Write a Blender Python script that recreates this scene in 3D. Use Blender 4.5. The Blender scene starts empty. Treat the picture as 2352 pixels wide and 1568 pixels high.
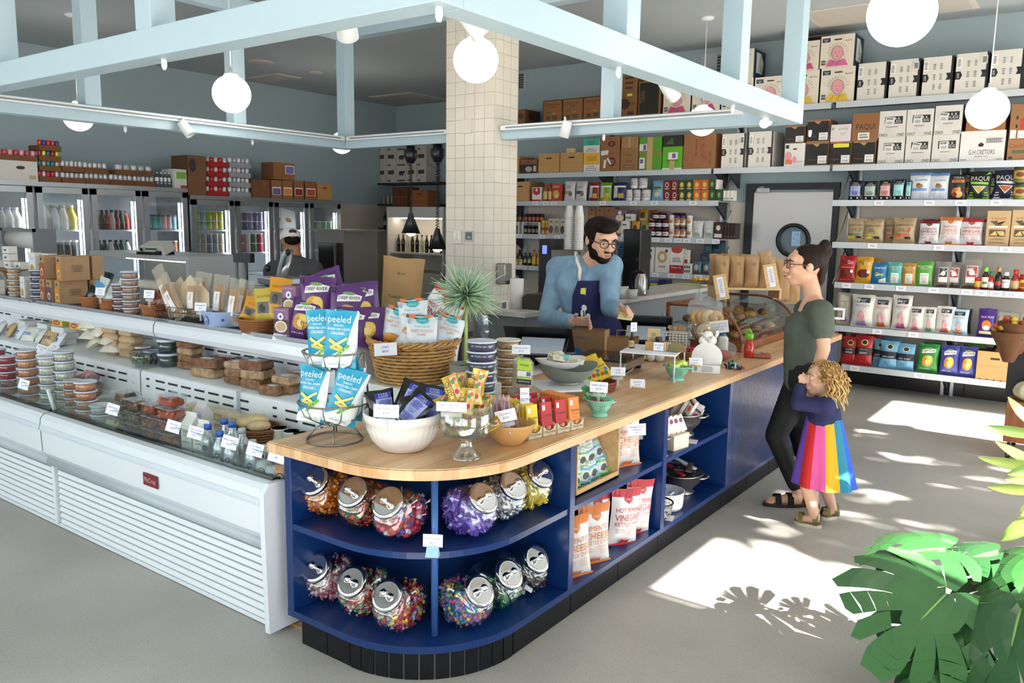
import bpy,math,random
import numpy as np
from math import sin,cos,pi,radians as R,sqrt,tan,atan2,hypot
from mathutils import Vector,Matrix,Euler
V3=Vector
S=bpy.context.scene
COL=S.collection
# camera
FPX=1868.3;CAMH=1.78
_p,_r,_w=0.14635169,0.01476611,0.63052562
FW=V3((-sin(_w)*cos(_p),cos(_w)*cos(_p),-sin(_p)))
_rt=V3((cos(_w),sin(_w),0));_up=_rt.cross(FW)
RT=_rt*cos(_r)+_up*sin(_r);UP=_up*cos(_r)-_rt*sin(_r)
CP=V3((0,0,CAMH))
cd=bpy.data.cameras.new('camera');cam=bpy.data.objects.new('camera',cd);COL.objects.link(cam)
cd.sensor_width=36;cd.lens=FPX/2352*36;cd.clip_start=.05;cd.clip_end=200
m=Matrix((RT,UP,-FW)).transposed().to_4x4();m.translation=CP
cam.matrix_world=m
S.camera=cam
# sky, sun, exposure
S.view_settings.view_transform='Standard';S.view_settings.look='None'
S.view_settings.gamma=1;S.view_settings.use_curve_mapping=False
S.view_settings.exposure=0.66
w=bpy.data.worlds.new('sky');S.world=w;w.use_nodes=True
nt=w.node_tree;nt.nodes.clear()
bg=nt.nodes.new('ShaderNodeBackground');ou=nt.nodes.new('ShaderNodeOutputWorld')
bg.inputs[0].default_value=(.86,.94,1.04,1);bg.inputs[1].default_value=3.2
nt.links.new(bg.outputs[0],ou.inputs[0])
SUN_EL=R(33)
ld=bpy.data.lights.new('sun','SUN');ld.energy=46;ld.angle=R(.6);ld.color=(1,.97,.92)
so=bpy.data.objects.new('sun',ld);COL.objects.link(so)
so.rotation_euler=V3((-cos(SUN_EL),0,-sin(SUN_EL))).to_track_quat('-Z','Y').to_euler()
so.location=(8,5,8)
def portal(name,loc,rot,sx,sy):
 l=bpy.data.lights.new(name,'AREA');l.shape='RECTANGLE';l.size=sx;l.size_y=sy
 l.cycles.is_portal=True
 o=bpy.data.objects.new(name,l);COL.objects.link(o);o.location=loc;o.rotation_euler=rot
portal('window_portal',(-3.6,-1.28,1.7),(R(90),0,0),10.6,2.0)
portal('window_portal',(2.28,6.2,1.42),(R(90),0,R(90)),5.8,2.5)
portal('window_portal',(2.28,.7,1.42),(R(90),0,R(90)),1.8,2.5)
cy=S.cycles
cy.use_denoising=True
cy.max_bounces=7;cy.diffuse_bounces=4;cy.glossy_bounces=3;cy.transmission_bounces=5;cy.transparent_max_bounces=12
cy.caustics_reflective=False;cy.caustics_refractive=False
cy.sample_clamp_indirect=6
cy.use_adaptive_sampling=True;cy.adaptive_threshold=.02
# measuring: real points along the sight line at a known height or plane
def ray(x,y):return FW+RT*((x-1176)/FPX)+UP*((784-y)/FPX)
def AZ(x,y,z):d=ray(x,y);return CP+d*((z-CP.z)/d.z)
def AY(x,y,Y):d=ray(x,y);return CP+d*((Y-CP.y)/d.y)
def AX(x,y,X):d=ray(x,y);return CP+d*((X-CP.x)/d.x)
def MPP(P):return(Vector(P)-CP).dot(FW)/FPX
# materials
def lin(c):
 if isinstance(c,str):
  c=c.lstrip('#');c=[int(c[i:i+2],16)/255 for i in(0,2,4)]
 return tuple(x/12.92 if x<=.04045 else((x+.055)/1.055)**2.4 for x in c[:3])
_M={}
def mat(c,rough=.5,metal=0,bump=0,bscale=40,coat=0,emit=0,var=0,vscale=8,spec=.5,sheen=0):
 key=(c,rough,metal,bump,bscale,coat,emit,var,vscale,spec)
 if key in _M:return _M[key]
 m=bpy.data.materials.new('m_%d'%len(_M));m.use_nodes=True
 n=m.node_tree;b=n.nodes['Principled BSDF'];L=lin(c)
 b.inputs['Base Color'].default_value=(*L,1);b.inputs['Roughness'].default_value=rough
 b.inputs['Metallic'].default_value=metal;b.inputs['Specular IOR Level'].default_value=spec
 if coat:b.inputs['Coat Weight'].default_value=coat;b.inputs['Coat Roughness'].default_value=.1
 if emit:b.inputs['Emission Color'].default_value=(*L,1);b.inputs['Emission Strength'].default_value=emit
 if bump or var:
  t=n.nodes.new('ShaderNodeTexCoord');z=n.nodes.new('ShaderNodeTexNoise')
  z.inputs['Scale'].default_value=bscale if bump else vscale;z.inputs['Detail'].default_value=3
  n.links.new(t.outputs['Object'],z.inputs['Vector'])
  if bump:
   k=n.nodes.new('ShaderNodeBump');k.inputs['Strength'].default_value=bump;k.inputs['Distance'].default_value=.01
   n.links.new(z.outputs['Fac'],k.inputs['Height']);n.links.new(k.outputs[0],b.inputs['Normal'])
  if var:
   z2=n.nodes.new('ShaderNodeTexNoise');z2.inputs['Scale'].default_value=vscale;z2.inputs['Detail'].default_value=4
   n.links.new(t.outputs['Object'],z2.inputs['Vector'])
   r=n.nodes.new('ShaderNodeValToRGB');e=r.color_ramp.elements
   e[0].position=.3;e[1].position=.7
   e[0].color=(*[x*(1-var)for x in L],1);e[1].color=(*[min(1,x*(1+var))for x in L],1)
   n.links.new(z2.outputs['Fac'],r.inputs[0]);n.links.new(r.outputs[0],b.inputs['Base Color'])
 _M[key]=m;return m
def clear(c='#ffffff',a=.1,rough=.05,name=None):
 """thin clear sheet: mostly see-through with a Fresnel gloss"""
 key=('clear',c,a,rough)
 if key in _M:return _M[key]
 m=bpy.data.materials.new('m_clear_%d'%len(_M));m.use_nodes=True;n=m.node_tree;n.nodes.clear()
 o=n.nodes.new('ShaderNodeOutputMaterial');t=n.nodes.new('ShaderNodeBsdfTransparent');p=n.nodes.new('ShaderNodeBsdfPrincipled')if rough>.031 and a>.11 else n.nodes.new('ShaderNodeBsdfGlossy')
 p.inputs[0].default_value=(*lin(c),1);p.inputs['Roughness'].default_value=rough
 t.inputs[0].default_value=(*[.5+.5*x for x in lin(c)],1)
 f=n.nodes.new('ShaderNodeLayerWeight');f.inputs[0].default_value=.12
 mr=n.nodes.new('ShaderNodeMapRange');mr.inputs[3].default_value=a;mr.inputs[4].default_value=min(1,a+.3)
 mx=n.nodes.new('ShaderNodeMixShader')
 n.links.new(f.outputs['Facing'],mr.inputs[0]);n.links.new(mr.outputs[0],mx.inputs[0])
 n.links.new(t.outputs[0],mx.inputs[1]);n.links.new(p.outputs[0],mx.inputs[2]);n.links.new(mx.outputs[0],o.inputs[0])
 _M[key]=m;return m
def wood(c,c2,scale=(1,12,12),rough=.45,rings=3):
 key=('wood',c,c2,scale,rough)
 if key in _M:return _M[key]
 m=mat(c,rough).copy();_M[key]=m;n=m.node_tree;b=n.nodes['Principled BSDF']
 t=n.nodes.new('ShaderNodeTexCoord');mp=n.nodes.new('ShaderNodeMapping');mp.inputs['Scale'].default_value=scale
 z=n.nodes.new('ShaderNodeTexNoise');z.inputs['Scale'].default_value=rings;z.inputs['Detail'].default_value=5
 r=n.nodes.new('ShaderNodeValToRGB');e=r.color_ramp.elements;e[0].position=.35;e[1].position=.68
 e[0].color=(*lin(c),1);e[1].color=(*lin(c2),1)
 n.links.new(t.outputs['Object'],mp.inputs[0]);n.links.new(mp.outputs[0],z.inputs['Vector'])
 n.links.new(z.outputs['Fac'],r.inputs[0]);n.links.new(r.outputs[0],b.inputs['Base Color'])
 return m
 # mesh builder
class MB:
 def __init__(s):s.v=[];s.f=[];s.m=[];s.sm=[];s.mats=[];s._i={}
 def mi(s,m):
  if isinstance(m,str):m=mat(m)
  k=m.name
  if k not in s._i:s._i[k]=len(s.mats);s.mats.append(m)
  return s._i[k]
 def add(s,vs,fs,m,smooth=False,M=None):
  o=len(s.v);i=s.mi(m)
  if M is not None:vs=[M@Vector(v)for v in vs]
  s.v.extend([tuple(v)for v in vs])
  for f in fs:s.f.append(tuple(o+a for a in f));s.m.append(i);s.sm.append(smooth)
  return s
 def box(s,c,d,m,rz=0,rx=0,ry=0,bev=0,M=None,taper=1):
  x,y,z=[a/2 for a in d]
  if bev:
   b=bev;vs=[];t=taper
   for zz,k in((-z,b),(-z+b,0),(z-b,0),(z,b)):
    q=1 if zz<0 else t
    X,Y=(x-k)*q,(y-k)*q;bb=b if not k else b*.3
    vs+=[(-X+bb,-Y,zz),(X-bb,-Y,zz),(X,-Y+bb,zz),(X,Y-bb,zz),(X-bb,Y,zz),(-X+bb,Y,zz),(-X,Y-bb,zz),(-X,-Y+bb,zz)]
   fs=[tuple(range(7,-1,-1)),tuple(range(24,32))]
   for k in range(3):
    for j in range(8):fs.append((k*8+j,k*8+(j+1)%8,k*8+8+(j+1)%8,k*8+8+j))
  else:
   t=taper
   vs=[(-x,-y,-z),(x,-y,-z),(x,y,-z),(-x,y,-z),(-x*t,-y*t,z),(x*t,-y*t,z),(x*t,y*t,z),(-x*t,y*t,z)]
   fs=[(3,2,1,0),(4,5,6,7),(0,1,5,4),(1,2,6,5),(2,3,7,6),(3,0,4,7)]
  T=Matrix.Translation(c)
  if rz or rx or ry:T=T@Euler((rx,ry,rz)).to_matrix().to_4x4()
  if M is not None:T=M@T
  return s.add(vs,fs,m,False,T)
 def b3(s,x0,x1,y0,y1,z0,z1,m,bev=0):
  return s.box(((x0+x1)/2,(y0+y1)/2,(z0+z1)/2),(x1-x0,y1-y0,z1-z0),m,bev=bev)
 def lathe(s,prof,m,n=24,c=(0,0,0),M=None,smooth=True,cap=True,sx=1,sy=1):
  vs=[];fs=[]
  for r,z in prof:
   for k in range(n):a=2*pi*k/n;vs.append((c[0]+r*cos(a)*sx,c[1]+r*sin(a)*sy,c[2]+z))
  for j in range(len(prof)-1):
   for k in range(n):fs.append((j*n+k,j*n+(k+1)%n,(j+1)*n+(k+1)%n,(j+1)*n+k))
  if cap:
   if prof[0][0]>1e-5:fs.append(tuple(range(n-1,-1,-1)))
   if prof[-1][0]>1e-5:fs.append(tuple((len(prof)-1)*n+k for k in range(n)))
  return s.add(vs,fs,m,smooth,M)
 def tube(s,pts,r,m,n=6,closed=False,M=None,smooth=True):
  P=[Vector(p)for p in pts];K=len(P);vs=[];fs=[]
  rr=r if hasattr(r,'__len__')else[r]*K
  N=None
  for i in range(K):
   a=P[(i-1)%K]if(closed or i>0)else P[i];b=P[(i+1)%K]if(closed or i<K-1)else P[i]
   t=(b-a).normalized()if(b-a).length>1e-9 else V3((0,0,1))
   if N is None:N=t.orthogonal().normalized()
   N=(N-t*N.dot(t))
   N=N.normalized()if N.length>1e-6 else t.orthogonal().normalized()
   B=t.cross(N)
   for k in range(n):an=2*pi*k/n;vs.append(P[i]+(N*cos(an)+B*sin(an))*rr[i])
  J=K if closed else K-1
  for i in range(J):
   for k in range(n):fs.append((i*n+k,i*n+(k+1)%n,((i+1)%K)*n+(k+1)%n,((i+1)%K)*n+k))
  if not closed:fs+=[tuple(range(n-1,-1,-1)),tuple((K-1)*n+k for k in range(n))]
  return s.add(vs,fs,m,smooth,M)
 def ring(s,c,R_,r,m,n=6,K=32,M=None,sx=1,sy=1):
  return s.tube([(c[0]+R_*cos(2*pi*k/K)*sx,c[1]+R_*sin(2*pi*k/K)*sy,c[2])for k in range(K)],r,m,n,True,M)
 def ell(s,c,d,m,n=16,k=10,M=None,rot=None):
  vs=[(0,0,-1)];fs=[]
  for j in range(1,k):
   a=-pi/2+pi*j/k
   for i in range(n):b=2*pi*i/n;vs.append((cos(a)*cos(b),cos(a)*sin(b),sin(a)))
  vs.append((0,0,1));L=len(vs)-1
  for i in range(n):fs.append((0,1+(i+1)%n,1+i));fs.append((L,L-n+i,L-n+(i+1)%n))
  for j in range(k-2):
   for i in range(n):fs.append((1+j*n+i,1+j*n+(i+1)%n,1+(j+1)*n+(i+1)%n,1+(j+1)*n+i))
  T=Matrix.Translation(c)
  if rot:T=T@Euler(rot).to_matrix().to_4x4()
  T=T@Matrix.Diagonal((*d,1))
  if M is not None:T=M@T
  return s.add(vs,fs,m,True,T)
 def grid(s,fn,nu,nv,m,smooth=True,M=None,wrap=False,flip=False):
  vs=[fn(i/nu,j/nv)for j in range(nv+1)for i in range(nu+1)]
  q=nu+1
  fs=[(j*q+i,j*q+i+1,(j+1)*q+i+1,(j+1)*q+i)for j in range(nv)for i in range(nu)]
  if flip:fs=[f[::-1]for f in fs]
  return s.add(vs,fs,m,smooth,M)
 def prism(s,poly,h,m,M=None,z0=0,smooth=False):
  n=len(poly);vs=[(x,y,z0)for x,y in poly]+[(x,y,z0+h)for x,y in poly]
  fs=[tuple(range(n-1,-1,-1)),tuple(range(n,2*n))]+[(i,(i+1)%n,n+(i+1)%n,n+i)for i in range(n)]
  return s.add(vs,fs,m,smooth,M)
 def mesh(s,name='mesh'):
  me=bpy.data.meshes.new(name);me.from_pydata(s.v,[],s.f)
  for m in s.mats:me.materials.append(m)
  if s.f:
   me.polygons.foreach_set('material_index',s.m);me.polygons.foreach_set('use_smooth',s.sm)
  return me
 def obj(s,name,parent=None,loc=(0,0,0),rot=(0,0,0)):return put(s.mesh(name),name,parent,loc,rot)
def put(me,name,parent=None,loc=(0,0,0),rot=(0,0,0),scale=None):
 o=bpy.data.objects.new(name,me);COL.objects.link(o)
 if parent:o.parent=parent
 o.location=loc;o.rotation_euler=rot
 if scale:o.scale=scale
 return o
def tag(o,label,cat,group=None,kind=None):
 if label:o['label']=label
 if cat:o['category']=cat
 if group:o['group']=group
 if kind:o['kind']=kind
 return o
def thing(name,label,cat,loc=(0,0,0),rot=(0,0,0),group=None):
 if not hasattr(rot,'__len__'):rot=(0,0,rot)
 o=bpy.data.objects.new(name,None);COL.objects.link(o);o.empty_display_size=.05
 o.location=loc;o.rotation_euler=rot
 return tag(o,label,cat,group)
def struct(o):o['kind']='structure';return o
def dup(root,loc,rot=None,label=None,group=None):
 r=root.copy();COL.objects.link(r);r.location=loc
 if rot is not None:r.rotation_euler=rot if hasattr(rot,'__len__')else(0,0,rot)
 if label:r['label']=label
 if group:r['group']=group
 for ch in list(root.children):
  c=ch.copy();COL.objects.link(c);c.parent=r
  for g in list(ch.children):d=g.copy();COL.objects.link(d);d.parent=c
 return r
ORD=['first','second','third','fourth','fifth','sixth','seventh','eighth','ninth','tenth','eleventh','twelfth','thirteenth','fourteenth','fifteenth','sixteenth','seventeenth','eighteenth','nineteenth','twentieth','twenty-first','twenty-second','twenty-third','twenty-fourth']
# flat print: lettering and shapes laid on a surface map f(u, v, lift)
_T={}
def textgeo(t):
 if t in _T:return _T[t]
 c=bpy.data.curves.new('t','FONT');c.body=t;c.resolution_u=2;c.align_x='CENTER';c.align_y='CENTER'
 o=bpy.data.objects.new('t',c);COL.objects.link(o)
 me=bpy.data.meshes.new_from_object(o)
 v=np.array([q.co[:2]for q in me.vertices])if len(me.vertices)else np.zeros((1,2));f=[tuple(p.vertices)for p in me.polygons]
 bpy.data.objects.remove(o);bpy.data.curves.remove(c);bpy.data.meshes.remove(me)
 lo,hi=v.min(0),v.max(0);v=v-(lo+hi)/2;hh=.73
 _T[t]=(v/hh,f,(hi[0]-lo[0])/hh);return _T[t]
def deco(mb,ops,fmap,W,H):
 """ops: ('r',u0,v0,u1,v1,col) ('e',u,v,ru,rv,col) ('p',[(u,v)..],col) ('t',text,u,v,h,col[,maxw[,angle]]); u,v in 0..1 of W x H"""
 l=0
 for op in ops:
  l+=1;k=op[0]
  if k=='r':
   u0,v0,u1,v1,c=op[1:6];nu=max(1,int(abs(u1-u0)*8));nv=max(1,int(abs(v1-v0)*8))
   mb.grid(lambda a,b:fmap(u0+(u1-u0)*a,v0+(v1-v0)*b,l),nu,nv,c,False)
  elif k=='e':
   u,v,ru,rv,c=op[1:6];n=18
   vs=[fmap(u,v,l)]+[fmap(u+ru*.6*cos(2*pi*i/n),v+rv*.6*sin(2*pi*i/n),l)for i in range(n)]+[fmap(u+ru*cos(2*pi*i/n),v+rv*sin(2*pi*i/n),l)for i in range(n)]
   mb.add(vs,[(0,1+i,1+(i+1)%n)for i in range(n)]+[(1+i,1+n+i,1+n+(i+1)%n,1+(i+1)%n)for i in range(n)],c)
  elif k=='p':
   pts,c=op[1:3];n=len(pts)
   if max(max(p[0]for p in pts)-min(p[0]for p in pts),max(p[1]for p in pts)-min(p[1]for p in pts))<.25:mb.add([fmap(a,b,l)for a,b in pts],[tuple(range(n))],c);continue
   cu=sum(p[0]for p in pts)/n;cv=sum(p[1]for p in pts)/n;E_=[(pts[i][0]+(pts[(i+1)%n][0]-pts[i][0])*j/3,pts[i][1]+(pts[(i+1)%n][1]-pts[i][1])*j/3)for i in range(n)for j in range(3)];q=len(E_)
   vs=[fmap(cu,cv,l)]+[fmap(cu+(a-cu)*t,cv+(b-cv)*t,l)for t in(.35,.7,1)for a,b in E_]
   mb.add(vs,[(0,1+i,1+(i+1)%q)for i in range(q)]+[(1+r*q+i,1+r*q+q+i,1+r*q+q+(i+1)%q,1+r*q+(i+1)%q)for r in(0,1)for i in range(q)],c)
  elif k=='t':
   t,u,v,h,c=op[1:6];mw=op[6]if len(op)>6 and op[6]else 9;an=R(op[7])if len(op)>7 else 0
   V,F_,wd=textgeo(t);hm=h*H;sx=min(1,mw*W/(wd*hm))if wd>0 else 1
   ca,sa=cos(an),sin(an);vs=[]
   for x,y in V:
    x,y=x*hm*sx,y*hm;vs.append(fmap(u+(x*ca-y*sa)/W,v+(x*sa+y*ca)/H,l))
   mb.add(vs,F_,c)
def scribble(u,v,w,h,n,c,seed=0):
 """small print too fine to read: short bars in lines"""
 rr=random.Random(seed);o=[]
 for i in range(n):
  y=v+h/2-(i+.5)*h/n;a=w*rr.uniform(.6,1)
  o.append(('r',u-a/2,y-h/n*.22,u+a/2,y+h/n*.22,c))
 return o
 # room shell
WX,FY,BY,LX=2.3,-1.3,9.72,-11.2
CZ=3.9
def noise_floor():
 m=mat('#b9b3aa',.42).copy();n=m.node_tree;b=n.nodes['Principled BSDF']
 t=n.nodes.new('ShaderNodeTexCoord')
 z=n.nodes.new('ShaderNodeTexNoise');z.inputs['Scale'].default_value=1.1;z.inputs['Detail'].default_value=6
 z2=n.nodes.new('ShaderNodeTexNoise');z2.inputs['Scale'].default_value=130;z2.inputs['Detail'].default_value=2
 n.links.new(t.outputs['Object'],z.inputs['Vector']);n.links.new(t.outputs['Object'],z2.inputs['Vector'])
 r=n.nodes.new('ShaderNodeValToRGB');e=r.color_ramp.elements;e[0].position=.3;e[1].position=.72
 e[0].color=(*lin('#a8a29a'),1);e[1].color=(*lin('#c2bdb4'),1)
 r2=n.nodes.new('ShaderNodeValToRGB');e=r2.color_ramp.elements;e[0].position=.36;e[1].position=.45
 e[0].color=(.62,.62,.62,1);e[1].color=(1,1,1,1)
 mx=n.nodes.new('ShaderNodeMix');mx.data_type='RGBA';mx.blend_type='MULTIPLY';mx.inputs[0].default_value=.5
 n.links.new(z.outputs['Fac'],r.inputs[0]);n.links.new(z2.outputs['Fac'],r2.inputs[0])
 n.links.new(r.outputs[0],mx.inputs[6]);n.links.new(r2.outputs[0],mx.inputs[7]);n.links.new(mx.outputs[2],b.inputs['Base Color'])
 return m
def wall_mat(hi,lo,z):
 m=mat(hi,.7).copy();n=m.node_tree;b=n.nodes['Principled BSDF']
 g=n.nodes.new('ShaderNodeNewGeometry');s=n.nodes.new('ShaderNodeSeparateXYZ');q=n.nodes.new('ShaderNodeMath');q.operation='GREATER_THAN';q.inputs[1].default_value=z
 mx=n.nodes.new('ShaderNodeMix');mx.data_type='RGBA'
 n.links.new(g.outputs['Position'],s.inputs[0]);n.links.new(s.outputs[2],q.inputs[0]);n.links.new(q.outputs[0],mx.inputs[0])
 mx.inputs[6].default_value=(*lin(lo),1);mx.inputs[7].default_value=(*lin(hi),1);n.links.new(mx.outputs[2],b.inputs['Base Color'])
 return m
PAINT='#aabcc4';CREAM='#d9cdbf'
WM=wall_mat(PAINT,CREAM,2.05)
def q3(name,x0,x1,y0,y1,z0,z1,m):return struct(MB().b3(x0,x1,y0,y1,z0,z1,m).obj(name))
q3('floor',LX-.2,WX+.3,FY-.3,11.8,-.12,0,noise_floor())
q3('ceiling',LX-.2,WX+.3,FY-.3,11.8,CZ,CZ+.15,mat('#b4bcc0',.8))
q3('wall_back',-7.3,WX+.3,BY,BY+.15,0,CZ,WM)
q3('wall_alcove',-7.45,-7.3,BY,11.6,0,CZ,WM)
q3('wall_far',LX-.2,-7.3,11.5,11.65,0,CZ,WM)
q3('wall_left',LX-.15,LX,FY-.3,11.65,0,CZ,WM)
pm=mat('#c9ccca',.7)
mb=MB()
for y0,y1,z0,z1 in((FY-.3,-.2,0,CZ),(-.2,1.6,0,.16),(-.2,1.6,2.68,CZ),(1.6,3.44,0,CZ),(3.44,9.06,0,.16),(3.44,9.06,2.66,CZ),(9.06,11.6,0,CZ)):
 mb.b3(WX,WX+.12,y0,y1,z0,z1,pm)
struct(mb.obj('wall_right'))
mb=MB()
for x0,x1,z0,z1 in((LX,-9,0,CZ),(-9,1.7,0,.7),(-9,1.7,2.7,CZ),(1.7,WX+.12,0,CZ)):
 mb.b3(x0,x1,FY-.15,FY,z0,z1,pm)
struct(mb.obj('wall_front'))
fr=mat('#2b2d30',.4);gl=clear('#ffffff',.03,.02)
def window(name,axis,a0,a1,z0,z1,at,n):
 mb=MB()
 def bar(p,q,zz0,zz1):
  if axis=='y':mb.b3(at-.03,at+.03,p,q,zz0,zz1,fr)
  else:mb.b3(p,q,at-.03,at+.03,zz0,zz1,fr)
 bar(a0,a1,z0,z0+.05);bar(a0,a1,z1-.05,z1)
 for k in range(n+1):
  c=a0+.025+(a1-a0-.05)*k/n;bar(c-.022,c+.022,z0,z1)
 o=struct(mb.obj(name))
 for k in range(n):
  p=a0+(a1-a0)*k/n;q=a0+(a1-a0)*(k+1)/n;g=MB()
  if axis=='y':g.b3(at-.004,at+.004,p+.03,q-.03,z0+.05,z1-.05,gl)
  else:g.b3(p+.03,q-.03,at-.004,at+.004,z0+.05,z1-.05,gl)
  g.obj('pane',o)
 return o
window('window_1','y',3.44,9.06,.16,2.66,WX+.04,2)
window('window_2','y',-.2,1.6,.16,2.68,WX+.04,2)
window('window_3','x',-9,1.7,.7,2.7,FY-.08,5)
struct(MB().b3(-30,30,-40,40,-.32,-.13,mat('#8f8d88',.8)).obj('ground_outside'))
def street_tree(cx,cy,cz,rx,ry,rz,n,seed,label):
 rr=random.Random(seed);t=thing('street_tree',label,'tree',(cx,cy,-.13))
 MB().tube([(0,0,0),(.03,.05,cz*.5),(0,0,cz+.4)],[.12,.09,.04],mat('#5b4a3a',.9),8).obj('trunk',t)
 mb=MB();g=[mat('#4c7a2e',.6),mat('#6d9a3c',.6),mat('#86b04c',.6)]
 for k in range(n):
  while True:
   p=V3((rr.uniform(-1,1),rr.uniform(-1,1),rr.uniform(-1,1)))
   if p.length<1:break
  p=V3((p.x*rx,p.y*ry,p.z*rz+cz+.13));M=Matrix.Translation(p)@Euler((rr.uniform(-.9,.9),rr.uniform(-.9,.9),rr.uniform(0,6.3))).to_matrix().to_4x4()
  a=rr.uniform(.11,.2)
  mb.add([(0,-a,0),(a*.5,-a*.2,.02),(a*.4,a*.5,0),(0,a,-.03),(-a*.4,a*.5,0),(-a*.5,-a*.2,.02)],[(0,1,2,3),(0,3,4,5)],g[k%3],M=M)
 mb.obj('crown',t)['kind']='stuff'
street_tree(7.0,6.1,5.35,1.5,1.85,1.35,1500,3,'leafy street tree outside the side window that dapples the floor')
street_tree(-6.5,-7.5,4.2,2.2,2.6,2.0,1500,5,'broad green street tree outside the front windows')
street_tree(-1.5,-8.5,4.4,2.4,2.2,2.0,1500,8,'second green street tree outside the front windows, by the corner')
bt=mat('#1d1d20',.35);b0=struct(MB().b3(-7.3,WX,BY-.015,BY-.001,0,.2,mat('#4a4846',.8)).obj('baseboard_back'))
me=MB().b3(0,.645,-.012,0,.004,.2,bt,bev=.002).mesh('tile')
for k in range(11):
 x=-2.42+.65*k
 if x<WX:put(me,'tile',b0,(x,BY-.015,0))
dz,dx0,dx1,dyy=2.27,-3.61,-2.53,BY
d=thing('door_1',None,None,(0,0,0));struct(d)
fm=mat('#24272b',.45)
mb=MB();mb.b3(dx0,dx0+.09,dyy-.05,dyy-.001,0,dz,fm);mb.b3(dx1-.065,dx1,dyy-.05,dyy-.001,0,dz,fm);mb.b3(dx0,dx1,dyy-.051,dyy-.001,dz-.075,dz,fm);mb.obj('door_frame',d)
steel=mat('#c9c6c6',.38,.55)
lf=MB();lf.b3(dx0+.095,dx1-.07,dyy-.03,dyy-.004,.01,dz-.105,steel);lf.obj('door_leaf',d)
pc=AY(1822,552,dyy-.03)
ph=MB();Mx=Matrix.Translation((pc.x,dyy-.035,pc.z))@Matrix.Rotation(pi/2,4,'X')
ph.lathe([(.155,-.012),(.2,-.012),(.2,.014),(.19,.02),(.16,.02),(.155,.012),(.155,-.012)],mat('#131416',.35),40,M=Mx,cap=False);r_=ph.obj('porthole_ring',d)
MB().lathe([(0,0),(.158,0),(.158,.003),(0,.003)],clear('#b9cbd6',.35,.05),32,M=Mx).obj('porthole_glass',d)
MB().lathe([(0,-.004),(.158,-.004),(.158,-.003),(0,-.003)],mat('#4b6173',.5),32,M=Mx).obj('room_behind',d)
nm=MB();p=AY(1828,548,dyy-.05);nm.box((0,0,0),(.1,.002,.17),mat('#9fc4e6',.6));deco(nm,[('t','CAUTION',.5,.8,.08,mat('#2a3a55'),.7),('p',[(.2,.45),(.3,.45),(.25,.6)],mat('#223355')),('e',.72,.38,.12,.14,mat('#6f93b8')),('e',.72,.38,.09,.11,mat('#9fc4e6')),('r',.2,.15,.45,.2,mat('#6f93b8'))],lambda u,v,l:((u-.5)*.1,-.0012-l*.0004,(v-.5)*.17),.1,.17);nm.obj('paper_notice',d,(p.x,dyy-.05,p.z))
cl=MB();p=AY(1754,437,dyy-.05);cl.box((0,0,0),(.15,.05,.055),mat('#b6b4b2',.4,.6),bev=.004);cl.box((-.02,.0,.035),(.06,.03,.02),mat('#8d8b8a',.4,.6));cl.obj('door_closer',d,(p.x,dyy-.055,p.z))
def ceil_panel(px,py,sx,sy,slats,lab):
 c=AZ(px,py,CZ-.001);t=thing('ceiling_vent',lab,'vent',(c.x,c.y,CZ))
 MB().b3(-sx/2,sx/2,-sy/2,sy/2,-.012,0,mat('#d6d0c9',.6),bev=.003).obj('vent_frame',t)
 me=MB().b3(-sx*.47/slats,sx*.47/slats,-sy*.44,sy*.44,-.018,-.012,mat('#c9c2ba',.6)).mesh('panel')
 for k in range(slats):put(me,'panel',t,(-sx*.46+sx*.92*(k+.5)/slats,0,0))
ceil_panel(2040,22,1.5,.75,5,'long panelled ceiling vent behind the nearest globe lamp')
ceil_panel(940,225,1.0,1.0,3,'square ceiling vent next to the tiled pillar, over the freezers')
ceil_panel(628,178,.75,.45,3,'small ceiling vent beyond the hanging frame, between two globe lamps')
for px,py,r,lab in((600,142,.18,'round flat ceiling speaker above the second globe from the front window'),(725,165,.1,'tiny round ceiling sensor beside the small vent')):
 c=AZ(px,py,CZ);tag(MB().lathe([(r,0),(r,-.012),(r*.9,-.02),(0,-.02)],mat('#c4beb6',.6),24).obj('ceiling_speaker' if r>.15 else 'ceiling_sensor',None,c),lab,'speaker' if r>.15 else 'sensor')
def grille(px,py,w,h,lab):
 c=AY(px,py,BY);t=thing('wall_grille',lab,'vent',(c.x,BY,c.z))
 MB().b3(-w/2,w/2,-.012,0,-h/2,h/2,mat('#bfc6ca',.6),bev=.003).obj('vent_frame',t)
 MB().b3(0,w*.4,-.014,-.011,-h*.4,h*.4,mat('#2c2f33',.7)).obj('dark_opening',t)
 me=MB().b3(0,w*.4,-.02,-.013,-.008,.008,mat('#8f979c',.6)).mesh('slat')
 for k in range(7):put(me,'slat',t,(0,0,-h*.36+h*.72*k/6))
grille(1186,188,.34,.27,'wall grille with dark slots high beside the tiled pillar')
grille(1648,150,.42,.3,'wall grille behind the globe lamp, above the boxes of the top shelf')
PX0,PX1,PYF,PYB=-4.572,-4.056,5.28,5.60
pl=struct(MB().b3(PX0+.004,PX1-.004,PYF+.004,PYB,0,CZ,mat('#b5aca2',.8)).obj('pillar'))
tl=[mat('#e3d9cb',.28),mat('#e1d7c8',.28),mat('#e5dbcd',.28)]
fm_=[MB().b3(.0012,.0988,0,.006,.0012,.0988,t).mesh('tile')for t in tl]
sm_=[MB().b3(-.006,0,.0012,.0988,.0012,.0988,t).mesh('tile')for t in tl]
rr=random.Random(1)
for j in range(28):
 z=1.08+.101*j
 for i in range(5):put(rr.choice(fm_),'tile',pl,(PX0+.006+.1015*i,PYF,z))
 for i in range(3):put(rr.choice(sm_),'tile',pl,(PX1,PYF+.006+.1015*i,z))
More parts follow.
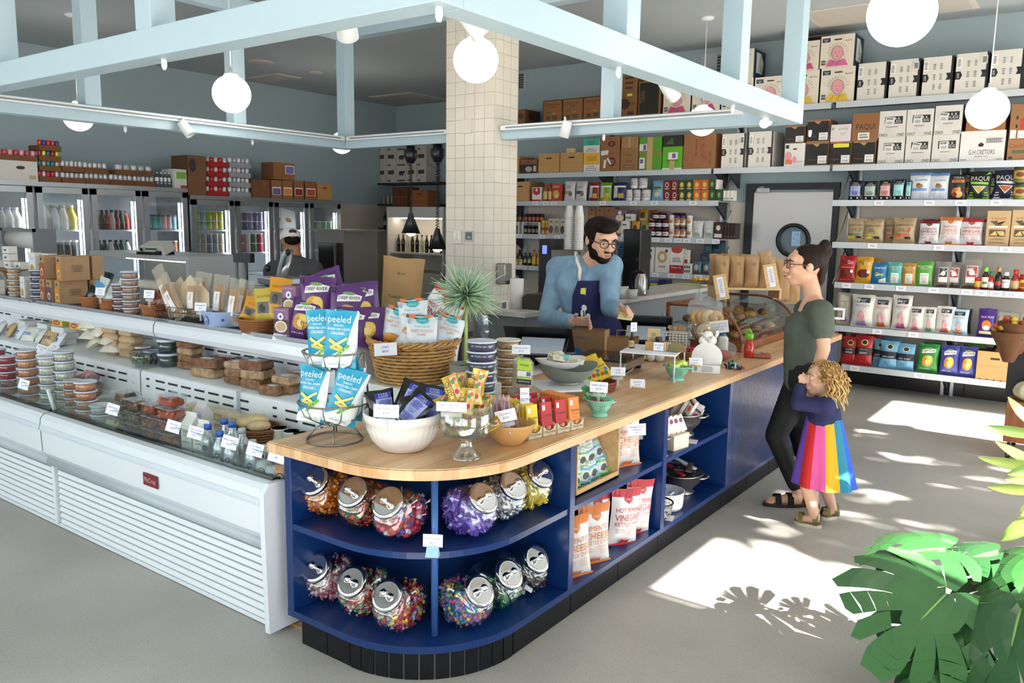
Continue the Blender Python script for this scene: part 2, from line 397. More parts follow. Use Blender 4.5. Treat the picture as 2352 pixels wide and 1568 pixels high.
def wallplate(px,py,w,h,name,lab,cat,ops,c='#e6ded4'):
 p=AY(px,py,PYF);t=thing(name,lab,cat,(p.x,PYF-.001,p.z));mb=MB().box((0,-.006,0),(w,.012,h),mat(c,.4),bev=.003)
 deco(mb,ops,lambda u,v,l:((u-.5)*w,-.0125-l*.0005,(v-.5)*h),w,h);mb.obj('plate',t);return t
t=wallplate(1052,543,.085,.115,'light_switch','white wall plate with light switches on the tiled pillar','switch',[])
for k,x in enumerate((-.02,.02)):MB().box((x,-.015,0),(.026,.008,.06),mat('#f2ece4',.4),bev=.002,rx=.08).obj('rocker',t)
wallplate(1079,542,.095,.085,'thermostat','small square thermostat with grey screen on the tiled pillar','thermostat',[('r',.12,.14,.88,.88,mat('#5d6468',.3)),('p',[(.2,.3),(.5,.55),(.8,.3)],mat('#9aa4a8',.3))],'#c7c3bd')
wallplate(1054,628,.19,.1,'outlet_cover','blank white outlet cover low on the tiled pillar','outlet',[('r',.2,.2,.42,.8,mat('#d2cac0')),('r',.58,.2,.8,.8,mat('#d2cac0'))])
wallplate(1072,290,.12,.115,'blank_plate','blank cream junction cover high on the tiled pillar','outlet',[],'#e3d9cb')
# hanging frame, track lights, globe lamps
CX0,CX1,CY0,CY1,CB=-5.93,-1.75,1.98,5.42,2.43
BT=.115
bl=mat('#b6cdd9',.4);fr_=thing('hanging_frame','pale blue steel frame hanging from the ceiling above the counter','frame',(0,0,0))
def beam(x0,x1,y0,y1,z0,z1,n='beam'):MB().b3(x0,x1,y0,y1,z0,z1,bl,bev=.003).obj(n,fr_)
h=BT/2
for z0 in(CB,3.42):
 beam(CX0-h,CX1+h,CY0-h,CY0+h,z0,z0+BT);beam(CX1-h,CX1+h,CY0+h,CY1-h,z0,z0+BT)
 beam(CX0-h,CX0+h,CY0+h,CY1-h,z0,z0+BT)
 if z0==CB:beam(CX0-h,PX0,CY1-h,CY1+h,z0,z0+BT);beam(PX1,CX1+h,CY1-h,CY1+h,z0,z0+BT)
 else:beam(CX0-h,PX0,CY1-h,CY1+h,z0,z0+BT);beam(PX1,CX1+h,CY1-h,CY1+h,z0,z0+BT)
ps=[]
for px,py in((1695,5),(1430,5)):ps.append((CX1,AX(px,py,CX1).y))
ps+=[(CX1,CY1),(CX0,CY1)]
for px in(541,205):ps.append((CX0,AX(px,220,CX0).y))
ps.append((AY(1405,190,CY1).x,CY1))
for px in(358,0):ps.append((AY(px,60,CY0).x,CY0))
ps.append((CX1,CY0));ps.append((CX0,CY0))
for x,y in ps:
 beam(x-h,x+h,y-h,y+h,CB+BT,3.42,'post');beam(x-h*.6,x+h*.6,y-h*.6,y+h*.6,3.42+BT,CZ,'hanger')
wt=mat('#eef1f3',.35)
def track(x0,x1,y0,y1,z,lab):
 t=thing('track_rail',lab,'track light');MB().b3(x0,x1,y0,y1,z,z+.035,wt).obj('rail',t)
 if x1-x0>y1-y0:MB().b3(x0+.05,x1-.05,y0-.002,y0,z+.012,z+.024,mat('#8a9296')).obj('slot',t)
 else:MB().b3(x1,x1+.002,y0+.05,y1-.05,z+.012,z+.024,mat('#8a9296')).obj('slot',t)
track(CX0+h,CX0+h+.035,CY0+.3,CY1-.1,CB+.07,'white track rail along the frame beam over the deli side')
track(CX0+.1,PX0-.01,CY1-h-.035,CY1-h,CB+.07,'white track rail on the far beam left of the pillar')
track(PX1+.02,CX1-.3,CY1-h-.035,CY1-h,CB+.07,'white track rail on the far beam right of the pillar')
def spot(P,d,lab,lit,sc=1):
 q=Vector(d).to_track_quat('Z','Y').to_euler();t=thing('track_spotlight',lab,'spotlight',P,q,'small white track spotlights')
 MB().lathe([(.0,-.06*sc),(.034*sc,-.06*sc),(.036*sc,-.05*sc),(.04*sc,.06*sc),(.034*sc,.06*sc),(.03*sc,.045*sc)],wt,20,cap=False).obj('housing',t)
 MB().lathe([(0,.046*sc),(.033*sc,.046*sc)],mat('#fff2dc',.4,emit=6)if lit else mat('#e8e4dc'),20,cap=False).obj('lens',t)
 MB().tube([(0,0,-.02*sc),(0,.03*sc,-.085*sc)],.008*sc,wt,6).obj('bracket',t)
spot(AX(857/2-1,591/2,CX0+.14),(.5,.3,-.8),'track spotlight on the deli-side beam, below a globe lamp',False)
spot(AY(1299,297,CY1-.14),(-.25,-.1,-1),'lit track spotlight right of the pillar on the far beam',True)
spot(AY(1760,281,CY1-.16),(.05,-1,-.25),'lit track spotlight aimed at the camera in the far frame corner',True,.8)
spot(AY(795,52,CY0+.16),(-.5,.6,-.8),'white spotlight tucked under the near beam, first of the two',False)
spot(AX(1084,48,CX1-.2),(.35,.75,-.9),'white spotlight under the near beam, beside the big globe by the pillar',False)
spot(AX(1537,205,CX1-.16),(.1,.9,-.6),'white spotlight under the right beam, in front of the boxes',False)
hk=MB();hk.lathe([(.012,0),(.012,-.03),(.006,-.045),(0,-.045)],wt,8);hme=hk.mesh('hook')
for px,py,ax in((362,132,'n'),(985,8,'n'),(1438,152,'r'),(1688,240,'r'),(1842,300,'r'),(1401,312,'f'),(536,324,'l'),(212,298,'l')):
 P=AZ(px,py,CB)
 if ax=='n':P.y=CY0
 if ax=='r':P.x=CX1
 if ax=='f':P.y=CY1
 if ax=='l':P.x=CX0
 put(hme,'hook',fr_,P)
GM=mat('#fff0d0',.3,emit=1.0)
def globe_mat():
 m=mat('#fff6e4',.25).copy();n=m.node_tree;b=n.nodes['Principled BSDF']
 l=n.nodes.new('ShaderNodeLayerWeight');l.inputs[0].default_value=.35;r=n.nodes.new('ShaderNodeValToRGB');e=r.color_ramp.elements
 e[0].color=(1,.95,.86,1);e[1].color=(.075,.056,.036,1);e[0].position=.4;e[1].position=1
 n.links.new(l.outputs['Facing'],r.inputs[0]);n.links.new(r.outputs[0],b.inputs['Emission Color']);b.inputs['Emission Strength'].default_value=8
 return m
GM=globe_mat()
def globe(px,py,dia_px,lab,D=.312):
 dist=FPX*D/dia_px;d=ray(px,py);P=CP+d*dist
 t=thing('globe_pendant',lab,'pendant lamp',(P.x,P.y,P.z),0,'round opal globe pendant lamps')
 MB().ell((0,0,0),(D/2,D/2,D/2*.98),GM,32,20).obj('globe_shade',t)
 MB().lathe([(.05,D/2*.93),(.055,D/2*.96),(.045,D/2+.012),(.012,D/2+.02),(.012,D/2+.05),(0,D/2+.05)],wt,20).obj('fitter',t)
 MB().tube([(0,0,D/2+.03),(0,0,CZ-P.z)],.005,wt,6).obj('cord',t)
 MB().lathe([(.075,CZ-P.z),(.075,CZ-P.z-.012),(.05,CZ-P.z-.03),(0,CZ-P.z-.032)],wt,24).obj('ceiling_cap',t)
globe(1093,138,104,'globe lamp in front of the tiled pillar')
globe(2071,30,150,'biggest and nearest globe lamp, cut by the top of the picture')
globe(532,216,86,'globe lamp hanging inside the near-left frame beam',.282)
globe(2268,252,90,'globe lamp in front of the corn-chip boxes by the right edge')
globe(1613,278,68,'globe lamp behind the far beam, in front of the monk boxes')
globe(785,328,50,'smallest globe lamp, half hidden behind the frame corner post')
globe(180,268,66,'globe lamp behind the deli-side beam above the stacked cans')
# long counter with butcher-block top
CTZ=.868;CUX=-1.79;CUY=2.04;CUL=-2.735;CUE=7.25;CUR=.5
def corner_poly(x1,y0,r,x0,yend,n=14):
 """outline: left end x0, front y0, right x1, rounded front-right corner"""
 P=[(x0,y0)]+[(x1-r+r*sin(a),y0+r-r*cos(a))for a in[pi/2*k/n for k in range(n+1)]]+[(x1,yend),(x0,yend)]
 return P
def butcher():
 m=mat('#d9b184',.38).copy();n=m.node_tree;b=n.nodes['Principled BSDF']
 t=n.nodes.new('ShaderNodeTexCoord');s=n.nodes.new('ShaderNodeSeparateXYZ');c=n.nodes.new('ShaderNodeCombineXYZ')
 n.links.new(t.outputs['Object'],s.inputs[0]);n.links.new(s.outputs[1],c.inputs[0]);n.links.new(s.outputs[0],c.inputs[1])
 k=n.nodes.new('ShaderNodeTexBrick');k.inputs['Scale'].default_value=1;k.inputs['Brick Width'].default_value=.52;k.inputs['Row Height'].default_value=.04
 k.inputs['Mortar Size'].default_value=0;k.inputs['Color1'].default_value=(*lin('#c99a6b'),1);k.inputs['Color2'].default_value=(*lin('#e3bd90'),1);k.offset=.37
 n.links.new(c.outputs[0],k.inputs['Vector'])
 z=n.nodes.new('ShaderNodeTexNoise');mp=n.nodes.new('ShaderNodeMapping');mp.inputs['Scale'].default_value=(70,4,20);z.inputs['Scale'].default_value=1;z.inputs['Detail'].default_value=4
 n.links.new(t.outputs['Object'],mp.inputs[0]);n.links.new(mp.outputs[0],z.inputs['Vector'])
 mx=n.nodes.new('ShaderNodeMix');mx.data_type='RGBA';mx.blend_type='SOFT_LIGHT';mx.inputs[0].default_value=.55
 n.links.new(k.outputs[0],mx.inputs[6]);n.links.new(z.outputs['Fac'],mx.inputs[7]);n.links.new(mx.outputs[2],b.inputs['Base Color'])
 b.inputs['Coat Weight'].default_value=.15;b.inputs['Coat Roughness'].default_value=.2
 return m
ct=MB();o=corner_poly(CUX,CUY,CUR,CUL,CUE,20);oi=corner_poly(CUX-.004,CUY+.004,CUR-.004,CUL+.004,CUE-.004,20)
BM=butcher()
ct.prism(oi,.004,BM,z0=CTZ-.004);ct.prism(o,.038,BM,z0=CTZ-.043)
o_=ct.obj('countertop');tag(o_,'long butcher-block countertop with rounded front corner on the blue cabinet','countertop')
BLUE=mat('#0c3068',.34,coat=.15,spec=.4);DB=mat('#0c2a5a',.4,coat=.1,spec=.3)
cab=thing('display_cabinet','navy blue open shelf cabinet under the butcher-block counter','cabinet')
DV=[2.955,3.885,4.80];DT=.042;ZB=.15;ZS=.505
sh=MB();sh.prism(corner_poly(-1.815,2.065,.49,-2.66,DV[0]),.03,BLUE,z0=ZB-.03);sh.obj('bottom_shelf',cab)
sh=MB();sh.prism(corner_poly(-1.82,2.07,.485,-2.62,DV[0]-DT/2),.026,BLUE,z0=ZS-.0);sh.obj('shelf',cab)
ZS2=ZS+.026
MB().b3(-2.66,-2.62,2.065,2.48,ZB,.825,BLUE,.002).obj('side_panel',cab)
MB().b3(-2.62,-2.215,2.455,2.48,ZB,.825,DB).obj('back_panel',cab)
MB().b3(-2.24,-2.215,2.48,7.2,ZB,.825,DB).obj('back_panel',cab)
MB().lathe([(.014,ZB),(.014,.825)],mat('#3d66a5',.25,.2),16,(-2.02,2.275,0)).obj('corner_rod',cab)
for y in DV:MB().b3(-2.215,-1.812,y-DT/2,y+DT/2,ZB,.825,BLUE,.002).obj('divider',cab)
MB().b3(-2.6,-1.815,DV[0],7.2,ZB-.03,ZB,BLUE,.002).obj('bottom_shelf',cab)
for a,b in((0,1),(1,2)):MB().b3(-2.215,-1.818,DV[a]+DT/2,DV[b]-DT/2,ZS,ZS2,BLUE,.002).obj('shelf',cab)
bd=MB();bd.b3(-1.85,-1.832,DV[2],7.2,ZB,.825,BLUE)
n=92
for k in range(n):
 y=DV[2]+DT/2+(7.2-DV[2]-DT/2)*k/n;q=(7.2-DV[2]-DT/2)/n
 bd.add([(-1.832,y+.003,ZB),(-1.815,y+.008,ZB),(-1.815,y+q-.003,ZB),(-1.832,y+q,ZB),(-1.832,y+.003,.825),(-1.815,y+.008,.825),(-1.815,y+q-.003,.825),(-1.832,y+q,.825)],[(0,1,5,4),(1,2,6,5),(2,3,7,6)],BLUE)
bd.obj('beadboard_panel',cab)
MB().b3(-2.62,-1.83,7.17,7.2,0,.825,BLUE).obj('end_panel',cab)
MB().b3(-2.62,-2.24,2.5,7.2,0,ZB-.03,mat('#1b1b1e')).obj('plinth',cab)
tk=mat('#18181b',.5,spec=.2);kb=MB();kb.prism(corner_poly(-1.845,2.095,.46,-2.6,7.15),ZB-.032,mat('#77736d',.8),z0=0);kp=kb.obj('toe_kick',cab)
tw=.445
for k in range(12):
 y0=2.56+tw*k;y1=min(7.15,y0+tw-.005)
 if y0<7.1:MB().b3(-1.845,-1.838,y0,y1,.001,ZB-.031,tk,.001).obj('tile',kp)
for x0,x1 in((-2.6,-2.445),(-2.44,-2.31)):MB().b3(x0,x1,2.088,2.095,.001,ZB-.031,tk,.001).obj('tile',kp)
cxx,cyy=-1.845-.46,2.095+.46
for k in range(12):
 a0,a1=pi/2*(k+.06)/12,pi/2*(k+.94)/12;P=[(cxx+.46*sin(a),cyy-.46*cos(a))for a in(a0,a1)]+[(cxx+.468*sin(a),cyy-.468*cos(a))for a in(a1,a0)]
 mb=MB().prism(P,ZB-.032,tk,z0=.001);mb.obj('tile',kp)
 # refrigerated display cooler
WH=mat('#e9edf3',.25,coat=.3);WH2=mat('#eef1f5',.4);GR=mat('#9fa5aa',.35,.4);DK=mat('#26282b',.6)
XL,XR,XJ=-8.4,-2.74,-4.74
ck=thing('display_cooler','long white open refrigerated display cooler beside the blue cabinet','cooler')
def ext(prof,x0,x1,m,name,smooth=False,parent=ck,close=False):
 n=len(prof);vs=[(x0,y,z)for y,z in prof]+[(x1,y,z)for y,z in prof]
 fs=[(i,n+i,n+i+1,i+1)for i in range(n-1)]
 if close:fs+=[(n-1,2*n-1,n,0),tuple(range(n)),tuple(range(2*n-1,n-1,-1))]
 return MB().add(vs,fs,m,smooth).obj(name,parent)
for x0,x1 in((XL,XJ-.004),(XJ+.004,XR-.03)):
 ext([(2.11,.02),(2.12,.36),(2.16,.40)],x0,x1,mat('#a4abb8',.5),'kick_back')  # grey-blue tint paints shade into the gaps behind the slats
 ext([(2.06,.425),(2.03,.46),(2.025,.62),(2.03,.655),(2.05,.675),(2.085,.68),(2.11,.675),(2.115,.6)],x0,x1,WH,'front_panel')
 ext([(2.0215,.585),(2.018,.60),(2.022,.615)],x0,x1,mat('#d8dfe8',.3),'trim_strip',True)
 MB().tube([(x0,2.075,.40),(x1,2.075,.40)],.03,mat('#b9bfc6',.4),14).obj('bumper',ck)
 pts=[];me=MB().add([(x0+.02,2.112,-.013),(x1-.02,2.112,-.013),(x1-.02,2.089,-.013),(x0+.02,2.089,-.013),(x0+.02,2.096,.009),(x1-.02,2.096,.009),(x0+.02,2.112,.009),(x1-.02,2.112,.009)],[(0,1,2,3),(3,2,5,4),(0,3,4,6),(1,7,5,2),(4,5,7,6)],WH2).mesh('slat')
 for k in range(9):put(me,'slat',ck,(0,0,.045+.036*k))
 MB().b3(x0,x1,2.09,2.12,.005,.025,WH2).obj('base_rail',ck)
 MB().b3(x1-.03,x1,2.085,2.12,.02,.37,WH2).obj('kick_stile',ck)
 ext([(2.115,.60),(2.13,.575),(2.60,.655),(2.62,.665),(2.625,.84),(2.64,.845),(2.96,.865),(2.965,1.04)],x0,x1,mat('#f1f3f6',.35),'deck')
 x1_=x1;x1=min(x1,-2.99)
 ext([(2.965,1.03),(2.76,1.03),(2.735,1.04),(2.72,1.07),(2.725,1.115),(2.74,1.135),(2.76,1.14),(3.16,1.14),(3.16,0),(3.0,0)],x0,x1,WH,'top_ledge')
 MB().b3(x0,x1,2.735,2.752,1.14,1.158,GR).obj('ledge_rail',ck)
 MB().b3(x0+.01,x1-.01,2.755,3.1,1.1405,1.144,mat('#4c4b48',.7)).obj('tray_mat',ck)
 MB().b3(x1-.004,x1,2.74,3.16,.87,1.138,WH).obj('ledge_end',ck)if x1!=x1_ else 0;x1=x1_
 slm=MB().box((0,0,0),(.095,.004,.011),DK).mesh('slot');slm2=MB().box((0,0,0),(.03,.004,.011),DK).mesh('slot');L=x1-x0;step=.135;nn=int(L/step)
 for k in range(nn):
  if k%9==8:continue
  xx=x0+.08+step*k
  for(y,z)in((2.6225,.80),(2.6225,.755),(2.9625,.955)):
   if z>.9 and xx>-3.08:continue
   put(slm if k%9 else slm2,'slot',ck,(xx,y,z))
 for xx in([x0+1.3,x0+2.7]if x1<XJ+.1 else[x0+1.0]):
  MB().b3(xx-.002,xx+.002,2.6,2.66,.66,.85,mat('#cfd4da')).obj('deck_joint',ck)
gm=clear('#e6f0ee',.06,.03);ge=mat('#5d7a70',.15)
for x0,x1 in((XL,XJ-.015),(XJ+.015,XR-.03)):
 g=MB().add([(x0,2.10,.675),(x1,2.10,.675),(x1,2.075,.80),(x0,2.075,.80),(x0,2.106,.675),(x1,2.106,.675),(x1,2.081,.80),(x0,2.081,.80)],[(0,1,2,3),(5,4,7,6)],gm)
 g.add([(x0,2.075,.80),(x1,2.075,.80),(x1,2.081,.80),(x0,2.081,.80)],[(0,1,2,3)],ge);g.obj('glass_front',ck)
 MB().b3(x0,x1,2.088,2.118,.668,.69,mat('#4a5048',.12,.9)).obj('glass_channel',ck)
cm=clear('#f4f6f4',.14,.03)
for xx in(XJ,-3.26):
 if xx==XJ:
  MB().add([(xx,2.11,.68),(xx,2.08,.81),(xx,2.7,1.06),(xx,2.93,1.03),(xx,2.93,.87),(xx,2.62,.67)],[(0,1,2,3,4,5)],cm).obj('glass_divider',ck)
  MB().tube([(xx,2.11,.68),(xx,2.08,.81)],.012,mat('#dfe6e8',.2),4).obj('divider_edge',ck)
MB().prism([(2.03,.02),(2.02,.46),(2.02,.64),(2.05,.68),(2.11,.68),(2.2,.66),(2.62,.70),(2.66,.85),(3.16,.86),(3.16,.02)],.03,WH,M=Matrix(((0,0,1,XR-.03),(1,0,0,0),(0,1,0,0),(0,0,0,1)))).obj('end_panel',ck)
MB().b3(XL-.03,XL,2.02,3.16,.02,1.14,WH,.004).obj('end_panel',ck)
bg_=MB();P=AY(347,1103,2.024);bg_.box((0,0,0),(.125,.006,.062),mat('#7c1620',.3),bev=.002)
deco(bg_,[('t','McCray',.5,.45,.4,mat('#d9b9b4'),.8)],lambda u,v,l:((u-.5)*.125,-.0033-l*.0004,(v-.5)*.062),.125,.062);bg_.obj('badge',ck,(P.x,2.021,P.z))
MB().b3(-2.78,-2.66,2.16,2.3,0,.012,wood('#b98a5a','#d0a878')).obj('shim',ck)
# wall shelving
SHZ=dict(a=3.09,b=2.43,c=2.06,d=1.61,e=1.175,f=.70,g=.275)
SFY=9.30
sm=mat('#c6ccd1',.4,.15);sb=mat('#aab0b4',.5,.3);dk=mat('#33383d',.5,.3);LABM=mat('#f3f0f2',.6)
def price_label(t,x,z,y=SFY,w=.1,seed=0,txt=None):
 mb=MB().box((0,0,0),(w,.002,.05),LABM);
 deco(mb,scribble(.5,.5,.7,.5,2,mat('#8b93b8'),seed),lambda u,v,l:((u-.5)*w,-.0012-l*.0004,(v-.5)*.05),w,.05)
 mb.obj('price_label',t,(x,y-.006,z))
def shelving(name,lab,x0,x1,rows,ups,depth=.40):
 t=thing(name,lab,'shelving',((x0+x1)/2,BY,0));ox=(x0+x1)/2
 for k,e0,e1,dpt in rows:
  z=SHZ[k];y0=BY-dpt
  s=MB();s.b3(e0-ox,e1-ox,y0-BY+.004,-.02,z-.018,z-.001,sb);s.obj('shelf',t)
  MB().b3(e0-ox,e1-ox,y0-BY,y0-BY+.004,z-.062,z+.002,sm,.001).obj('shelf_lip',t)
 for x,za,zb in ups:
  for dx in(-.045,.045):MB().b3(x-ox+dx-.016,x-ox+dx+.016,-.05,-.002,za,zb,mat('#c9cdd0',.35,.5)).obj('upright',t)
  for k,e0,e1,dpt in rows:
   if e0-.1<=x<=e1+.1 and za<SHZ[k]<zb+.05:
    z=SHZ[k]-.02;MB().add([(x-ox-.012,-.05,z),(x-ox+.012,-.05,z),(x-ox+.012,-dpt+.05,z),(x-ox-.012,-dpt+.05,z),(x-ox-.012,-.05,z-.2),(x-ox+.012,-.05,z-.2),(x-ox+.012,-dpt+.05,z-.03),(x-ox-.012,-dpt+.05,z-.03)],[(0,3,7,4),(1,5,6,2),(3,2,6,7),(4,7,6,5)],dk).obj('bracket',t)
 return t
D1,D2=.47,.42
shL=shelving('wall_shelving','long steel wall shelving between the tiled pillar and the door',-7.15,-3.87,[('a',-7.15,-3.97,D1),('b',-7.15,-3.89,D1),('c',-7.15,-3.80,D2),('d',-7.15,-3.80,D2),('e',-7.15,-3.80,D2)],[(-6.9,.95,2.45),(-5.45,.95,3.1),(-3.86,.2,2.45)])
shM=shelving('wall_shelving','short steel wall shelves across the top of the door',-3.95,-2.53,[('a',-3.93,-2.57,D1),('b',-3.86,-2.54,D1)],[(-3.7,2.4,3.08)])
shR=shelving('wall_shelving','steel wall shelving right of the door, full of snack bags',-2.5,.9,[('a',-2.52,.9,D1),('b',-2.51,.9,D1),('c',-2.50,.9,D2),('d',-2.47,.9,D2),('e',-2.42,.9,D2),('f',-2.38,-.2,D2),('g',-2.28,-.64,D2)],[(-2.36,.25,2.42),(-1.28,0,2.42),(.3,.6,2.42)])
rp=mat('#a58f62',.8)
for t,x,ks in((shL,-3.80,'cde'),(shR,-2.44,'cdef')):
 ox=-5.51 if t is shL else-.8
 for k in ks:
  z=SHZ[k];MB().tube([(x-ox,-D2,z-.02),(x-ox+.005,-D2*.55,z+.13),(x-ox+.01,-.03,z+.34)],.006,rp,5).obj('rope',t)
for k,t in enumerate((shL,shM,shR)):
 pass
for row,t,pxs in(('c',shL,(1228,1252,1270,1382,1452,1500,1588)),('d',shL,(1193,1246,1280,1460,1506,1535,1558,1578,1608,1645)),('e',shL,(1173,1190,1204,1224,1448,1508,1546,1580,1609,1640)),('c',shR,(2012,2127,2198,2280)),('d',shR,(2005,2158,2312)),('e',shR,(1952,2005,2079,2155,2232,2265,2300,2335)),('f',shR,(2032,2117,2226,2330)),('g',shR,(1986,2140))):
 ox=-5.51 if t is shL else-.8
 for i,px in enumerate(pxs):
  p=AY(px,550,BY-D2);price_label(t,p.x-ox,SHZ[row]-.03,-D2,.095,i*7+ord(row))
  # product shapes
def finish(body_mb,print_mb,name,lab,cat,loc,rot=0,group=None,prname='front_print'):
 o=put(body_mb.mesh(name),name,None,loc,rot if hasattr(rot,'__len__')else(0,0,rot));tag(o,lab,cat,group)
 if print_mb is not None and print_mb.f:print_mb.obj(prname,o)
 return o
LF=.0007
def boxmap(w,h,d,face='f',lift=LF):
 if face=='f':return lambda u,v,l:((u-.5)*w,-d/2-lift*l,v*h)
 if face=='r':return lambda u,v,l:(w/2+lift*l,(u-.5)*d,v*h)
 if face=='l':return lambda u,v,l:(-w/2-lift*l,(.5-u)*d,v*h)
 return lambda u,v,l:((u-.5)*w,(v-.5)*d,h+lift*l)
def boxp(name,lab,cat,loc,w,h,d,col,ops=(),side=None,sops=(),rot=0,group=None,rough=.6,tops=(),lops=(),edge=None,lift=LF):
 """carton: loc = centre of its base"""
 mb=MB();m=mat(col,rough);sd=mat(side,rough)if side else m
 x,y=w/2,d/2;e=min(.0025,w*.03)
 vs=[(-x+e,-y,0),(x-e,-y,0),(x,-y+e,0),(x,y,0),(-x,y,0),(-x,-y+e,0)];vs=vs+[(a,b,h)for a,b,c in vs]
 mb.add(vs,[(0,1,7,6)],m);mb.add(vs,[(1,2,8,7),(2,3,9,8),(3,4,10,9),(4,5,11,10),(5,0,6,11),(5,4,3,2,1,0)],sd);mb.add(vs,[(6,7,8,9,10,11)],mat(edge,rough)if edge else m)
 pr=MB();deco(pr,ops,boxmap(w,h,d,'f',lift),w,h)
 if sops:deco(pr,sops,boxmap(w,h,d,'r',lift),d,h)
 if lops:deco(pr,lops,boxmap(w,h,d,'l',lift),d,h)
 if tops:deco(pr,tops,boxmap(w,h,d,'t',lift),w,d)
 return finish(mb,pr,name,lab,cat,loc,rot,group)
def bagfn(w,h,d,seed,sealt=.055,sealb=.055):
 r=random.Random(seed);ph=[r.uniform(0,6.3)for _ in range(8)];tw=r.uniform(-.02,.02)
 def f(u,v,l=0,side=1):
  b=max(0,min(1,(v-sealb)/(1-sealt-sealb)));B=sin(pi*b)**.55 if 0<b<1 else 0
  X=2*u-1
  prof=(max(0,1-abs(X)**2.6))**.75
  edge=(1-B)
  cr=.09*sin(9*X+ph[0])*edge**.7*B**.3+.05*sin(5*X+7*v+ph[1])*B*(1-abs(X))+.03*sin(13*v+3*X+ph[2])*B
  y=d/2*(B*prof*(1+cr*1.6*side)+cr*.25*edge*side)
  x=(u-.5)*w*(1-.07*B+.012*sin(6*v+ph[3]))+tw*w*(v-.5)
  z=v*h+.008*h*sin(4*X+ph[4])*(1 if v>.5 else 0)*(v>.9)
  return(x,-side*y-side*l*.0009-side*.0004,z)
 return f
def bagp(name,lab,cat,loc,w,h,d,col,ops=(),rot=0,lean=0,roll=0,seed=0,group=None,rough=.32,back=None,nu=12,nv=16,metal=0,sealt=.055):
 f=bagfn(w,h,d,seed,sealt);mb=MB();m=mat(col,rough,metal)if isinstance(col,str)else col
 mb.grid(lambda u,v:f(u,v),nu,nv,m);mb.grid(lambda u,v:f(1-u,v,0,-1),nu,nv,mat(back,rough)if back else m)
 pr=MB();deco(pr,ops,lambda u,v,l:f(u,v,l+1.2),w,h)
 E=(Matrix.Rotation(rot,3,'Z')@Matrix.Rotation(-lean,3,'X')@Matrix.Rotation(roll,3,'Y')).to_euler()
 return finish(mb,pr,name,lab,cat,loc,E,group)
def cylmap(r,h,ang=pi,a0=-pi/2,rf=None):
 """u over an arc of width ang facing -y"""
 def g(u,v,l):
  a=a0+(u-.5)*ang;q=(rf(v)if rf else r)+.0006*(l+1);return(q*cos(a),q*sin(a),v*h)
 return g
def cylp(name,lab,cat,loc,r,h,col,ops=(),lid=None,lidh=.12,prof=None,rot=0,group=None,rough=.3,metal=0,n=20,content=None,lidr=1.0,ang=pi):
 """can / jar / tub: body, lid child, label child"""
 m=mat(col,rough,metal)if isinstance(col,str)else col
 P=prof or[(r*.94,0),(r,.04),(r,.96 if not lid else 1-lidh),(r*.92,1 if not lid else 1-lidh+.001)]
 mb=MB().lathe([(a*(1 if not prof else r),z*h)for a,z in P],m,n)
 pr=MB()
 if ops:deco(pr,ops,cylmap(r,h,ang,rf=None if not prof else(lambda v:r*interp(P,v))),r*ang,h)
 o=finish(mb,pr,name,lab,cat,loc,rot,group,'label')
 if content:MB().lathe([(r*.93*(1 if not prof else max(a for a,_ in P)*.99),h*.03),(r*.95,h*(1-lidh)*.9)],content,n).obj('contents',o)
 if lid:
  lr=r*lidr;lm=mat(lid,.35,0)if isinstance(lid,str)else lid
  MB().lathe([(lr*.98,h*(1-lidh)),(lr*1.02,h*(1-lidh)+.001),(lr*1.02,h*.985),(lr*.96,h),(0,h)],lm,n).obj('lid',o)
 return o
def interp(P,v):
 for(a,z0),(b,z1)in zip(P,P[1:]):
  if z0<=v<=z1:return a+(b-a)*(v-z0)/max(1e-6,z1-z0)
 return P[-1][0]
BOT=[(.85,0),(1,.03),(1,.58),(.9,.66),(.45,.8),(.38,.84),(.38,.93)]
def bottle(name,lab,cat,loc,r,h,col,cap,ops=(),prof=None,group=None,rough=.12,capr=.42,caph=.1,rot=0):
 P=prof or BOT;m=mat(col,rough,spec=.6)if isinstance(col,str)else col
 mb=MB().lathe([(a*r,z*h)for a,z in P],m,16);pr=MB()
 if ops:deco(pr,ops,cylmap(r,h,pi*.95),r*pi*.95,h)
 o=finish(mb,pr,name,lab,cat,loc,rot,group,'label')
 MB().lathe([(r*capr,h*(1-caph)),(r*capr,h*.99),(r*capr*.9,h),(0,h)],mat(cap,.35)if isinstance(cap,str)else cap,14).obj('cap',o);return o
def place(x0,x1,y0,y1,Y,z=None):
 """front rectangle seen in the photo on the plane y=Y -> base centre, width, height"""
 xc=(x0+x1)/2;ym=(y0+y1)/2;a,b=AY(x0,ym,Y),AY(x1,ym,Y);t,q=AY(xc,y0,Y),AY(xc,y1,Y)
 return V3(((a.x+b.x)/2,Y,q.z if z is None else z)),b.x-a.x,t.z-q.z
KR='#a9774b';KR2='#8f6440';WHT='#ece8e2';BLK='#1b1a1c';INK='#2b2a2c'
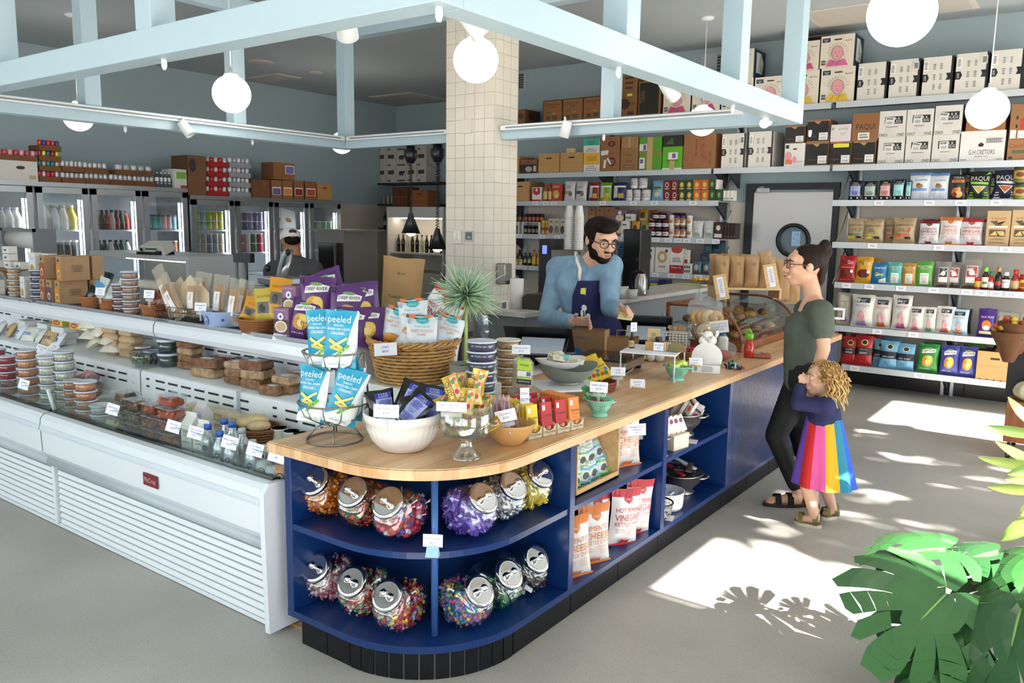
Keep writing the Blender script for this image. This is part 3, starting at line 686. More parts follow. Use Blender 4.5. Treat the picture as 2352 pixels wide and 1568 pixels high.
# printed designs
def monk(u,v,s,robe,skin='#e8a0a8'):
 """simple line-drawn seated monk: head, ears, robe, rays"""
 o=[]
 for k in range(11):
  a=pi*(k+.5)/11;r0,r1=s*.62,s*.76;c,n=cos(a),sin(a);w=s*.012
  o.append(('p',[(u+r0*c-n*w,v+r0*n+c*w),(u+r0*c+n*w,v+r0*n-c*w),(u+r1*c+n*w,v+r1*n-c*w),(u+r1*c-n*w,v+r1*n+c*w)],'#6d5a50'))
 o+=[('p',[(u-s*.78,v-s*.95),(u+s*.78,v-s*.95),(u+s*.52,v-s*.45),(u+.0,v-s*.62),(u-s*.52,v-s*.45)],robe),('e',u-s*.38,v-s*.06,s*.09,s*.16,skin),('e',u+s*.38,v-s*.06,s*.09,s*.16,skin),('e',u,v,s*.39,s*.5,'#7a4a50'),('e',u,v,s*.37,s*.48,skin),('r',u-s*.22,v+s*.03,u-s*.05,v+s*.05,'#7a4a50'),('r',u+s*.05,v+s*.03,u+s*.22,v+s*.05,'#7a4a50'),('r',u-s*.03,v-s*.16,u+s*.03,v-s*.13,'#7a4a50'),('r',u-s*.1,v-s*.27,u+s*.1,v-s*.25,'#7a4a50'),('p',[(u-s*.05,v-s*.93),(u-s*.02,v-s*.93),(u+s*.25,v-s*.55),(u+s*.22,v-s*.55)],'#5d3038'),('p',[(u-s*.5,v-s*.93),(u-s*.47,v-s*.93),(u-s*.2,v-s*.58),(u-s*.23,v-s*.58)],'#5d3038')]
 return o
def d_monkbox(robe):return[('r',.05,.8,.28,.93,'#1f3443'),('t','Lesser',.165,.885,.045,WHT,.2),('t','Evil',.165,.835,.045,WHT,.2),('r',.4,.84,.62,.88,'#2a2420'),('t','BB 0742',.82,.8,.045,INK,.26),('r',.05,.1,.17,.24,'#5a5450'),('t','NON',.11,.17,.05,WHT,.1)]+monk(.52,.44,.42,robe)
MONKSIDE=[('p',[(.22,.2),(.75,.2),(.85,.6),(.6,.9),(.22,.9)],WHT),('t','Lesser',.52,.66,.13,'#1f3443',.5,80),('t','Evil',.62,.4,.13,'#1f3443',.4,80)]
def d_vert(seed):
 o=[('r',.93,0,1,1,'#151417'),('p',[(0,.36),(.16,.36),(.22,.46),(.16,.56),(0,.56)],'#1a1a1d'),('t','LESSER',.09,.46,.05,WHT,.18,90),('p',[(.78,.38),(.93,.38),(.93,.56),(.78,.56),(.83,.47)],'#1a1a1d')]
 r=random.Random(seed)
 for v in(.22,.47,.74):
  for u in(.4,.62):o+=scribble(u,v,.1,.16,4,'#6a6462',r.random())
 o+=[('r',.03,.64,.2,.9,'#f4f2f0')]+scribble(.11,.77,.12,.2,5,'#5a5552',seed)
 if seed%2:o+=[('r',.8,.7,.97,.9,'#f6f4f2')]+[('r',.82+.017*k,.72,.829+.017*k,.88,INK)for k in range(8)]
 return o
def d_pork(seed):
 r=random.Random(seed);o=[('r',.22,.5,.88,.78,'#17171a'),('t','P O R K',.55,.69,.1,WHT,.6),('t','CLOUDS',.55,.58,.1,WHT,.6),('t','CHICH',.2,.08,.12,'#4a4440',.34),('t','ONES',.83,.08,.12,'#4a4440',.28),('r',.35,.02,.65,.3,'#dcd6cf')]
 a=r.uniform(-14,2);u,v=r.uniform(.3,.45),.6;ca,sa=cos(R(a)),sin(R(a));q=[(-.17,-.16),(.17,-.16),(.17,.16),(-.17,.16)]
 o+=[('p',[(u+x*ca-y*sa,v+x*sa+y*ca)for x,y in q],'#e4e2e0')]+[('p',[(u+(x0+dx)*ca-y*sa,v+(x0+dx)*sa+y*ca)for dx,y in((0,.06),(.02,.06),(.02,.13),(0,.13))],INK)for x0 in(-.13,-.1,-.06,-.02,.02,.05,.09)]
 o+=scribble(u,v-.06,.24,.1,3,'#8a8684',seed)+scribble(.5,.38,.5,.05,1,'#77726e',seed+1);return o
def d_black(seed):return[('r',0,0,1,.05,'#9c7148'),('r',0,.93,1,1,'#9c7148'),('p',[(.3,.93),(.62,.93),(.5,.8),(.42,.84)],'#b98f62'),('r',.55,.09,.94,.42,'#f0eeec'),('t','0742',.75,.18,.09,INK,.3),('t','best by',.74,.33,.06,'#77777a',.3),('t','Kombucha' if 0 else 'Hippeas',.28,.25,.08,'#7d5d3d',.4)]
def d_crate():return[('r',.38,.72,.64,.79,'#2c2016'),('r',0,.48,1,.487,'#b07d4c')]+[('r',.1+.2*k,0,.16+.2*k,.03,'#3a2a1c')for k in range(5)]
def d_kettle(c,a,b,seed=0):return[('r',0,.87,1,1,c),('p',[(.36,.875),(.64,.875),(.64,.81),(.5,.75),(.36,.81)],c),('t',"Lillie's",.5,.83,.04,'#f5d9cf',.24),('t',a,.5,.64,.085,c,.82),('t',b,.5,.51,.12,c,.86),('t','KETTLE CHIPS',.5,.395,.075,c,.82)]+scribble(.68,.25,.34,.16,5,'#e0b7ac',seed)+[('t','SOUTHERN',.26,.3,.03,c,.3),('t','TRADITION',.26,.255,.03,c,.3),('p',[(.36,.03),(.36,.12),(.5,.085),(.64,.12),(.64,.03)],c),('r',0,0,1,.03,c)]
def d_deep(bg):return[('r',.02,.84,.14,.96,'#2a2130'),('p',[(.18,.66),(.85,.72),(.87,.83),(.52,.87),(.2,.79)],'#f2efe8'),('e',.5,.855,.18,.035,'#7da06a'),('t','DEEP RIVER',.53,.765,.07,'#23202a',.6,4),('e',.5,.42,.27,.2,'#d9a53e'),('e',.6,.48,.16,.13,'#efc662'),('e',.38,.38,.15,.14,'#c88c34'),('e',.52,.38,.13,.1,'#f3d27e'),('t','kettle cooked',.4,.14,.045,'#efe8f4',.5)]
def d_popcorn(robe,word='POPCORN',big=True):
 o=[('r',.25,.75,.82,.9,'#1e2b38'),('t','Lesser',.54,.85,.06,WHT,.42),('t','Evil',.54,.785,.06,WHT,.3),('t',word,.52,.66,.065,robe,.64),('t','himalayan gold',.52,.6,.028,robe,.45)]
 return o+monk(.52,.33,.3,robe)
def d_pea():return[('p',[(0,0),(.75,0),(.97,.2),(1,.45),(1,1),(.94,1),(.93,.5),(.7,.2),(0,.14)],'#eef3f2'),('t','peeled',.42,.84,.12,'#f3f8f8',.7),('t','SNACKS',.42,.755,.035,'#f3f8f8',.3),('t','BAKED PEA CRISPS',.43,.69,.038,'#f3f8f8',.72),('t','-ORGANIC-',.42,.62,.05,'#f3f8f8',.5),('p',[(.12,.48),(.17,.53),(.62,.38),(.58,.33)],'#d8cf6a'),('p',[(.2,.39),(.22,.34),(.75,.53),(.7,.56)],'#e3da80'),('p',[(.18,.36),(.6,.29),(.62,.34),(.2,.41)],'#cfc45a'),('p',[(.33,.2),(.42,.2),(.82,.4),(.8,.44),(.7,.42)],'#5cae3e'),('e',.5,.27,.04,.022,'#8fd05e'),('e',.59,.315,.04,.022,'#8fd05e'),('e',.68,.36,.04,.022,'#8fd05e'),('t','SEA SALT',.36,.08,.035,'#5fa9b4',.4),('e',.62,.05,.08,.035,'#cfe2e2')]
def d_sweet():return[('p',[(0,.93),(.35,.9),(1,.96),(1,1),(0,1)],'#2f5f5e'),('p',[(.1,.93),(.25,.91),(.3,1),(.08,1)],'#e2803c'),('p',[(.6,.94),(.8,.95),(.85,1),(.58,1)],'#e2803c'),('e',.52,.88,.2,.075,'#35b6bd'),('t','POTATO',.52,.87,.035,'#e9f6f6',.3),('t','Simply Sea Salt',.52,.74,.045,'#58b4c0',.6),('t','SWEET POTATO',.5,.645,.065,'#e08d4f',.74),('t','CHIPS',.5,.565,.055,'#e08d4f',.3),('e',.45,.25,.3,.14,'#e58a34'),('e',.35,.3,.16,.08,'#f2a850'),('e',.58,.28,.15,.08,'#f0a048'),('r',.04,.8,.14,.9,'#9fb2c6'),('p',[(0,0),(.5,0),(.2,.08),(0,.18)],'#2f5f5e')]
def d_cloudbag(c,c2):return[('r',.3,.78,.9,.92,c),('t','P O R K',.6,.885,.05,WHT,.45),('t','CLOUDS',.6,.825,.05,WHT,.45),('p',[(.3,.18),(.86,.14),(.92,.78),(.3,.78)],c2)]+[('t','malabar black',.6,.5,.035,c,.45),('t','PEPPER',.6,.44,.04,c,.3)]+scribble(.6,.65,.5,.2,6,c,1)+scribble(.58,.28,.45,.18,6,c,2)+[('r',.3,.1,.86,.13,'#d7d3d8')]
def d_seaweed(c):return[('t','gimMe',.5,.74,.11,'#8aba5c',.6),('t','ORGANIC',.5,.65,.045,'#7a7f80',.4),('p',[(0,.46),(1,.5),(1,.58),(0,.54)],c),('t','SEA SALT',.5,.52,.05,WHT,.6),('p',[(.3,.2),(.5,.14),(.72,.28),(.6,.42),(.38,.36)],'#3c4a34'),('r',0,0,1,.08,c),('p',[(.7,.1),(.95,.2),(.8,.3)],c)]
# goods on the wall shelves (front faces measured in the photo)
Y1,Y2=BY-D1+.03,BY-D2+.03
def bx(row,x0,x1,y0,y1,d,col,ops,lab,name='carton',cat='box',Y=None,z=None,**k):
 Y=Y or(Y1 if row in 'ab' else Y2);P,w,h=place(x0,x1,y0,y1,Y)
 P.z=SHZ[row]+.001 if z is None else(P.z if z=='px' else z)
 d=min(d,BY-.06-Y);P.y=Y+d/2
 o=boxp(name,lab,cat,P,w*.985,h,d,col,ops,**k);o['_top']=P.z+h;return o['_top']
MB_='#1c3550'
bx('a',1173,1206,248,283,.36,'#8a5a34',[('r',.1,0,.45,1,'#3f8f95'),('e',.7,.55,.2,.2,'#5a3a22')],'brown carton with a teal tape band beside the pillar',side='#5d3d26',sops=[('e',.45,.6,.2,.24,'#2d1e14')])
for k,(a,b,c,e)in enumerate(((1247,1290,228,279),(1292,1338,222,274),(1339,1386,218,271))):
 bx('a',a,b,c,e,.34,'#9f6a3e',[('r',0,.97,1,1,'#33261a'),('r',0,0,.03,1,'#33261a'),('t','LIKE NO OTHER',.5,.8,.09,'#4a3424',.7),('t','CHIP',.5,.68,.09,'#4a3424',.5),('r',.2,.42,.42,.5,'#6f6a24'),('r',.52,.36,.72,.42,'#b89a2c'),('p',[(.5,.3),(.8,.3),(.75,.12),(.55,.12)],'#5d5148'),('r',.2,.12,.4,.28,'#6a4c34')],ORD[k]+' of the three kraft cartons with a printed basket on the top shelf')
z1=bx('a',1422,1462,206,267,.36,'#8d5f38',[('e',.3,.5,.3,.2,'#4a3020'),('t','COOKIES',.55,.5,.1,'#3a2618',.8),('r',.45,.78,.75,.88,'#bfe04a'),('r',.5,.08,.85,.2,'#4f3826')],'brown carton with a bright green sticker behind the frame post')
bx('a',1422,1463,170,206,.36,'#93643c',[('r',.35+.0,a,.8,a+.16,'#5a3e28')for a in(.08,.4,.72)],'brown carton on top of the carton with the green sticker',z=z1+.001)
bx('a',1466,1516,187,267,.36,'#94683f',[('r',.05,.05,.95,.95,'#26221c'),('t','TERRA',.2,.55,.16,'#8a6a48',.5,90)],'tall carton with black front panel on the top shelf')
lowmonk=[(1523,1587,196,264,'#d0547e','cartoon-monk carton with a deep pink robe, nearest the black-front carton'),(1589,1655,190,261,'#c2468a','cartoon-monk carton behind the globe lamp on the top shelf'),(1657,1730,184,254,'#e3b62e','cartoon-monk carton with a yellow robe right of the globe lamp'),(1732,1804,180,250,'#cf5f93','cartoon-monk carton under the green-label corner, pink robe'),(1805,1881,172,249,'#e0b230','cartoon-monk carton with yellow robe behind the frame corner post'),(1883,1963,167,247,'#e6b92c','cartoon-monk carton with yellow robe next to the corn cartons')]
tops=[]
for a,b,c,e,rb,lab in lowmonk:tops.append(bx('a',a,b,c,e,.36,'#e6dccb',d_monkbox(rb),lab,side=MB_,sops=MONKSIDE))
bx('a',1660,1732,117,183,.36,'#e6dccb',d_monkbox('#9a4fa0'),'cartoon-monk carton alone on the upper tier behind the frame beam',z=tops[2]+.001,side=MB_,sops=MONKSIDE)
zt=bx('a',1811,1882,106,173,.36,'#e6dccb',d_monkbox('#c9507e'),'open cartoon-monk carton with raised brown flaps',z=tops[4]+.001,side=MB_,sops=MONKSIDE)
bx('a',1883,1962,93,167,.36,'#e6dccb',d_monkbox('#d76a9c'),'cartoon-monk carton with pink robe and blue side, topmost of all',z=tops[5]+.001,side=MB_,sops=MONKSIDE)
o=[q for q in bpy.data.objects if q.get('label','').startswith('open cartoon-monk')][0]
w_=o.dimensions.x;MB().add([(-w_/2,-.17,zt-o.location.z),(-w_/2,.17,zt-o.location.z),(-w_/2+.05,.17,zt-o.location.z+.13),(-w_/2+.05,-.17,zt-o.location.z+.13)],[(0,1,2,3),(3,2,1,0)],KR2).obj('flap',o)
MB().add([(-w_/2,.17,zt-o.location.z),(w_/2,.17,zt-o.location.z),(w_/2,.2,zt-o.location.z+.12),(-w_/2,.2,zt-o.location.z+.12)],[(0,1,2,3),(3,2,1,0)],KR2).obj('flap',o)
for k,(a,b,c,e)in enumerate(((1968,2037,158,243),(2041,2111,153,240),(2117,2187,147,235),(2192,2268,140,231),(2274,2349,133,226))):
 bx('a',a,b,c,e,.36,'#e2ddd6',d_vert(k),ORD[k]+' white carton with a black edge stripe from the monk cartons, top shelf',side='#26232b')
def crate(row,a,b,c,e,d,lab,Y=None,z=None,**kw):return bx(row,a,b,c,e,d,'#c99a62',d_crate(),lab,'wooden_crate','crate',Y,z,side='#b58a58',edge='#4c3826',**kw)
crate('b',1173,1192,354,395,.36,'pine crate half hidden by the pillar, second shelf')
bx('b',1195,1234,362,394,.3,'#8c5c36',[('r',.02,.02,.98,.66,'#2f2a2a'),('e',.5,.32,.2,.2,'#b9b0a8'),('r',.78,.15,.95,.55,'#d2c8be'),('t','TRUFF',.4,.82,.12,'#4d3322',.6)],'small brown carton with a black and white photo label')
crate('b',1236,1285,349,394,.34,'left one of the two pine crates side by side on the second shelf')
zc=crate('b',1286,1339,347,393,.34,'pine crate with yellow note pads on top')
for a,b in((1301,1310),(1311,1319)):bx('b',a,b,336,346,.05,'#e8d98a',[('t','0',.5,.5,.3,'#777060',.4)],'small yellow pad on the pine crate, %s one'%('left' if a<1305 else 'right'),'note_pad','pad',Y1+.03,zc+.001)
for a,b,c,e,col,w1,w2,lab,st in((1340,1377,348,392,'#eab63e','CHOOSE','HONEY','white carton with a yellow band reading choose positive',0),(1340,1377,315,347,'#43b9a2','POSITIVE','SEA SALT','white carton with a teal band, stacked on the yellow one',1)):
 q=bx('b',a,b,c,e,.3,WHT,[('r',0,.38 if not st else.52,1,1,col),('t',w1,.5,.76,.12,'#5a4a2c',.6),('t','POSITIVE',.5,.62,.1,'#5a4a2c',.5),('t',w2,.5,.29,.09,INK,.4),('r',.2,.08,.8,.2,INK),('r',.23,.1,.77,.18,WHT)],lab,z=None if not st else q_+.001)
 q_=q
def redlogo():return[('e',.6,.45,.2,.22,'#6e1f2a'),('t','O',.6,.45,.2,'#d8b8a8'),('t','Bonavita',.5,.85,.08,'#5d3a26',.5)]
q=bx('b',1379,1423,343,392,.32,'#9a6a42',redlogo()+[('p',[(.03,.75),(.4,.8),(.42,1),(.02,.98)],WHT),('p',[(.15,.15),(.28,.17),(.32,.55),(.2,.55)],WHT),('p',[(.33,.6),(.42,.65),(.6,.35),(.52,.3)],WHT)],'brown carton with dark red round logo and white stickers')
bx('b',1379,1423,312,343,.32,'#9a6a42',redlogo(),'brown carton with dark red logo on top of the stickered one',z=q+.001)
q=bx('b',1425,1465,337,390,.32,'#9d7248',[('t','Nuts',.5,.7,.1,'#4d3826',.5),('t','Daily',.5,.42,.12,'#4d3826',.5),('r',.2,.12,.8,.26,'#4d3826'),('r',.23,.14,.77,.24,'#9d7248')],'plain brown carton between the red-logo and the green cartons')
bx('b',1427,1465,312,337,.32,'#ad8156',[('r',.45,0,.55,1,'#c7a67c')],'plain brown carton with tape, second tier of the second shelf',z=q+.001)
G='#5aa12e'
q=bx('b',1467,1519,347,389,.32,G,[('r',0,.88,1,1,'#a5774b'),('r',.35,0,.6,1,'#cda878'),('r',.03,.1,.27,.7,WHT),('r',.06,.4,.2,.62,'#7868a0'),('r',.45,0,.48,1,'#e0b23c')],'green carton with a tan tape strip, lower of its pair')
bx('b',1468,1519,312,346,.32,G,[('r',.38,0,.62,1,'#cda878'),('r',.02,.1,.36,.55,WHT),('r',.2,.14,.32,.5,'#6a5a98')],'green carton with a tan tape strip, upper of its pair',z=q+.001)
q=bx('b',1521,1567,336,389,.34,'#63b52a',[('r',0,0,1,.08,WHT),('r',.38,0,.62,.45,'#cda878'),('r',.3,.45,.78,.75,'#f2f0ec'),('r',.5,.5,.68,.7,'#7860a8'),('t','DEEP RIVER',.52,.4,.1,'#17301a',.6)],'lime green carton with white stickers beside the tall brown carton',edge='#f0efe8')
bx('b',1523,1567,310,336,.3,'#2f2c22',[('p',[(.1,.2),(.6,.2),(.5,.8)],'#4c6a2c')],'dark carton on top of the lime green carton',z=q+.001)
bx('b',1569,1643,307,388,.34,'#9b6a45',[('t','EL MILAGRO',.62,.55,.16,'#a33a2c',.7,-80),('e',.22,.3,.12,.2,'#b0584a'),('e',.22,.3,.09,.16,'#9b6a45'),('t','SALTED',.85,.3,.08,'#4d3426',.4,-90)]+scribble(.42,.6,.06,.5,9,'#5d402c',3),'tall brown tortilla-chip carton with red vertical lettering')
for k,(a,b,c,e)in enumerate(((1657,1712,308,387),(1719,1775,305,387))):
 bx('b',a,b,c,e,.34,'#e2ddd6',d_vert(k+7),('left' if not k else 'right')+' one of two white corn cartons on the second shelf, below the frame corner',side='#c9c5c2')
bx('b',1801,1848,334,387,.3,WHT,[('r',.05,.78,.22,.93,'#1f2c38'),('r',.42,.72,.62,.78,'#2a2420'),('e',.2,.45,.18,.2,'#e79aa4'),('r',.06,.1,.4,.3,'#e4785a'),('e',.52,.28,.1,.16,'#e79aa4'),('t','BBE 0814',.78,.2,.05,INK,.3)],'small white carton with a bearded strongman print',Y=Y1)
tp=[]
for k,(a,b)in enumerate(((1850,1902),(1904,1955),(1957,2010))):tp.append(bx('b',a,b,333,387,.32,'#221e1e',d_black(k),ORD[k]+' black carton with brown edges in the lower tier over the door',side='#8f6440',edge='#8f6440'))
bx('b',1803,1849,291,332,.32,'#221e1e',d_black(4),'black carton with brown edges on the strongman carton',z=tp[0]-.004,side='#8f6440',edge='#8f6440')
bx('b',1853,1905,281,332,.32,'#221e1e',d_black(5),'black open carton with brown flaps in the upper tier',z=tp[0]+.001,side='#8f6440',edge='#5a4030')
q=bx('b',1907,1954,292,331,.3,'#e6d9e0',[('t','gimMe',.62,.72,.15,'#8aba5c',.45),('t','seaweed',.62,.5,.07,'#8aba5c',.4),('t','snacks',.62,.4,.07,'#8aba5c',.3),('e',.12,.75,.06,.08,'#8aba5c')],'pinkish white seaweed carton beside the brown chip carton',z=tp[1]+.001)
sn=MB().box((0,0,0),(.16,.002,.04),'#e9e24a');P=AY(1932,334,Y1-.006);tag(sn.obj('sticky_note',None,(P.x,Y1-.004,P.z)),'yellow sticky note hanging under the seaweed carton','note')
bx('b',1956,2018,268,331,.32,'#94643c',[('t','PAQUI',.52,.5,.2,INK,.72),('r',.25,.04,.68,.3,'#f0ece6'),('r',.3,.1,.63,.16,'#8a8480'),('r',.3,.2,.6,.24,'#8a8480')],'brown carton with bold black chip-brand lettering',z=tp[2]+.001)
lo=[]
for k,(a,b,c,e)in enumerate(((2015,2076,326,387),(2078,2137,325,387),(2139,2201,323,386))):lo.append(bx('b',a,b,c,e,.34,'#dedad5',d_pork(k),ORD[k]+' white pork-rind carton of the lower row from the black cartons'))
for k,(a,b,c,e)in enumerate(((2018,2080,265,325),(2081,2143,263,324),(2145,2210,255,322))):bx('b',a,b,c,e,.34,'#dedad5',d_pork(k+5),ORD[k]+' white pork-rind carton of the upper row from the brown chip carton',z=lo[k]+.001,side='#3a3640' if k==2 else None)
q=bx('b',2203,2307,316,386,.34,'#eae8e4',[('t','G.H.CRETORS',.5,.3,.16,'#222022',.58),('t','popped corn',.5,.16,.06,INK,.3),('p',[(.42,.48),(.52,.48),(.54,.56),(.47,.62),(.41,.55)],'#222022'),('r',.58,.6,.95,.74,INK),('r',.585,.615,.945,.725,WHT)]+[('r',.6+.022*k,.62,.61+.022*k,.72,INK)for k in range(15)]+[('r',.03,.05,.17,.07,'#777'+'777'),('r',.83,.05,.97,.07,'#777777')],'wide white popcorn carton with black lettering near the right edge')
bx('b',2217,2309,276,316,.34,'#a4683c',[('r',.1,.55,.92,.85,'#c49b72'),('t','All Natural Ingredients',.5,.4,.17,'#5f3a22',.84),('t','Salted and Salsa!',.5,.15,.1,'#7c3a28',.7),('r',.88,.6,.98,.8,'#4e7c3c')],'orange-brown natural-ingredients carton on the wide white carton',z=q+.001)
q=bx('b',2311,2400,339,386,.34,'#a9764a',[('t','Candies',.3,.72,.2,'#93281e',.5),('r',.12,.35,.7,.5,'#4c6a3c'),('r',.05,.06,.15,.2,'#3a3a22')],'brown carton with red script, cut by the right edge')
bx('b',2318,2400,256,338,.34,'#a07048',[('r',.3,.3,.5,.6,'#c23a2c'),('e',.2,.62,.03,.05,BLK),('e',.2,.38,.03,.05,BLK),('r',.03,.04,.2,.28,WHT),('r',.25,.04,.5,.26,WHT)],'brown carton with a red sticker, top right by the picture edge',z=q+.001)
# snack bags on the right-hand shelves
def bg(row,x0,x1,y0,y1,col,ops,lab,cat='bag',name='snack_bag',back=0,d=.4,lean=.08,roll=0,**k):
 P,w,h=place(x0,x1,y0,y1,Y2+back);P.z=SHZ[row]+.001;dd=w*d
 P.y=Y2+back+dd/2;seed=k.pop('seed',int(x0));return bagp(name,lab,cat,P,w,h,dd,col,ops,lean=lean,roll=roll,seed=seed,**k)
for k,(a,b,c,e,c1,c2,nm)in enumerate(((1947,1979,418,463,'#2b3f9e','#aab2d8','blue'),(1980,2013,421,465,'#2a6a4a','#b8c4bc','green'),(2016,2047,419,465,'#b02a34','#dbb0b0','red'),(2047,2078,417,465,'#5ec4c4','#a8dcdc','pale teal'),(2078,2093,422,466,'#5ec4c4','#a8dcdc','narrow half-hidden teal'))):
 bg('c',a,b,c,e,'#19181b',[('r',.1,.72,.88,.95,c1),('t','PORK',.5,.88,.07,WHT,.5),('t','CLOUDS',.5,.79,.07,WHT,.6),('r',.1,.2,.88,.72,c2),('e',.25,.1,.07,.05,WHT),('e',.7,.1,.07,.05,WHT)]+scribble(.5,.35,.6,.2,4,c1,k),'black pork-rind bag with a %s label, right of the door'%nm,d=.45)
for k,(a,b,c,e)in enumerate(((2086,2136,404,467),(2132,2177,406,468))):
 bg('c',a,b,c,e,'#e4e8ef',[('r',0,.9,1,1,'#6f93cf'),('t','G.H.CRETORS',.55,.72,.06,INK,.6),('e',.5,.5,.18,.08,'#a87a3c'),('e',.45,.56,.1,.05,'#7c5a2c'),('r',.12,.32,.85,.42,'#6f93cf'),('r',0,0,1,.03,'#5577bb')]+[('r',.08+.12*q,.04,.12+.12*q,.26,'#c3cad6')for q in range(8)],'white popcorn bag with a blue top, %s of the pair'%('left' if not k else 'right'))
for k,(a,b,c,e)in enumerate(((2179,2217,410,468),(2208,2236,406,468))):
 bg('c',a,b,c,e,'#1d1c1e',[('t','TERRA',.5,.88,.1,WHT,.85),('r',.1,.68,.9,.8,'#e2863a'),('t','ORIGINAL',.5,.74,.06,'#5a2c10',.6),('e',.4,.3,.28,.18,'#c8682c'),('e',.6,.22,.25,.14,'#e8c074'),('e',.35,.2,.15,.1,'#8c2a2a'),('e',.62,.4,.12,.1,'#d9a050')],'black vegetable-chip bag with orange band, %s'%('front one' if not k else 'the one tucked behind'),back=.12*k)
def d_paqui(c):return[('t','PAQUI',.5,.72,.17,WHT,.82),('p',[(.1,.55),(.9,.52),(.92,.6),(.08,.63)],c),('p',[(.18,.48),(.82,.46),(.5,.2)],WHT),('p',[(.24,.46),(.76,.44),(.5,.24)],'#c8a84e' if c!='#dcdcd8' else '#b0562c'),('r',.05,.06,.3,.09,c),('r',.06,.14,.25,.17,c),('r',.7,.06,.95,.09,c),('r',.74,.14,.94,.17,c),('r',.75,.22,.9,.25,c),('r',.1,.22,.25,.25,c),('r',0,0,1,.04,c),('p',[(.75,.85),(.98,.9),(.9,.98)],c)]
bg('c',2221,2274,404,470,'#1e2420',d_paqui('#8fd03c'),'black tortilla-chip bag with lime green markings')
bg('c',2264,2288,408,470,'#1e2420',d_paqui('#8fd03c'),'second lime-marked chip bag peeking out between two bags',back=.14)
bg('c',2279,2338,402,471,'#22213c',d_paqui('#dcdcd8'),'navy tortilla-chip bag with white markings')
for k,c in enumerate(('#6a7434','#6a7434')):
 P,w,h=place(2331,2354,410 if k else 440,441 if k else 471,Y2+.03);P.z=SHZ['c']+.001+(.16 if k else 0)
 cylp('pickle_jar','green-labelled jar, %s of the two stacked by the navy chip bag'%('upper' if k else 'lower'),'jar',P,.06,.155,c,[('r',.1,.25,.9,.75,'#c9a04c'),('e',.5,.5,.2,.15,'#7a3a24')],'#26303a')
def d_puff(c,c2,s=''):return[('t','CHEESY PUFFS',.5,.7,.08,INK,.8),('t','VEGAN',.4,.55,.05,'#4a3a2a',.4)]+scribble(.4,.48,.4,.06,2,'#5a4a38',1)+[('p',[(.66,.42),(.8,.6),(.76,.62),(.62,.45)],c),('p',[(.74,.4),(.86,.56),(.82,.58),(.7,.43)],c),('r',.1,.3,.8,.36,c),('p',[(.08,.14),(.5,.16),(.45,.26),(.1,.24)],c2),('r',.58,.17,.84,.25,BLK),('r',.3,.955,.45,.975,BLK)]
for a,b,c,e,c1,c2,lab,bk in((1943,1986,501,557,'#4a8c5c','#c9c03c','kraft puff bag with green pepper print, nearest the door',.02),(1981,2028,504,559,'#b8b04a','#d6cf4a','kraft puff bag with yellow-green print',0),(2030,2056,502,559,'#c8684c','#c8684c','kraft puff bag half hidden behind the red-print one',.1),(2049,2101,501,561,'#c8563c','#e08a4a','kraft puff bag with red chilli print',0)):
 bg('d',a,b,c,e,'#b59a74',d_puff(c1,c2),lab,back=bk)
CR,OR,RD='#7c1c24','#dd7a2c','#bd2a2c'
bg('d',2109,2156,509,564,'#eae6e6',d_kettle(CR,'CAROLINA DIRT','BARBEQUE'),'white kettle-chip bag with a maroon top')
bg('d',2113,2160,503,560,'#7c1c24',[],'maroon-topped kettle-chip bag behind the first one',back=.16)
bg('d',2155,2206,502,566,'#eae6e6',d_kettle(OR,'PIMENTO','CHEESE'),'white kettle-chip bag with an orange top on the wall shelf')
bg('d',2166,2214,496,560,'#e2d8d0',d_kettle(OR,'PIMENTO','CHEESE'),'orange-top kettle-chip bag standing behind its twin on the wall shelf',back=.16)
bg('d',2203,2256,506,568,'#eae6e6',d_kettle(RD,'HOT PEPPER','VINEGAR'),'white kettle-chip bag with a red top beside the tortilla bags')
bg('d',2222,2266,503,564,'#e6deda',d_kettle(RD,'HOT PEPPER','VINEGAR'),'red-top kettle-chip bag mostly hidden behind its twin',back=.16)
def d_milagro():return[('t','EL MILAGRO',.5,.78,.06,'#a8352c',.6),('p',[(.15,.7),(.45,.72),(.5,.62),(.8,.72),(.6,.58),(.4,.58)],'#5a4a3a'),('r',.1,.52,.9,.57,'#e8dccb'),('r',.15,.27,.82,.46,'#5a4630'),('p',[(.18,.3),(.4,.43),(.5,.3)],'#e0bd72'),('p',[(.45,.42),(.75,.43),(.6,.3)],'#d6b064'),('p',[(.6,.3),(.8,.3),(.75,.42)],'#e8c880'),('t','Estilo Casera',.5,.1,.05,'#5a3a2a',.8)]+scribble(.5,.19,.7,.05,2,'#8a6a4c',1)
for k,(a,b,c,e)in enumerate(((2264,2320,489,570),(2321,2378,488,572))):bx('d',a,b,c,e,.16,'#c4a578',d_milagro(),'tall paper tortilla-chip bag with a window, %s'%('complete one' if not k else 'cut by the right picture edge'),'tortilla_bag','bag',Y=Y2,side='#b3936a')
def d_pig(c):return[('t','Pig',.32,.76,.13,c,.3),('t','Out',.68,.76,.14,WHT,.36),('e',.5,.36,.38,.16,'#6a2018'),('e',.8,.42,.09,.06,WHT),('t','pigless bacon chips',.45,.1,.04,'#f3d08a',.7),('r',.1,.55,.9,.57,'#e8a04a')]
bg('e',1925,1964,588,649,'#b3202a',d_pig('#2a1618'),'red bacon-chip bag at the shelf end by the door')
bg('e',1963,2003,589,650,'#dfa422',d_pig('#7a2018'),'yellow bacon-chip bag next to the red one')
bg('e',1982,2020,583,640,'#cf9a20',[],'plain yellow bag top behind the yellow bacon-chip bag',back=.16)
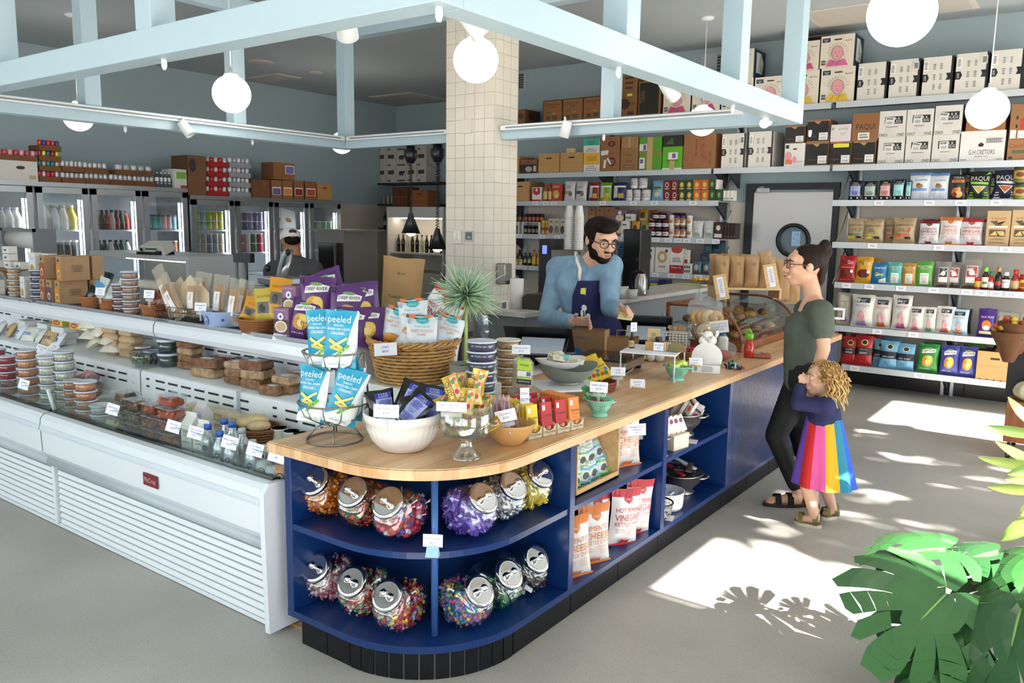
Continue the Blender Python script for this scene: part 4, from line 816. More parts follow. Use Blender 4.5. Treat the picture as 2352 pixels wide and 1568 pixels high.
bg('e',1998,2037,603,652,'#2476a8',[('t','peeled',.55,.75,.14,'#d9eef6',.75),('p',[(.3,.35),(.8,.45),(.8,.5),(.3,.42)],'#d8cf6a'),('p',[(.3,.5),(.8,.35),(.82,.4),(.35,.55)],'#c9bd4e'),('p',[(.5,.05),(.95,.05),(.95,.3),(.55,.2)],'#e6eef0')],'blue pea-crisp bag on the wall shelf')
for a,b,c,e,col,fl,lab in((2036,2071,602,654,'#5cb3a8','MAPLE','teal pretzel bag with a white label'),(2069,2103,604,656,'#c08e34','HONEY','gold pretzel bag with a white label'),(2101,2142,600,658,'#5aa83c','JALAPENO','green pretzel bag with a white label')):
 bg('e',a,b,c,e,col,[('t','POSITIVE',.5,.78,.1,WHT,.85),('t','PRETZELS',.5,.69,.05,WHT,.5),('r',.28,.08,.8,.52,'#ecebe4'),('t',fl,.54,.42,.07,col,.4)]+scribble(.54,.25,.36,.2,4,'#b8b4aa',2),lab)
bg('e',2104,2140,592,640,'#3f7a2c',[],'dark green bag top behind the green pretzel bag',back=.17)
CBG=clear('#c9c2b8',.35,.08)
for k,(a,b,c,e,lc,lab)in enumerate(((2146,2182,602,661,'#2d2a2c','cellophane bag of dark dried fruit with a black label'),(2168,2208,604,663,'#a8343a','cellophane bag of dried apple with a red label'),(2206,2252,598,666,'#b23a3e','cellophane bag of dried pepper with a tall red label'))):
 P,w,h=place(a,b,c,e,Y2);o=bg('e',a,b,c,e,CBG,[('r',.25,.2,.85,.78,'#e9e4e0'),('r',.28,.4,.82,.75,lc),('e',.55,.55,.16,.1,'#e9e4e0'),('t','VIA',.55,.7,.06,'#f0eae4',.4)],lab,back=.03*(k%2))
 bagfn_=bagfn(w*.86,h*.75,w*.3,k);MB().grid(lambda u,v:bagfn_(u,v),8,8,mat('#5a3c2a',.7,var=.5,vscale=60)).grid(lambda u,v:bagfn_(1-u,v,0,-1),8,8,mat('#5a3c2a',.7,var=.5,vscale=60)).obj('contents',o)
bt_=[('jar',2234,2253,640,667,'#c23a22','#b02018',[('r',.1,.2,.9,.7,'#d9a83c')],'squat red salsa jar at the start of the sauce row'),('b',2252,2272,617,669,'#3f2014','#7cc83a',[('r',.05,.1,.95,.55,'#e8e4dc'),('r',.3,.25,.7,.35,'#4c7a3c')],'hot sauce bottle with lime green cap'),('b',2267,2283,627,669,'#b02a1c','#2c6a40',[('p',[(.1,.12),(.9,.08),(.9,.4),(.1,.5)],'#e9e6e0')],'small red hot sauce bottle with dark green cap'),('b',2283,2302,617,671,'#2a1814','#a8864a',[('r',.05,.1,.95,.5,'#2a2224'),('e',.5,.3,.3,.1,'#c2342c')],'dark sauce bottle with gold cap'),('b',2298,2320,628,671,'#3a1810','#dcdcdc',[('r',.05,.15,.95,.6,'#e9e6e0'),('t','SMOKY',.5,.45,.08,INK,.6)],'dark barbecue bottle with white cap and label'),('b',2320,2342,623,673,'#9e2a1c','#c22a22',[('r',.05,.12,.95,.48,'#c9a77c')],'red ketchup bottle with red cap'),('jar',2339,2362,634,673,'#b83422','#b02018',[('r',.05,.2,.95,.7,'#d8b840'),('e',.5,.4,.25,.14,'#b02a20')],'salsa jar with a yellow label by the right edge')]
SAUCE=[(.8,0),(1,.03),(1,.55),(.85,.64),(.5,.74),(.45,.86)]
for ty,a,b,c,e,col,cap,ops,lab in bt_:
 P,w,h=place(a,b,c,e,Y2);P.z=SHZ['e']+.001;P.y=Y2+w/2
 if ty=='jar':cylp('salsa_jar',lab,'jar',P,w/2*.92,h,col,ops,cap,.16)
 else:bottle('sauce_bottle',lab,'bottle',P,w/2*.92,h,col,cap,ops,SAUCE,capr=.6,caph=.2)
bg('f',1921,1953,663,736,'#d8cfc0',monk(.55,.4,.3,'#b8404c')+[('r',.2,.75,.85,.92,'#e6dcc4')],'pale popcorn bag half hidden by the woman',back=.1)
for a,b,c,e,rb,w1,lab,bk in((1953,2006,665,739,'#a47ac6','POPCORN','large white popcorn bag with a monk in purple robe',0),(2001,2047,672,744,'#d9602c','POPCORN','large white popcorn bag with a monk in orange robe',.02),(2047,2093,668,748,'#a8408a','POPCORN','large white popcorn bag with a monk in magenta robe',0),(2083,2122,694,751,'#cc5a6c','PALEO','small white puff bag with a pink print',0),(2118,2150,697,755,'#4c9a5c','PALEO','small white puff bag with a green print',.01),(2149,2193,695,758,'#c24a44','PALEO','small white puff bag with a red print',0)):
 bg('f',a,b,c,e,'#e3ddd4',d_popcorn(rb,w1),lab,back=bk)
bg('f',2180,2224,702,761,'#bcdbe9',d_popcorn('#c9813a','PALEO PUFFS'),'pale blue puff bag at the end of the popcorn row')
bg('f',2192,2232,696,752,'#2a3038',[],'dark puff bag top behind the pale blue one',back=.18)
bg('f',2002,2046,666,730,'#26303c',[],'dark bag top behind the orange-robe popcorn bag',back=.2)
bg('f',2245,2288,700,766,'#45237c',[('t','PALEO PUFFS',.52,.7,.075,'#e6d9f2',.75),('e',.5,.42,.27,.17,'#dd7a2c'),('e',.5,.32,.2,.08,'#e9e6ee'),('r',.12,.1,.9,.2,'#e0d29c')],'purple puff bag standing alone on the popcorn shelf')
CC=clear('#e8ece8',.2,.06)
for k,(a,b,c,e)in enumerate(((2292,2342,742,768),(2292,2342,706,741),(2343,2393,744,770),(2343,2393,708,743))):
 P,w,h=place(a,b,c,e,Y2);P.z=SHZ['f']+.001+(0 if k%2==0 else place(a,b,742,768,Y2)[2]+.003);dd=w*.7;P.y=Y2+dd/2
 mb=MB().box((0,0,h/2),(w*.98,dd,h),CC,bev=.012);o=finish(mb,None,'nut_clamshell','clear clamshell of nuts beside the purple bag, %s of the %s stack'%('lower' if k%2==0 else 'upper','left' if k<2 else 'cut-off right'),'container',P)
 MB().box((0,0,h*.42),(w*.9,dd*.9,h*.75),mat('#a8683a',.7,var=.5,vscale=90),bev=.01).obj('nuts',o);lb=MB();lb.box((0,-dd/2-.001,h*.5),(w*.4,.002,h*.5),'#2c3a30');lb.obj('label',o)
def d_red(c):return[('e',.55,.78,.2,.1,'#d8cf8c'),('e',.55,.78,.15,.07,'#2a2420'),('r',0,.36,1,.6,'#2a1a1c'),('t','LATE JULY' if 0 else 'UGLIES',.5,.54,.06,'#d8d0c8',.6)]+scribble(.5,.43,.7,.08,2,'#d8d0c8',4)
def d_bl():return[('e',.55,.79,.2,.1,'#d8cf8c'),('e',.55,.79,.15,.07,'#2a3440'),('r',0,.36,1,.62,'#1c2430'),('t','DARK RUSSET',.5,.43,.05,WHT,.8),('t','7c',.4,.2,.12,'#1c2430',.3)]
for k,(a,b,c,e,bk)in enumerate(((1932,1968,766,829,.02),(1950,1986,760,826,.14),(1962,2003,763,832,0),(1984,2020,757,828,.16))):bg('g',a,b,c,e,'#b2242a',d_red(0),('red potato-chip bag at the bottom shelf end','red potato-chip bag leaning behind the first two','red potato-chip bag in front, its print fully visible','red potato-chip bag behind, next to the blue bags')[k],back=bk)
for k,(a,b,c,e,bk)in enumerate(((2004,2033,772,834,.08),(2019,2062,775,838,0),(2056,2100,782,843,0),(2030,2068,766,832,.2))):bg('g',a,b,c,e,'#6fa8cc',d_bl(),('light blue potato-chip bag squeezed beside the red bags','light blue potato-chip bag in the middle of the three','light blue potato-chip bag nearest the green bag','light blue bag top behind the middle blue bag')[k],back=bk)
bg('g',2106,2155,784,850,'#2f8a3c',d_deep('#2f8a3c'),'green kettle-chip bag on the bottom shelf')
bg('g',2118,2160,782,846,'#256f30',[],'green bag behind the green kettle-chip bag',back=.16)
bg('g',2158,2202,788,856,'#43489e',d_deep('#43489e'),'indigo kettle-chip bag next to the green one')
bg('g',2200,2244,793,863,'#43489e',d_deep('#43489e'),'indigo kettle-chip bag next to the wooden crate')
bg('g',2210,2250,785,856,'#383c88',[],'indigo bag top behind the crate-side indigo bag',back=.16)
crate('g',2242,2326,806,872,.34,'light pine crate with a slot handle on the bottom shelf',Y=Y2-.02)
P=AY(2280,806,Y2+.1)
bagp('snack_bag','black chip bag dropped into the pine crate','bag',(P.x,Y2+.1,SHZ['g']+.14),.19,.28,.06,'#1d1c1e',[('r',.2,.5,.8,.6,'#d9702c')],roll=.5,seed=4)
bagp('snack_bag','green bag lying inside the pine crate','bag',(P.x-.1,Y2+.2,SHZ['g']+.1),.19,.26,.06,'#5a8c3c',[],roll=-.3,seed=5)
# left-hand shelves
crate('c',1173,1215,414,459,.36,'pine crate beside the pillar on the upper food shelf',Y=Y2)
bx('c',1222,1243,428,460,.1,'#ece6e0',[('r',0,0,1,.12,'#c0302c'),('p',[(.1,.95),(.9,.95),(.9,.55),(.5,.42),(.1,.55)],'#c0302c'),('e',.5,.8,.12,.1,WHT)],'red and white salt tin box','salt_box')
for k,(a,b)in enumerate(((1246,1256),(1257,1267))):
 P,w,h=place(a,b,419,460,Y2);P.z=SHZ['c']+.001;P.y+=.03
 bottle('syrup_bottle','amber syrup bottle with red cap, %s of the two'%('left' if not k else 'right'),'bottle',P,w/2,h,'#9a5a26','#b52c24',[('r',.1,.1,.9,.55,'#d9b070')],capr=.6,caph=.15)
bx('c',1267,1288,421,460,.08,'#b4402c',[('t','INTERNAL' if 0 else 'OATERY',.5,.85,.14,'#f0d9b0',.8),('e',.5,.4,.35,.25,'#d9a860'),('e',.6,.3,.2,.12,'#e8c890')],'red cereal box beside the syrup bottles','cereal_box')
for k,(a,b,c1)in enumerate(((1293,1318,'#b79a3c'),(1319,1345,'#3c4c8c'))):bg('c',a,b,414,460,'#d9d6d4',[('r',.1,.35,.75,.5,c1),('e',.65,.35,.18,.12,'#8a6a4a')]+scribble(.45,.7,.5,.15,3,'#9a9698',k),'pale flour pouch with a %s band'%('mustard' if not k else 'navy'),d=.35)
for k,(a,b,c1)in enumerate(((1350,1374,'#8c2a24'),(1375,1402,'#7aa82c'),(1405,1436,'#26315e'))):bg('c',a,b,418,461,c1,[('r',.05,.72,.95,.82,WHT),('p',[(.05,.15),(.4,.2),(.4,.72),(.05,.72)],'#d9d2c8'),('r',.45,.15,.85,.4,'#c9a84a'),('r',.3,.0,.8,.14,'#d6c23c' if k==1 else c1)],'%s seed pouch with a white band'%('maroon','lime green','navy')[k],d=.35)
for k,(a,b,c,e)in enumerate(((1435,1450,433,461),(1452,1468,433,461),(1470,1490,433,461),(1445,1462,407,433),(1464,1482,407,433))):
 P,w,h=place(a,b,c,e,Y2);P.z=SHZ['c']+.001+(0 if k<3 else place(1435,1450,433,461,Y2)[2]+.002);P.y+=w/2
 cylp('oats_tin','white oats tin with red lettering, %s'%('bottom row, left','bottom row, middle','bottom row, right','top row, left','top row, right')[k],'tin',P,w/2,h,'#dedcdc',[('t','OATS',.5,.5,.2,'#a03a34',.5),('r',.2,.3,.8,.34,INK)],'#3a3230',.08)
bg('c',1495,1522,414,461,'#7fb0c9',[('p',[(.15,.55),(.85,.55),(.8,.68),(.2,.68)],'#3a4a2c'),('r',.2,.57,.8,.6,'#d8b83c'),('e',.5,.3,.25,.12,'#d9c8a8')],'light blue grain bag beside the tea boxes',d=.4)
TC={'r':'#7a1f24','g':'#2f4a2a','o':'#c8662c','w':'#e8e4da'}
xs=[1524,1541,1558,1575,1592,1610,1628,1644,1660]
hh_=None
for rw,seq,(c,e)in((0,'rrggoogg',(436,461)),(1,'rrggoogw',(413,435))):
 for k,q in enumerate(seq):
  a,b=xs[k],xs[k+1]-1
  if q=='w':b=a+7
  ops=[('e',.5,.5,.27,.28,'#e0d2b4' if q=='r' else '#d8b03c'),('e',.5,.5,.18,.19,TC[q]if q=='r' else '#e0c060'),('r',.2,.04,.8,.14,'#d9c8a0')]if q!='w' else[]
  if q=='g' and k>5:ops=[('e',.5,.5,.27,.28,'#4a7a3a'),('e',.5,.55,.15,.2,'#8ab04c')]
  z=None if not rw else hz+.001
  t_=bx('c',a,b,c,e,.12,TC[q],ops,'%s tea box, %s from the left in the %s row'%({'r':'dark red','g':'dark green','o':'orange','w':'white edge of a'}[q],ORD[k],'top' if rw else 'bottom'),'tea_box',z=z)
  if not rw and k==0:hz=t_
for k,(a,b)in enumerate(((1661,1667),(1668,1676),(1677,1685))):bx('c',a,b,438,461,.1,TC['w'],[('r',.2,.1,.8,.3,'#8a9a7a')],'%s of the thin white tea boxes at the shelf end'%ORD[k],'tea_box')
for rk,(x0,x1,nj)in enumerate(((1169,1191,3),(1200,1238,4))):
 P,w,h=place(x0,x1,508,535,Y2);t=thing('wire_rack','small white wire rack over the spice jars, %s one'%('pillar-side' if not rk else 'right'),'rack',(P.x,Y2+.06,SHZ['d']+.001))
 for s in(-1,1):
  MB().b3(s*w/2-.004,s*w/2+.004,-.07,.07,0,h,'#e6e4e0').obj('side_panel',t)
 MB().b3(-w/2,w/2,-.07,.07,h,h+.006,'#e6e4e0').obj('shelf',t);rz=SHZ['d']+h+.008
def jarrow(pxs,c,e,row,col,lid,z,labf,name='spice_jar',ops=(),wf=.9,bk=0,cat='jar'):
 for k,px in enumerate(pxs):
  w_=(pxs[1]-pxs[0])*wf;P,w,h=place(px-w_/2,px+w_/2,c,e,Y2+bk);P.z=z if z else SHZ[row]+.001;P.y+=w/2+.01
  cylp(name,labf(k),cat,P,w/2,h,col,ops,lid,.2,n=14)
jarrow([1174,1182.5,1191],490,509,'d','#3a2018','#17171a',rz,lambda k:'tiny dark spice jar on the pillar-side rack, '+ORD[k],ops=[('r',.1,.2,.9,.6,'#8a5a3a')])
jarrow([1205,1214,1223,1232,1241],490,509,'d','#4a2216','#17171a',rz,lambda k:'tiny dark spice jar on the right rack, '+ORD[k],ops=[('r',.1,.2,.9,.6,'#a05a32')])
jarrow([1173,1180,1187],515,534,'d','#2e1c16','#17171a',None,lambda k:'tiny spice jar under the pillar-side rack, '+ORD[k],ops=[('r',.1,.2,.9,.6,'#6a5a4a')])
jarrow([1204,1213,1222,1231],514,534,'d','#2e1c16','#17171a',None,lambda k:'tiny spice jar under the right rack, '+ORD[k],ops=[('r',.1,.2,.9,.6,'#8a7a6a')])
jarrow([1245,1254],503,535,'d','#c9a43a','#d8b83c',None,lambda k:'yellow spice tin, '+('left' if not k else 'right'),ops=[('r',.1,.3,.9,.5,'#8a3a2a')])
for k,(a,b,c1)in enumerate(((1259,1272,'#7a4a5a'),(1273,1285,'#8a7a5a'),(1286,1298,'#4a3a2a'))):bx('d',a,b,498,535,.08,'#cdbfae',[('e',.5,.32,.4,.25,c1),('r',.2,.75,.8,.85,'#8a7a6a')],ORD[k]+' beige chocolate box left of the cup stacks','chocolate_box')
for k,(a,b,c1)in enumerate(((1350,1367,'#b8782c'),(1368,1386,'#9a4a2a'),(1387,1410,'#7a4a4a'))):bx('d',a,b,473,540,.12,'#8a5f3c',[('r',.15,.05,.85,.7,c1),('e',.5,.4,.2,.12,'#e0d0b0'),('p',[(.4,.85),(.6,.85),(.5,.95)],BLK)],ORD[k]+' brown pasta box with a coloured window behind the man\'s head','pasta_box')
q=bx('d',1411,1432,509,541,.1,'#6e5266',[('e',.5,.5,.3,.3,'#d9c8a8')],'lower mauve cracker box on the wall shelf','cracker_box')
bx('d',1410,1437,478,508,.1,'#7a5e72',[('e',.5,.75,.16,.14,WHT),('e',.5,.35,.34,.25,'#d9c8a8')],'upper mauve cracker box on the wall shelf','cracker_box',z=q+.001)
q=bx('d',1426,1442,503,539,.1,'#e2ddd4',[('e',.5,.3,.25,.16,'#a8783c'),('r',.2,.7,.8,.8,'#6a6a5a')],'white cracker box behind the man, lower','cracker_box',Y=Y2-.01)
bx('d',1433,1454,487,503,.09,'#d6d0c6',[('r',.2,.3,.8,.6,'#7a7a6a')],'white cracker box lying on top of the other, behind the man','cracker_box',z=q+.001)
for k,(a,b,c,e,c1)in enumerate(((1448,1467,503,539,'#c98a2c'),(1468,1488,503,540,'#8a8a4a'),(1456,1478,478,508,'#c98a2c'),(1479,1500,480,508,'#8a6a34'))):
 P,w,h=place(a,b,c,e,Y2);o=bg('d',a,b,c,e,c1,[('e',.5,.5,.28,.25,'#3a3430'),('r',.2,.1,.8,.25,'#d9c89a')],'%s dried-mushroom pouch, %s tier'%(('gold','olive','gold','brown')[k],'lower' if k<2 else 'upper'),d=.4)
 if k>1:o.location.z+=.19;o.location.y+=.1
def jam(x0,c,e,z,lab,col='#2c1418',lid='#7a1a22',bk=0):
 P,w,h=place(x0,x0+15,c,e,Y2+bk);P.z=z;P.y+=w/2;cylp('jam_jar',lab,'jar',P,w/2,h,col,[('r',.1,.2,.9,.62,'#d9d4cf'),('r',.3,.36,.7,.46,'#5a4a6a')],lid,.2,n=16)
 return z+h
z0=SHZ['d']+.001
for k,(x0,ld_)in enumerate(((1488,'#7a1a22'),(1503,'#1e2030'),(1519,'#7a1a22'))):
 z1_=jam(x0,520,541,z0,'dark jam jar, bottom row, %s'%ORD[k],lid=ld_);z2_=jam(x0,501,520,z1_+.001,'dark jam jar, second row, %s'%ORD[k],lid=ld_)
 if k<2:jam(x0+9,484,502,z2_+.001,'dark jam jar, top row, %s'%ORD[k],bk=.05)
for k in range(2):jam(1542+14*k,486,503,z2_+.001,'dark jam jar peeping over the nut butters, %s'%ORD[k],bk=.16)
for rw in range(2):
 for k,(x0,col,ld_)in enumerate(((1534,'#d8d4cc','#e2e0dc'),(1547,'#a8682c','#2c3470'),(1560,'#a8682c','#2c3470'),(1575,'#e0dcd6','#dedcd8'))):
  P,w,h=place(x0,x0+13,517 if not rw else 491,543 if not rw else 517,Y2);P.z=z0 if not rw else z0+h+.001;P.y+=w/2
  cylp('nut_butter_jar','%s nut butter jar, %s row, %s from the left'%('blue-lidded' if 0<k<3 else 'white','upper' if rw else 'lower',ORD[k]),'jar',P,w/2,h,col,[('r',.1,.15,.9,.65,'#e6e0d6'),('e',.5,.42,.25,.14,'#b8783c'),('r',.2,.55,.8,.63,'#7a2a3a' if 0<k<3 else '#b8a888')],ld_,.2,n=16)
for k in range(3):
 P,w,h=place(1591+9*k,1599+9*k,494,508,Y2+.14);P.z=z0+.18;P.y+=w/2;cylp('white_jar','%s small white jar behind the white pouches'%ORD[k],'jar',(P.x,P.y,SHZ['d']+.001),w/2,.22,'#dcd8d2',[],'#c9c5bf',.15,n=12)
for k,(a,b,c,e)in enumerate(((1588,1612,506,546),(1613,1640,506,547))):bg('d',a,b,c,e,'#d6d4d4',[('r',.25,.15,.75,.32,'#9ab88a'),('t','GOAT' if 0 else 'grain',.5,.55,.08,'#8a8a86',.5)],'white flour pouch with pale green label, %s'%('left' if not k else 'right'),d=.4)
bx('d',1638,1661,510,549,.1,'#33231c',[('e',.5,.65,.22,.16,'#d8d0c8'),('r',.12,.08,.88,.3,'#d8d0c8')],'dark brown cocoa box with a white emblem','cocoa_box')
for k in range(4):bx('d',1663+7*k,1669+7*k,512,549,.14,'#2e211b',[('r',.2,.1,.8,.2,'#6a5a4a')],'%s dark brown box edge at the end of the jar shelf'%ORD[k],'cocoa_box')
for a,b,c,e,col,cap,ops,lab in((1171,1180,553,605,'#3a7a2c','#2f6a2a',[('r',.1,.1,.9,.4,'#8ab04c')],'green oil bottle beside the pillar'),(1182,1195,570,605,'#2a1c14','#1c1a1a',[('r',.1,.15,.9,.35,'#6a3a24')],'dark round vinegar bottle'),(1199,1207,577,606,'#23261c','#1c1a1a',[('r',.1,.2,.9,.45,'#a8b86a')],'small dark bottle with pale green label, left'),(1209,1217,577,606,'#23261c','#1c1a1a',[('r',.1,.2,.9,.45,'#a8b86a')],'small dark bottle with pale green label, right'),(1218,1228,570,607,'#b8782c','#7a5a3a',[('r',.1,.1,.9,.5,'#d8b04c')],'amber cider vinegar bottle, left'),(1229,1239,570,607,'#b8782c','#7a5a3a',[('r',.1,.1,.9,.5,'#d8b04c')],'amber cider vinegar bottle, middle'),(1240,1248,572,607,'#a8682c','#7a5a3a',[('r',.1,.1,.9,.5,'#c89a3c')],'amber cider vinegar bottle, right')):
 P,w,h=place(a,b,c,e,Y2);P.z=SHZ['e']+.001;P.y+=w/2+.01;bottle('vinegar_bottle',lab,'bottle',P,w/2,h,col,cap,ops)
for k,(a,b)in enumerate(((1183,1190),(1191,1198))):
 P,w,h=place(a,b,593,607,Y2-.0);P.z=SHZ['e']+.001;P.y+=w/2-.01;cylp('honey_jar','tiny gold-lidded honey jar, '+('left' if not k else 'right'),'jar',P,w/2,h,'#c9b890',[],'#c9a85a',.3,n=12)
bg('e',1249,1271,556,606,'#e2dad4',[('r',0,.72,1,1,'#b4202a'),('e',.5,.72,.25,.1,'#b4202a'),('e',.5,.25,.35,.16,'#8a4a2a')],'red and white granola bag left of the coffee grinder')
def ringo(c):return[('e',.5,.62,.33,.24,c),('e',.5,.62,.17,.125,'#e9e6df'),('e',.78,.86,.1,.07,'#4a4a78')]+scribble(.5,.24,.5,.1,2,'#7a6a5a',2)
bx('e',1432,1466,567,619,.07,'#e6dfd2',[('r',0,.8,1,1,'#c9807a'),('p',[(.1,.66),(.9,.66),(.85,.84),(.5,.92),(.15,.84)],'#3f5a34'),('t','CASCADIAN',.5,.74,.07,'#e8e0c0',.6),('e',.35,.32,.33,.2,'#9a4a3a'),('e',.35,.33,.24,.14,'#c87a5a')],'cereal box with a green banner and a bowl print','cereal_box')
bx('e',1468,1502,565,622,.07,'#e4dfd8',ringo('#5a3a28'),'white cereal box with a brown chocolate ring print','cereal_box',edge='#3a3a58')
bx('e',1504,1538,565,623,.07,'#e4dfd8',ringo('#c9a05a'),'white cereal box with a golden flake ring print','cereal_box')
bx('e',1538,1570,569,626,.07,'#e8e4de',[('r',0,0,1,.33,'#b0242a'),('e',.5,.95,.4,.14,'#b84a34'),('t','LOVE',.5,.6,.1,'#3a2a5a',.5),('t','GROWN',.5,.49,.1,'#3a2a5a',.6),('t','Power Os',.5,.24,.08,WHT,.7)],'white and red cereal box with purple lettering','cereal_box')
bx('e',1571,1580,571,626,.07,'#d9d2c8',[('r',.1,.3,.9,.6,'#b0242a')],'narrow side of another red cereal box','cereal_box')
bx('e',1570,1587,605,629,.08,'#ded8cc',[('r',.1+.3*(k%3),.15+.4*(k//3),.28+.3*(k%3),.38+.4*(k//3),INK)for k in range(6)],'small white box printed with dark squares','rice_box',Y=Y2-.015)
for k,(a,b)in enumerate(((1588,1609),(1610,1631))):bg('e',a,b,598,629,'#4a6a7c',[('e',.5,.5,.25,.22,'#b8a890'),('r',.2,.12,.8,.2,'#8a3a34')],'small blue oat bag in front, %s'%('left' if not k else 'right'),d=.5)
n_=0
for rw in range(3):
 for k in range(3-(rw==2)):
  P,w,h=place(1600+22*k+8*rw,1621+22*k+8*rw,580-18*rw,599-18*rw,Y2+.16);o=boxp('oat_brick','dark blue oat packet in the pile behind, %s row, %s'%(('bottom','middle','top')[rw],ORD[k]),'packet',(P.x,Y2+.22,SHZ['e']+.002+.125*rw),w*.95,.122,.1,'#33505f',[('r',.2,.3,.8,.7,'#4c6a78')])
for k,(a,b)in enumerate(((1630,1650),(1652,1668))):bg('e',a,b,577+20*(1-k),630,'#8f6a44',[('e',.5,.5,.25,.15,'#a8482c')],'kraft coffee bag at the end of the cereal shelf, %s'%('front' if not k else 'back'),d=.5,back=.03*k)
for k in range(3):bx('e',1418+16*k,1433+16*k,551,566,.1,'#2f6a9a',[('r',.1,.1,.9,.3,'#4c8ab8')],'%s blue carton end behind the cereal boxes'%ORD[k],'small_carton',Y=Y2+.2,z=SHZ['e']+.26)
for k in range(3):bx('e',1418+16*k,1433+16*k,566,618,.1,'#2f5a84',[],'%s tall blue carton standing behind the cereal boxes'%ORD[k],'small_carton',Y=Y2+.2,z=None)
# candy jars in the corner bay
CHR=mat('#e8e8ea',.04,1)
JG=clear('#f6faf8',.15,.02)
JN=V3((0,-cos(R(40)),sin(R(40))));JC=V3((0,0,.098))
def jarpt(a,b,k=1.0):
 """squat jar facing -y: flat cheeks, round side view, sliced by the mouth plane"""
 ca,sa,cb,sb=cos(a),sin(a),cos(b),sin(b)
 e=lambda t,p:math.copysign(abs(t)**p,t)
 p=V3((.088*e(cb*sa,.6)if 0 else.088*e(sb,.55),.122*e(cb*ca,1)*1,.104*e(cb*sa,.9)))*k
 if p.z<-.094*k:p.z=-.094*k
 d=p.dot(JN)-.094*k
 if d>0:p-=JN*d
 return p+JC
def jarmesh(k,m):return MB().grid(lambda u,v:jarpt(2*pi*u,-pi/2+pi*v,k),26,14,m).mesh('jar')
JARM=jarmesh(1,JG)
q=JN.to_track_quat('Z','Y').to_matrix().to_4x4();q.translation=JC
LIDM=MB().lathe([(.058,.088),(.066,.09),(.067,.112),(.063,.118),(.05,.1165),(0,.1165)],CHR,36,M=q).mesh('lid')
KNM=MB().lathe([(.009,.116),(.008,.128),(.014,.136),(.016,.144),(.011,.152),(0,.154)],CHR,18,M=q).mesh('knob')
def candy_fill(kind,cols,seed,n=230,top=.16):
 r=random.Random(seed);mb=MB();ms=[mat(c,.25,0,coat=.4)if kind!='foil' else mat(c,.25,.7)for c in cols]
 core=mat(cols[0],.6);mb.grid(lambda u,v:(lambda p:V3((p.x,p.y,min(p.z,top-.03))))(jarpt(2*pi*u,-pi/2+pi*v,.7)),16,8,core)
 for i in range(n):
  p=jarpt(r.uniform(0,2*pi),math.asin(r.uniform(-.98,.98)),r.uniform(.75,.84))
  if p.z>top:p=V3((r.uniform(-.065,.065),r.uniform(-.085,.09),top-.025+r.uniform(-.012,.012)))
  m=r.choice(ms);T=Matrix.Translation(p)@Euler((r.uniform(0,6),r.uniform(0,6),r.uniform(0,6))).to_matrix().to_4x4()
  if kind=='twist':
   mb.ell((0,0,0),(.011,.008,.008),m,6,4,M=T);mb.add([(.009,0,0),(.021,.007,.002),(.021,-.007,-.002),(-.009,0,0),(-.021,.007,-.002),(-.021,-.007,.002)],[(0,1,2),(3,4,5),(2,1,0),(5,4,3)],m,M=T)
  elif kind=='bar':mb.box((0,0,0),(.042,.019,.006),m,M=T);mb.box((0,0,.0032),(.016,.012,.001),'#ecebf2',M=T)
  elif kind=='foil':mb.lathe([(.011,-.006),(.009,.002),(.003,.01),(.001,.016)],m,6,M=T)
  elif kind=='pop':
   mb.ell((0,0,0),(.013,.013,.013),m,7,5,M=T)
   if i%3==0 and p.z>.08:mb.tube([p,p+V3((r.uniform(-.02,.03),r.uniform(-.01,.02),r.uniform(.01,.035)))*1.2],.0022,'#f3f0ea',5)
  else:mb.ell((0,0,0),(.014,.01,.007),m,6,4,M=T)
 return mb
jars=[('twist',['#e8861a','#f09a2c','#d9700f'],'orange wrapped candies',230,.17),('foil',['#b8402a','#1f7a3c','#c9502c','#a8331f'],'red and green foil chocolates',300,.17),('pop',['#c2303f','#d8566a','#4a3a9a','#b82a2a','#e0e0e4'],'lollipops with white sticks',200,.15),('twist',['#e8c9cf','#e09aa8','#f0e6e6','#c9485a'],'pink and white peppermints',230,.165),('twist',['#c93a34','#e07a3c','#3c9a4c','#e8b0a8','#f0dada'],'mixed red, orange and green hard candies',230,.165),('twist',['#c4283c','#d9485a','#e8c83c','#8ab8d8','#b82034'],'red, yellow and pale blue wrapped candies',240,.17),('bar',['#6f4fc0','#8462d0','#5c3fae'],'purple wrapped bars',190,.165),('foil',['#d0d0d6','#b8b8c0','#e8e8ee'],'silver foil kisses',300,.16),('bar',['#e8cf2a','#f0dc3c','#d9bc1c'],'yellow wrapped bars',190,.185),('twist',['#3c8ad0','#e8c832','#d84a8a','#8a5ac0','#3ca86a','#e0608a'],'rainbow wrapped gum pieces',320,.165),('bar',['#1f6a3c','#2c8a50','#17502c'],'dark green foil mints',110,.09),('bar',['#2a2226','#4a2a2e','#d8d4d6'],'a few black wrapped bars',45,.06)]
spots=[(757,1,0),(842,1,0),(922,1,0),(760,0,0),(840,0,0),(920,0,0),(1080,1,1),(1182,1,1),(1258,1,1),(1072,0,1),(1160,0,1),(1245,0,1)]
for(kd,cols,nm,n,tp_),(px,up,side)in zip(jars,spots):
 z=(ZS2 if up else ZB)+.001
 if side:P=(-1.985,{1:2.44,0:2.42}[up]+.2*([1080,1182,1258]if up else[1072,1160,1245]).index(px),z);rz=pi/2
 else:P=AY(px,1230 if up else 1420,2.24);P=(P.x,2.24,z);rz=0
 t=thing('candy_jar','chrome-lidded candy jar of '+nm,'candy jar',P,rz-(.1 if side else-.1),'tilted candy jars in the corner shelves')
 put(JARM,'jar_body',t);put(LIDM,'lid',t);put(KNM,'lid_knob',t)
 candy_fill(kd,cols,hash(nm)%97 if 0 else len(nm)*7+px,n,tp_).obj('candies',t)['kind']='stuff'
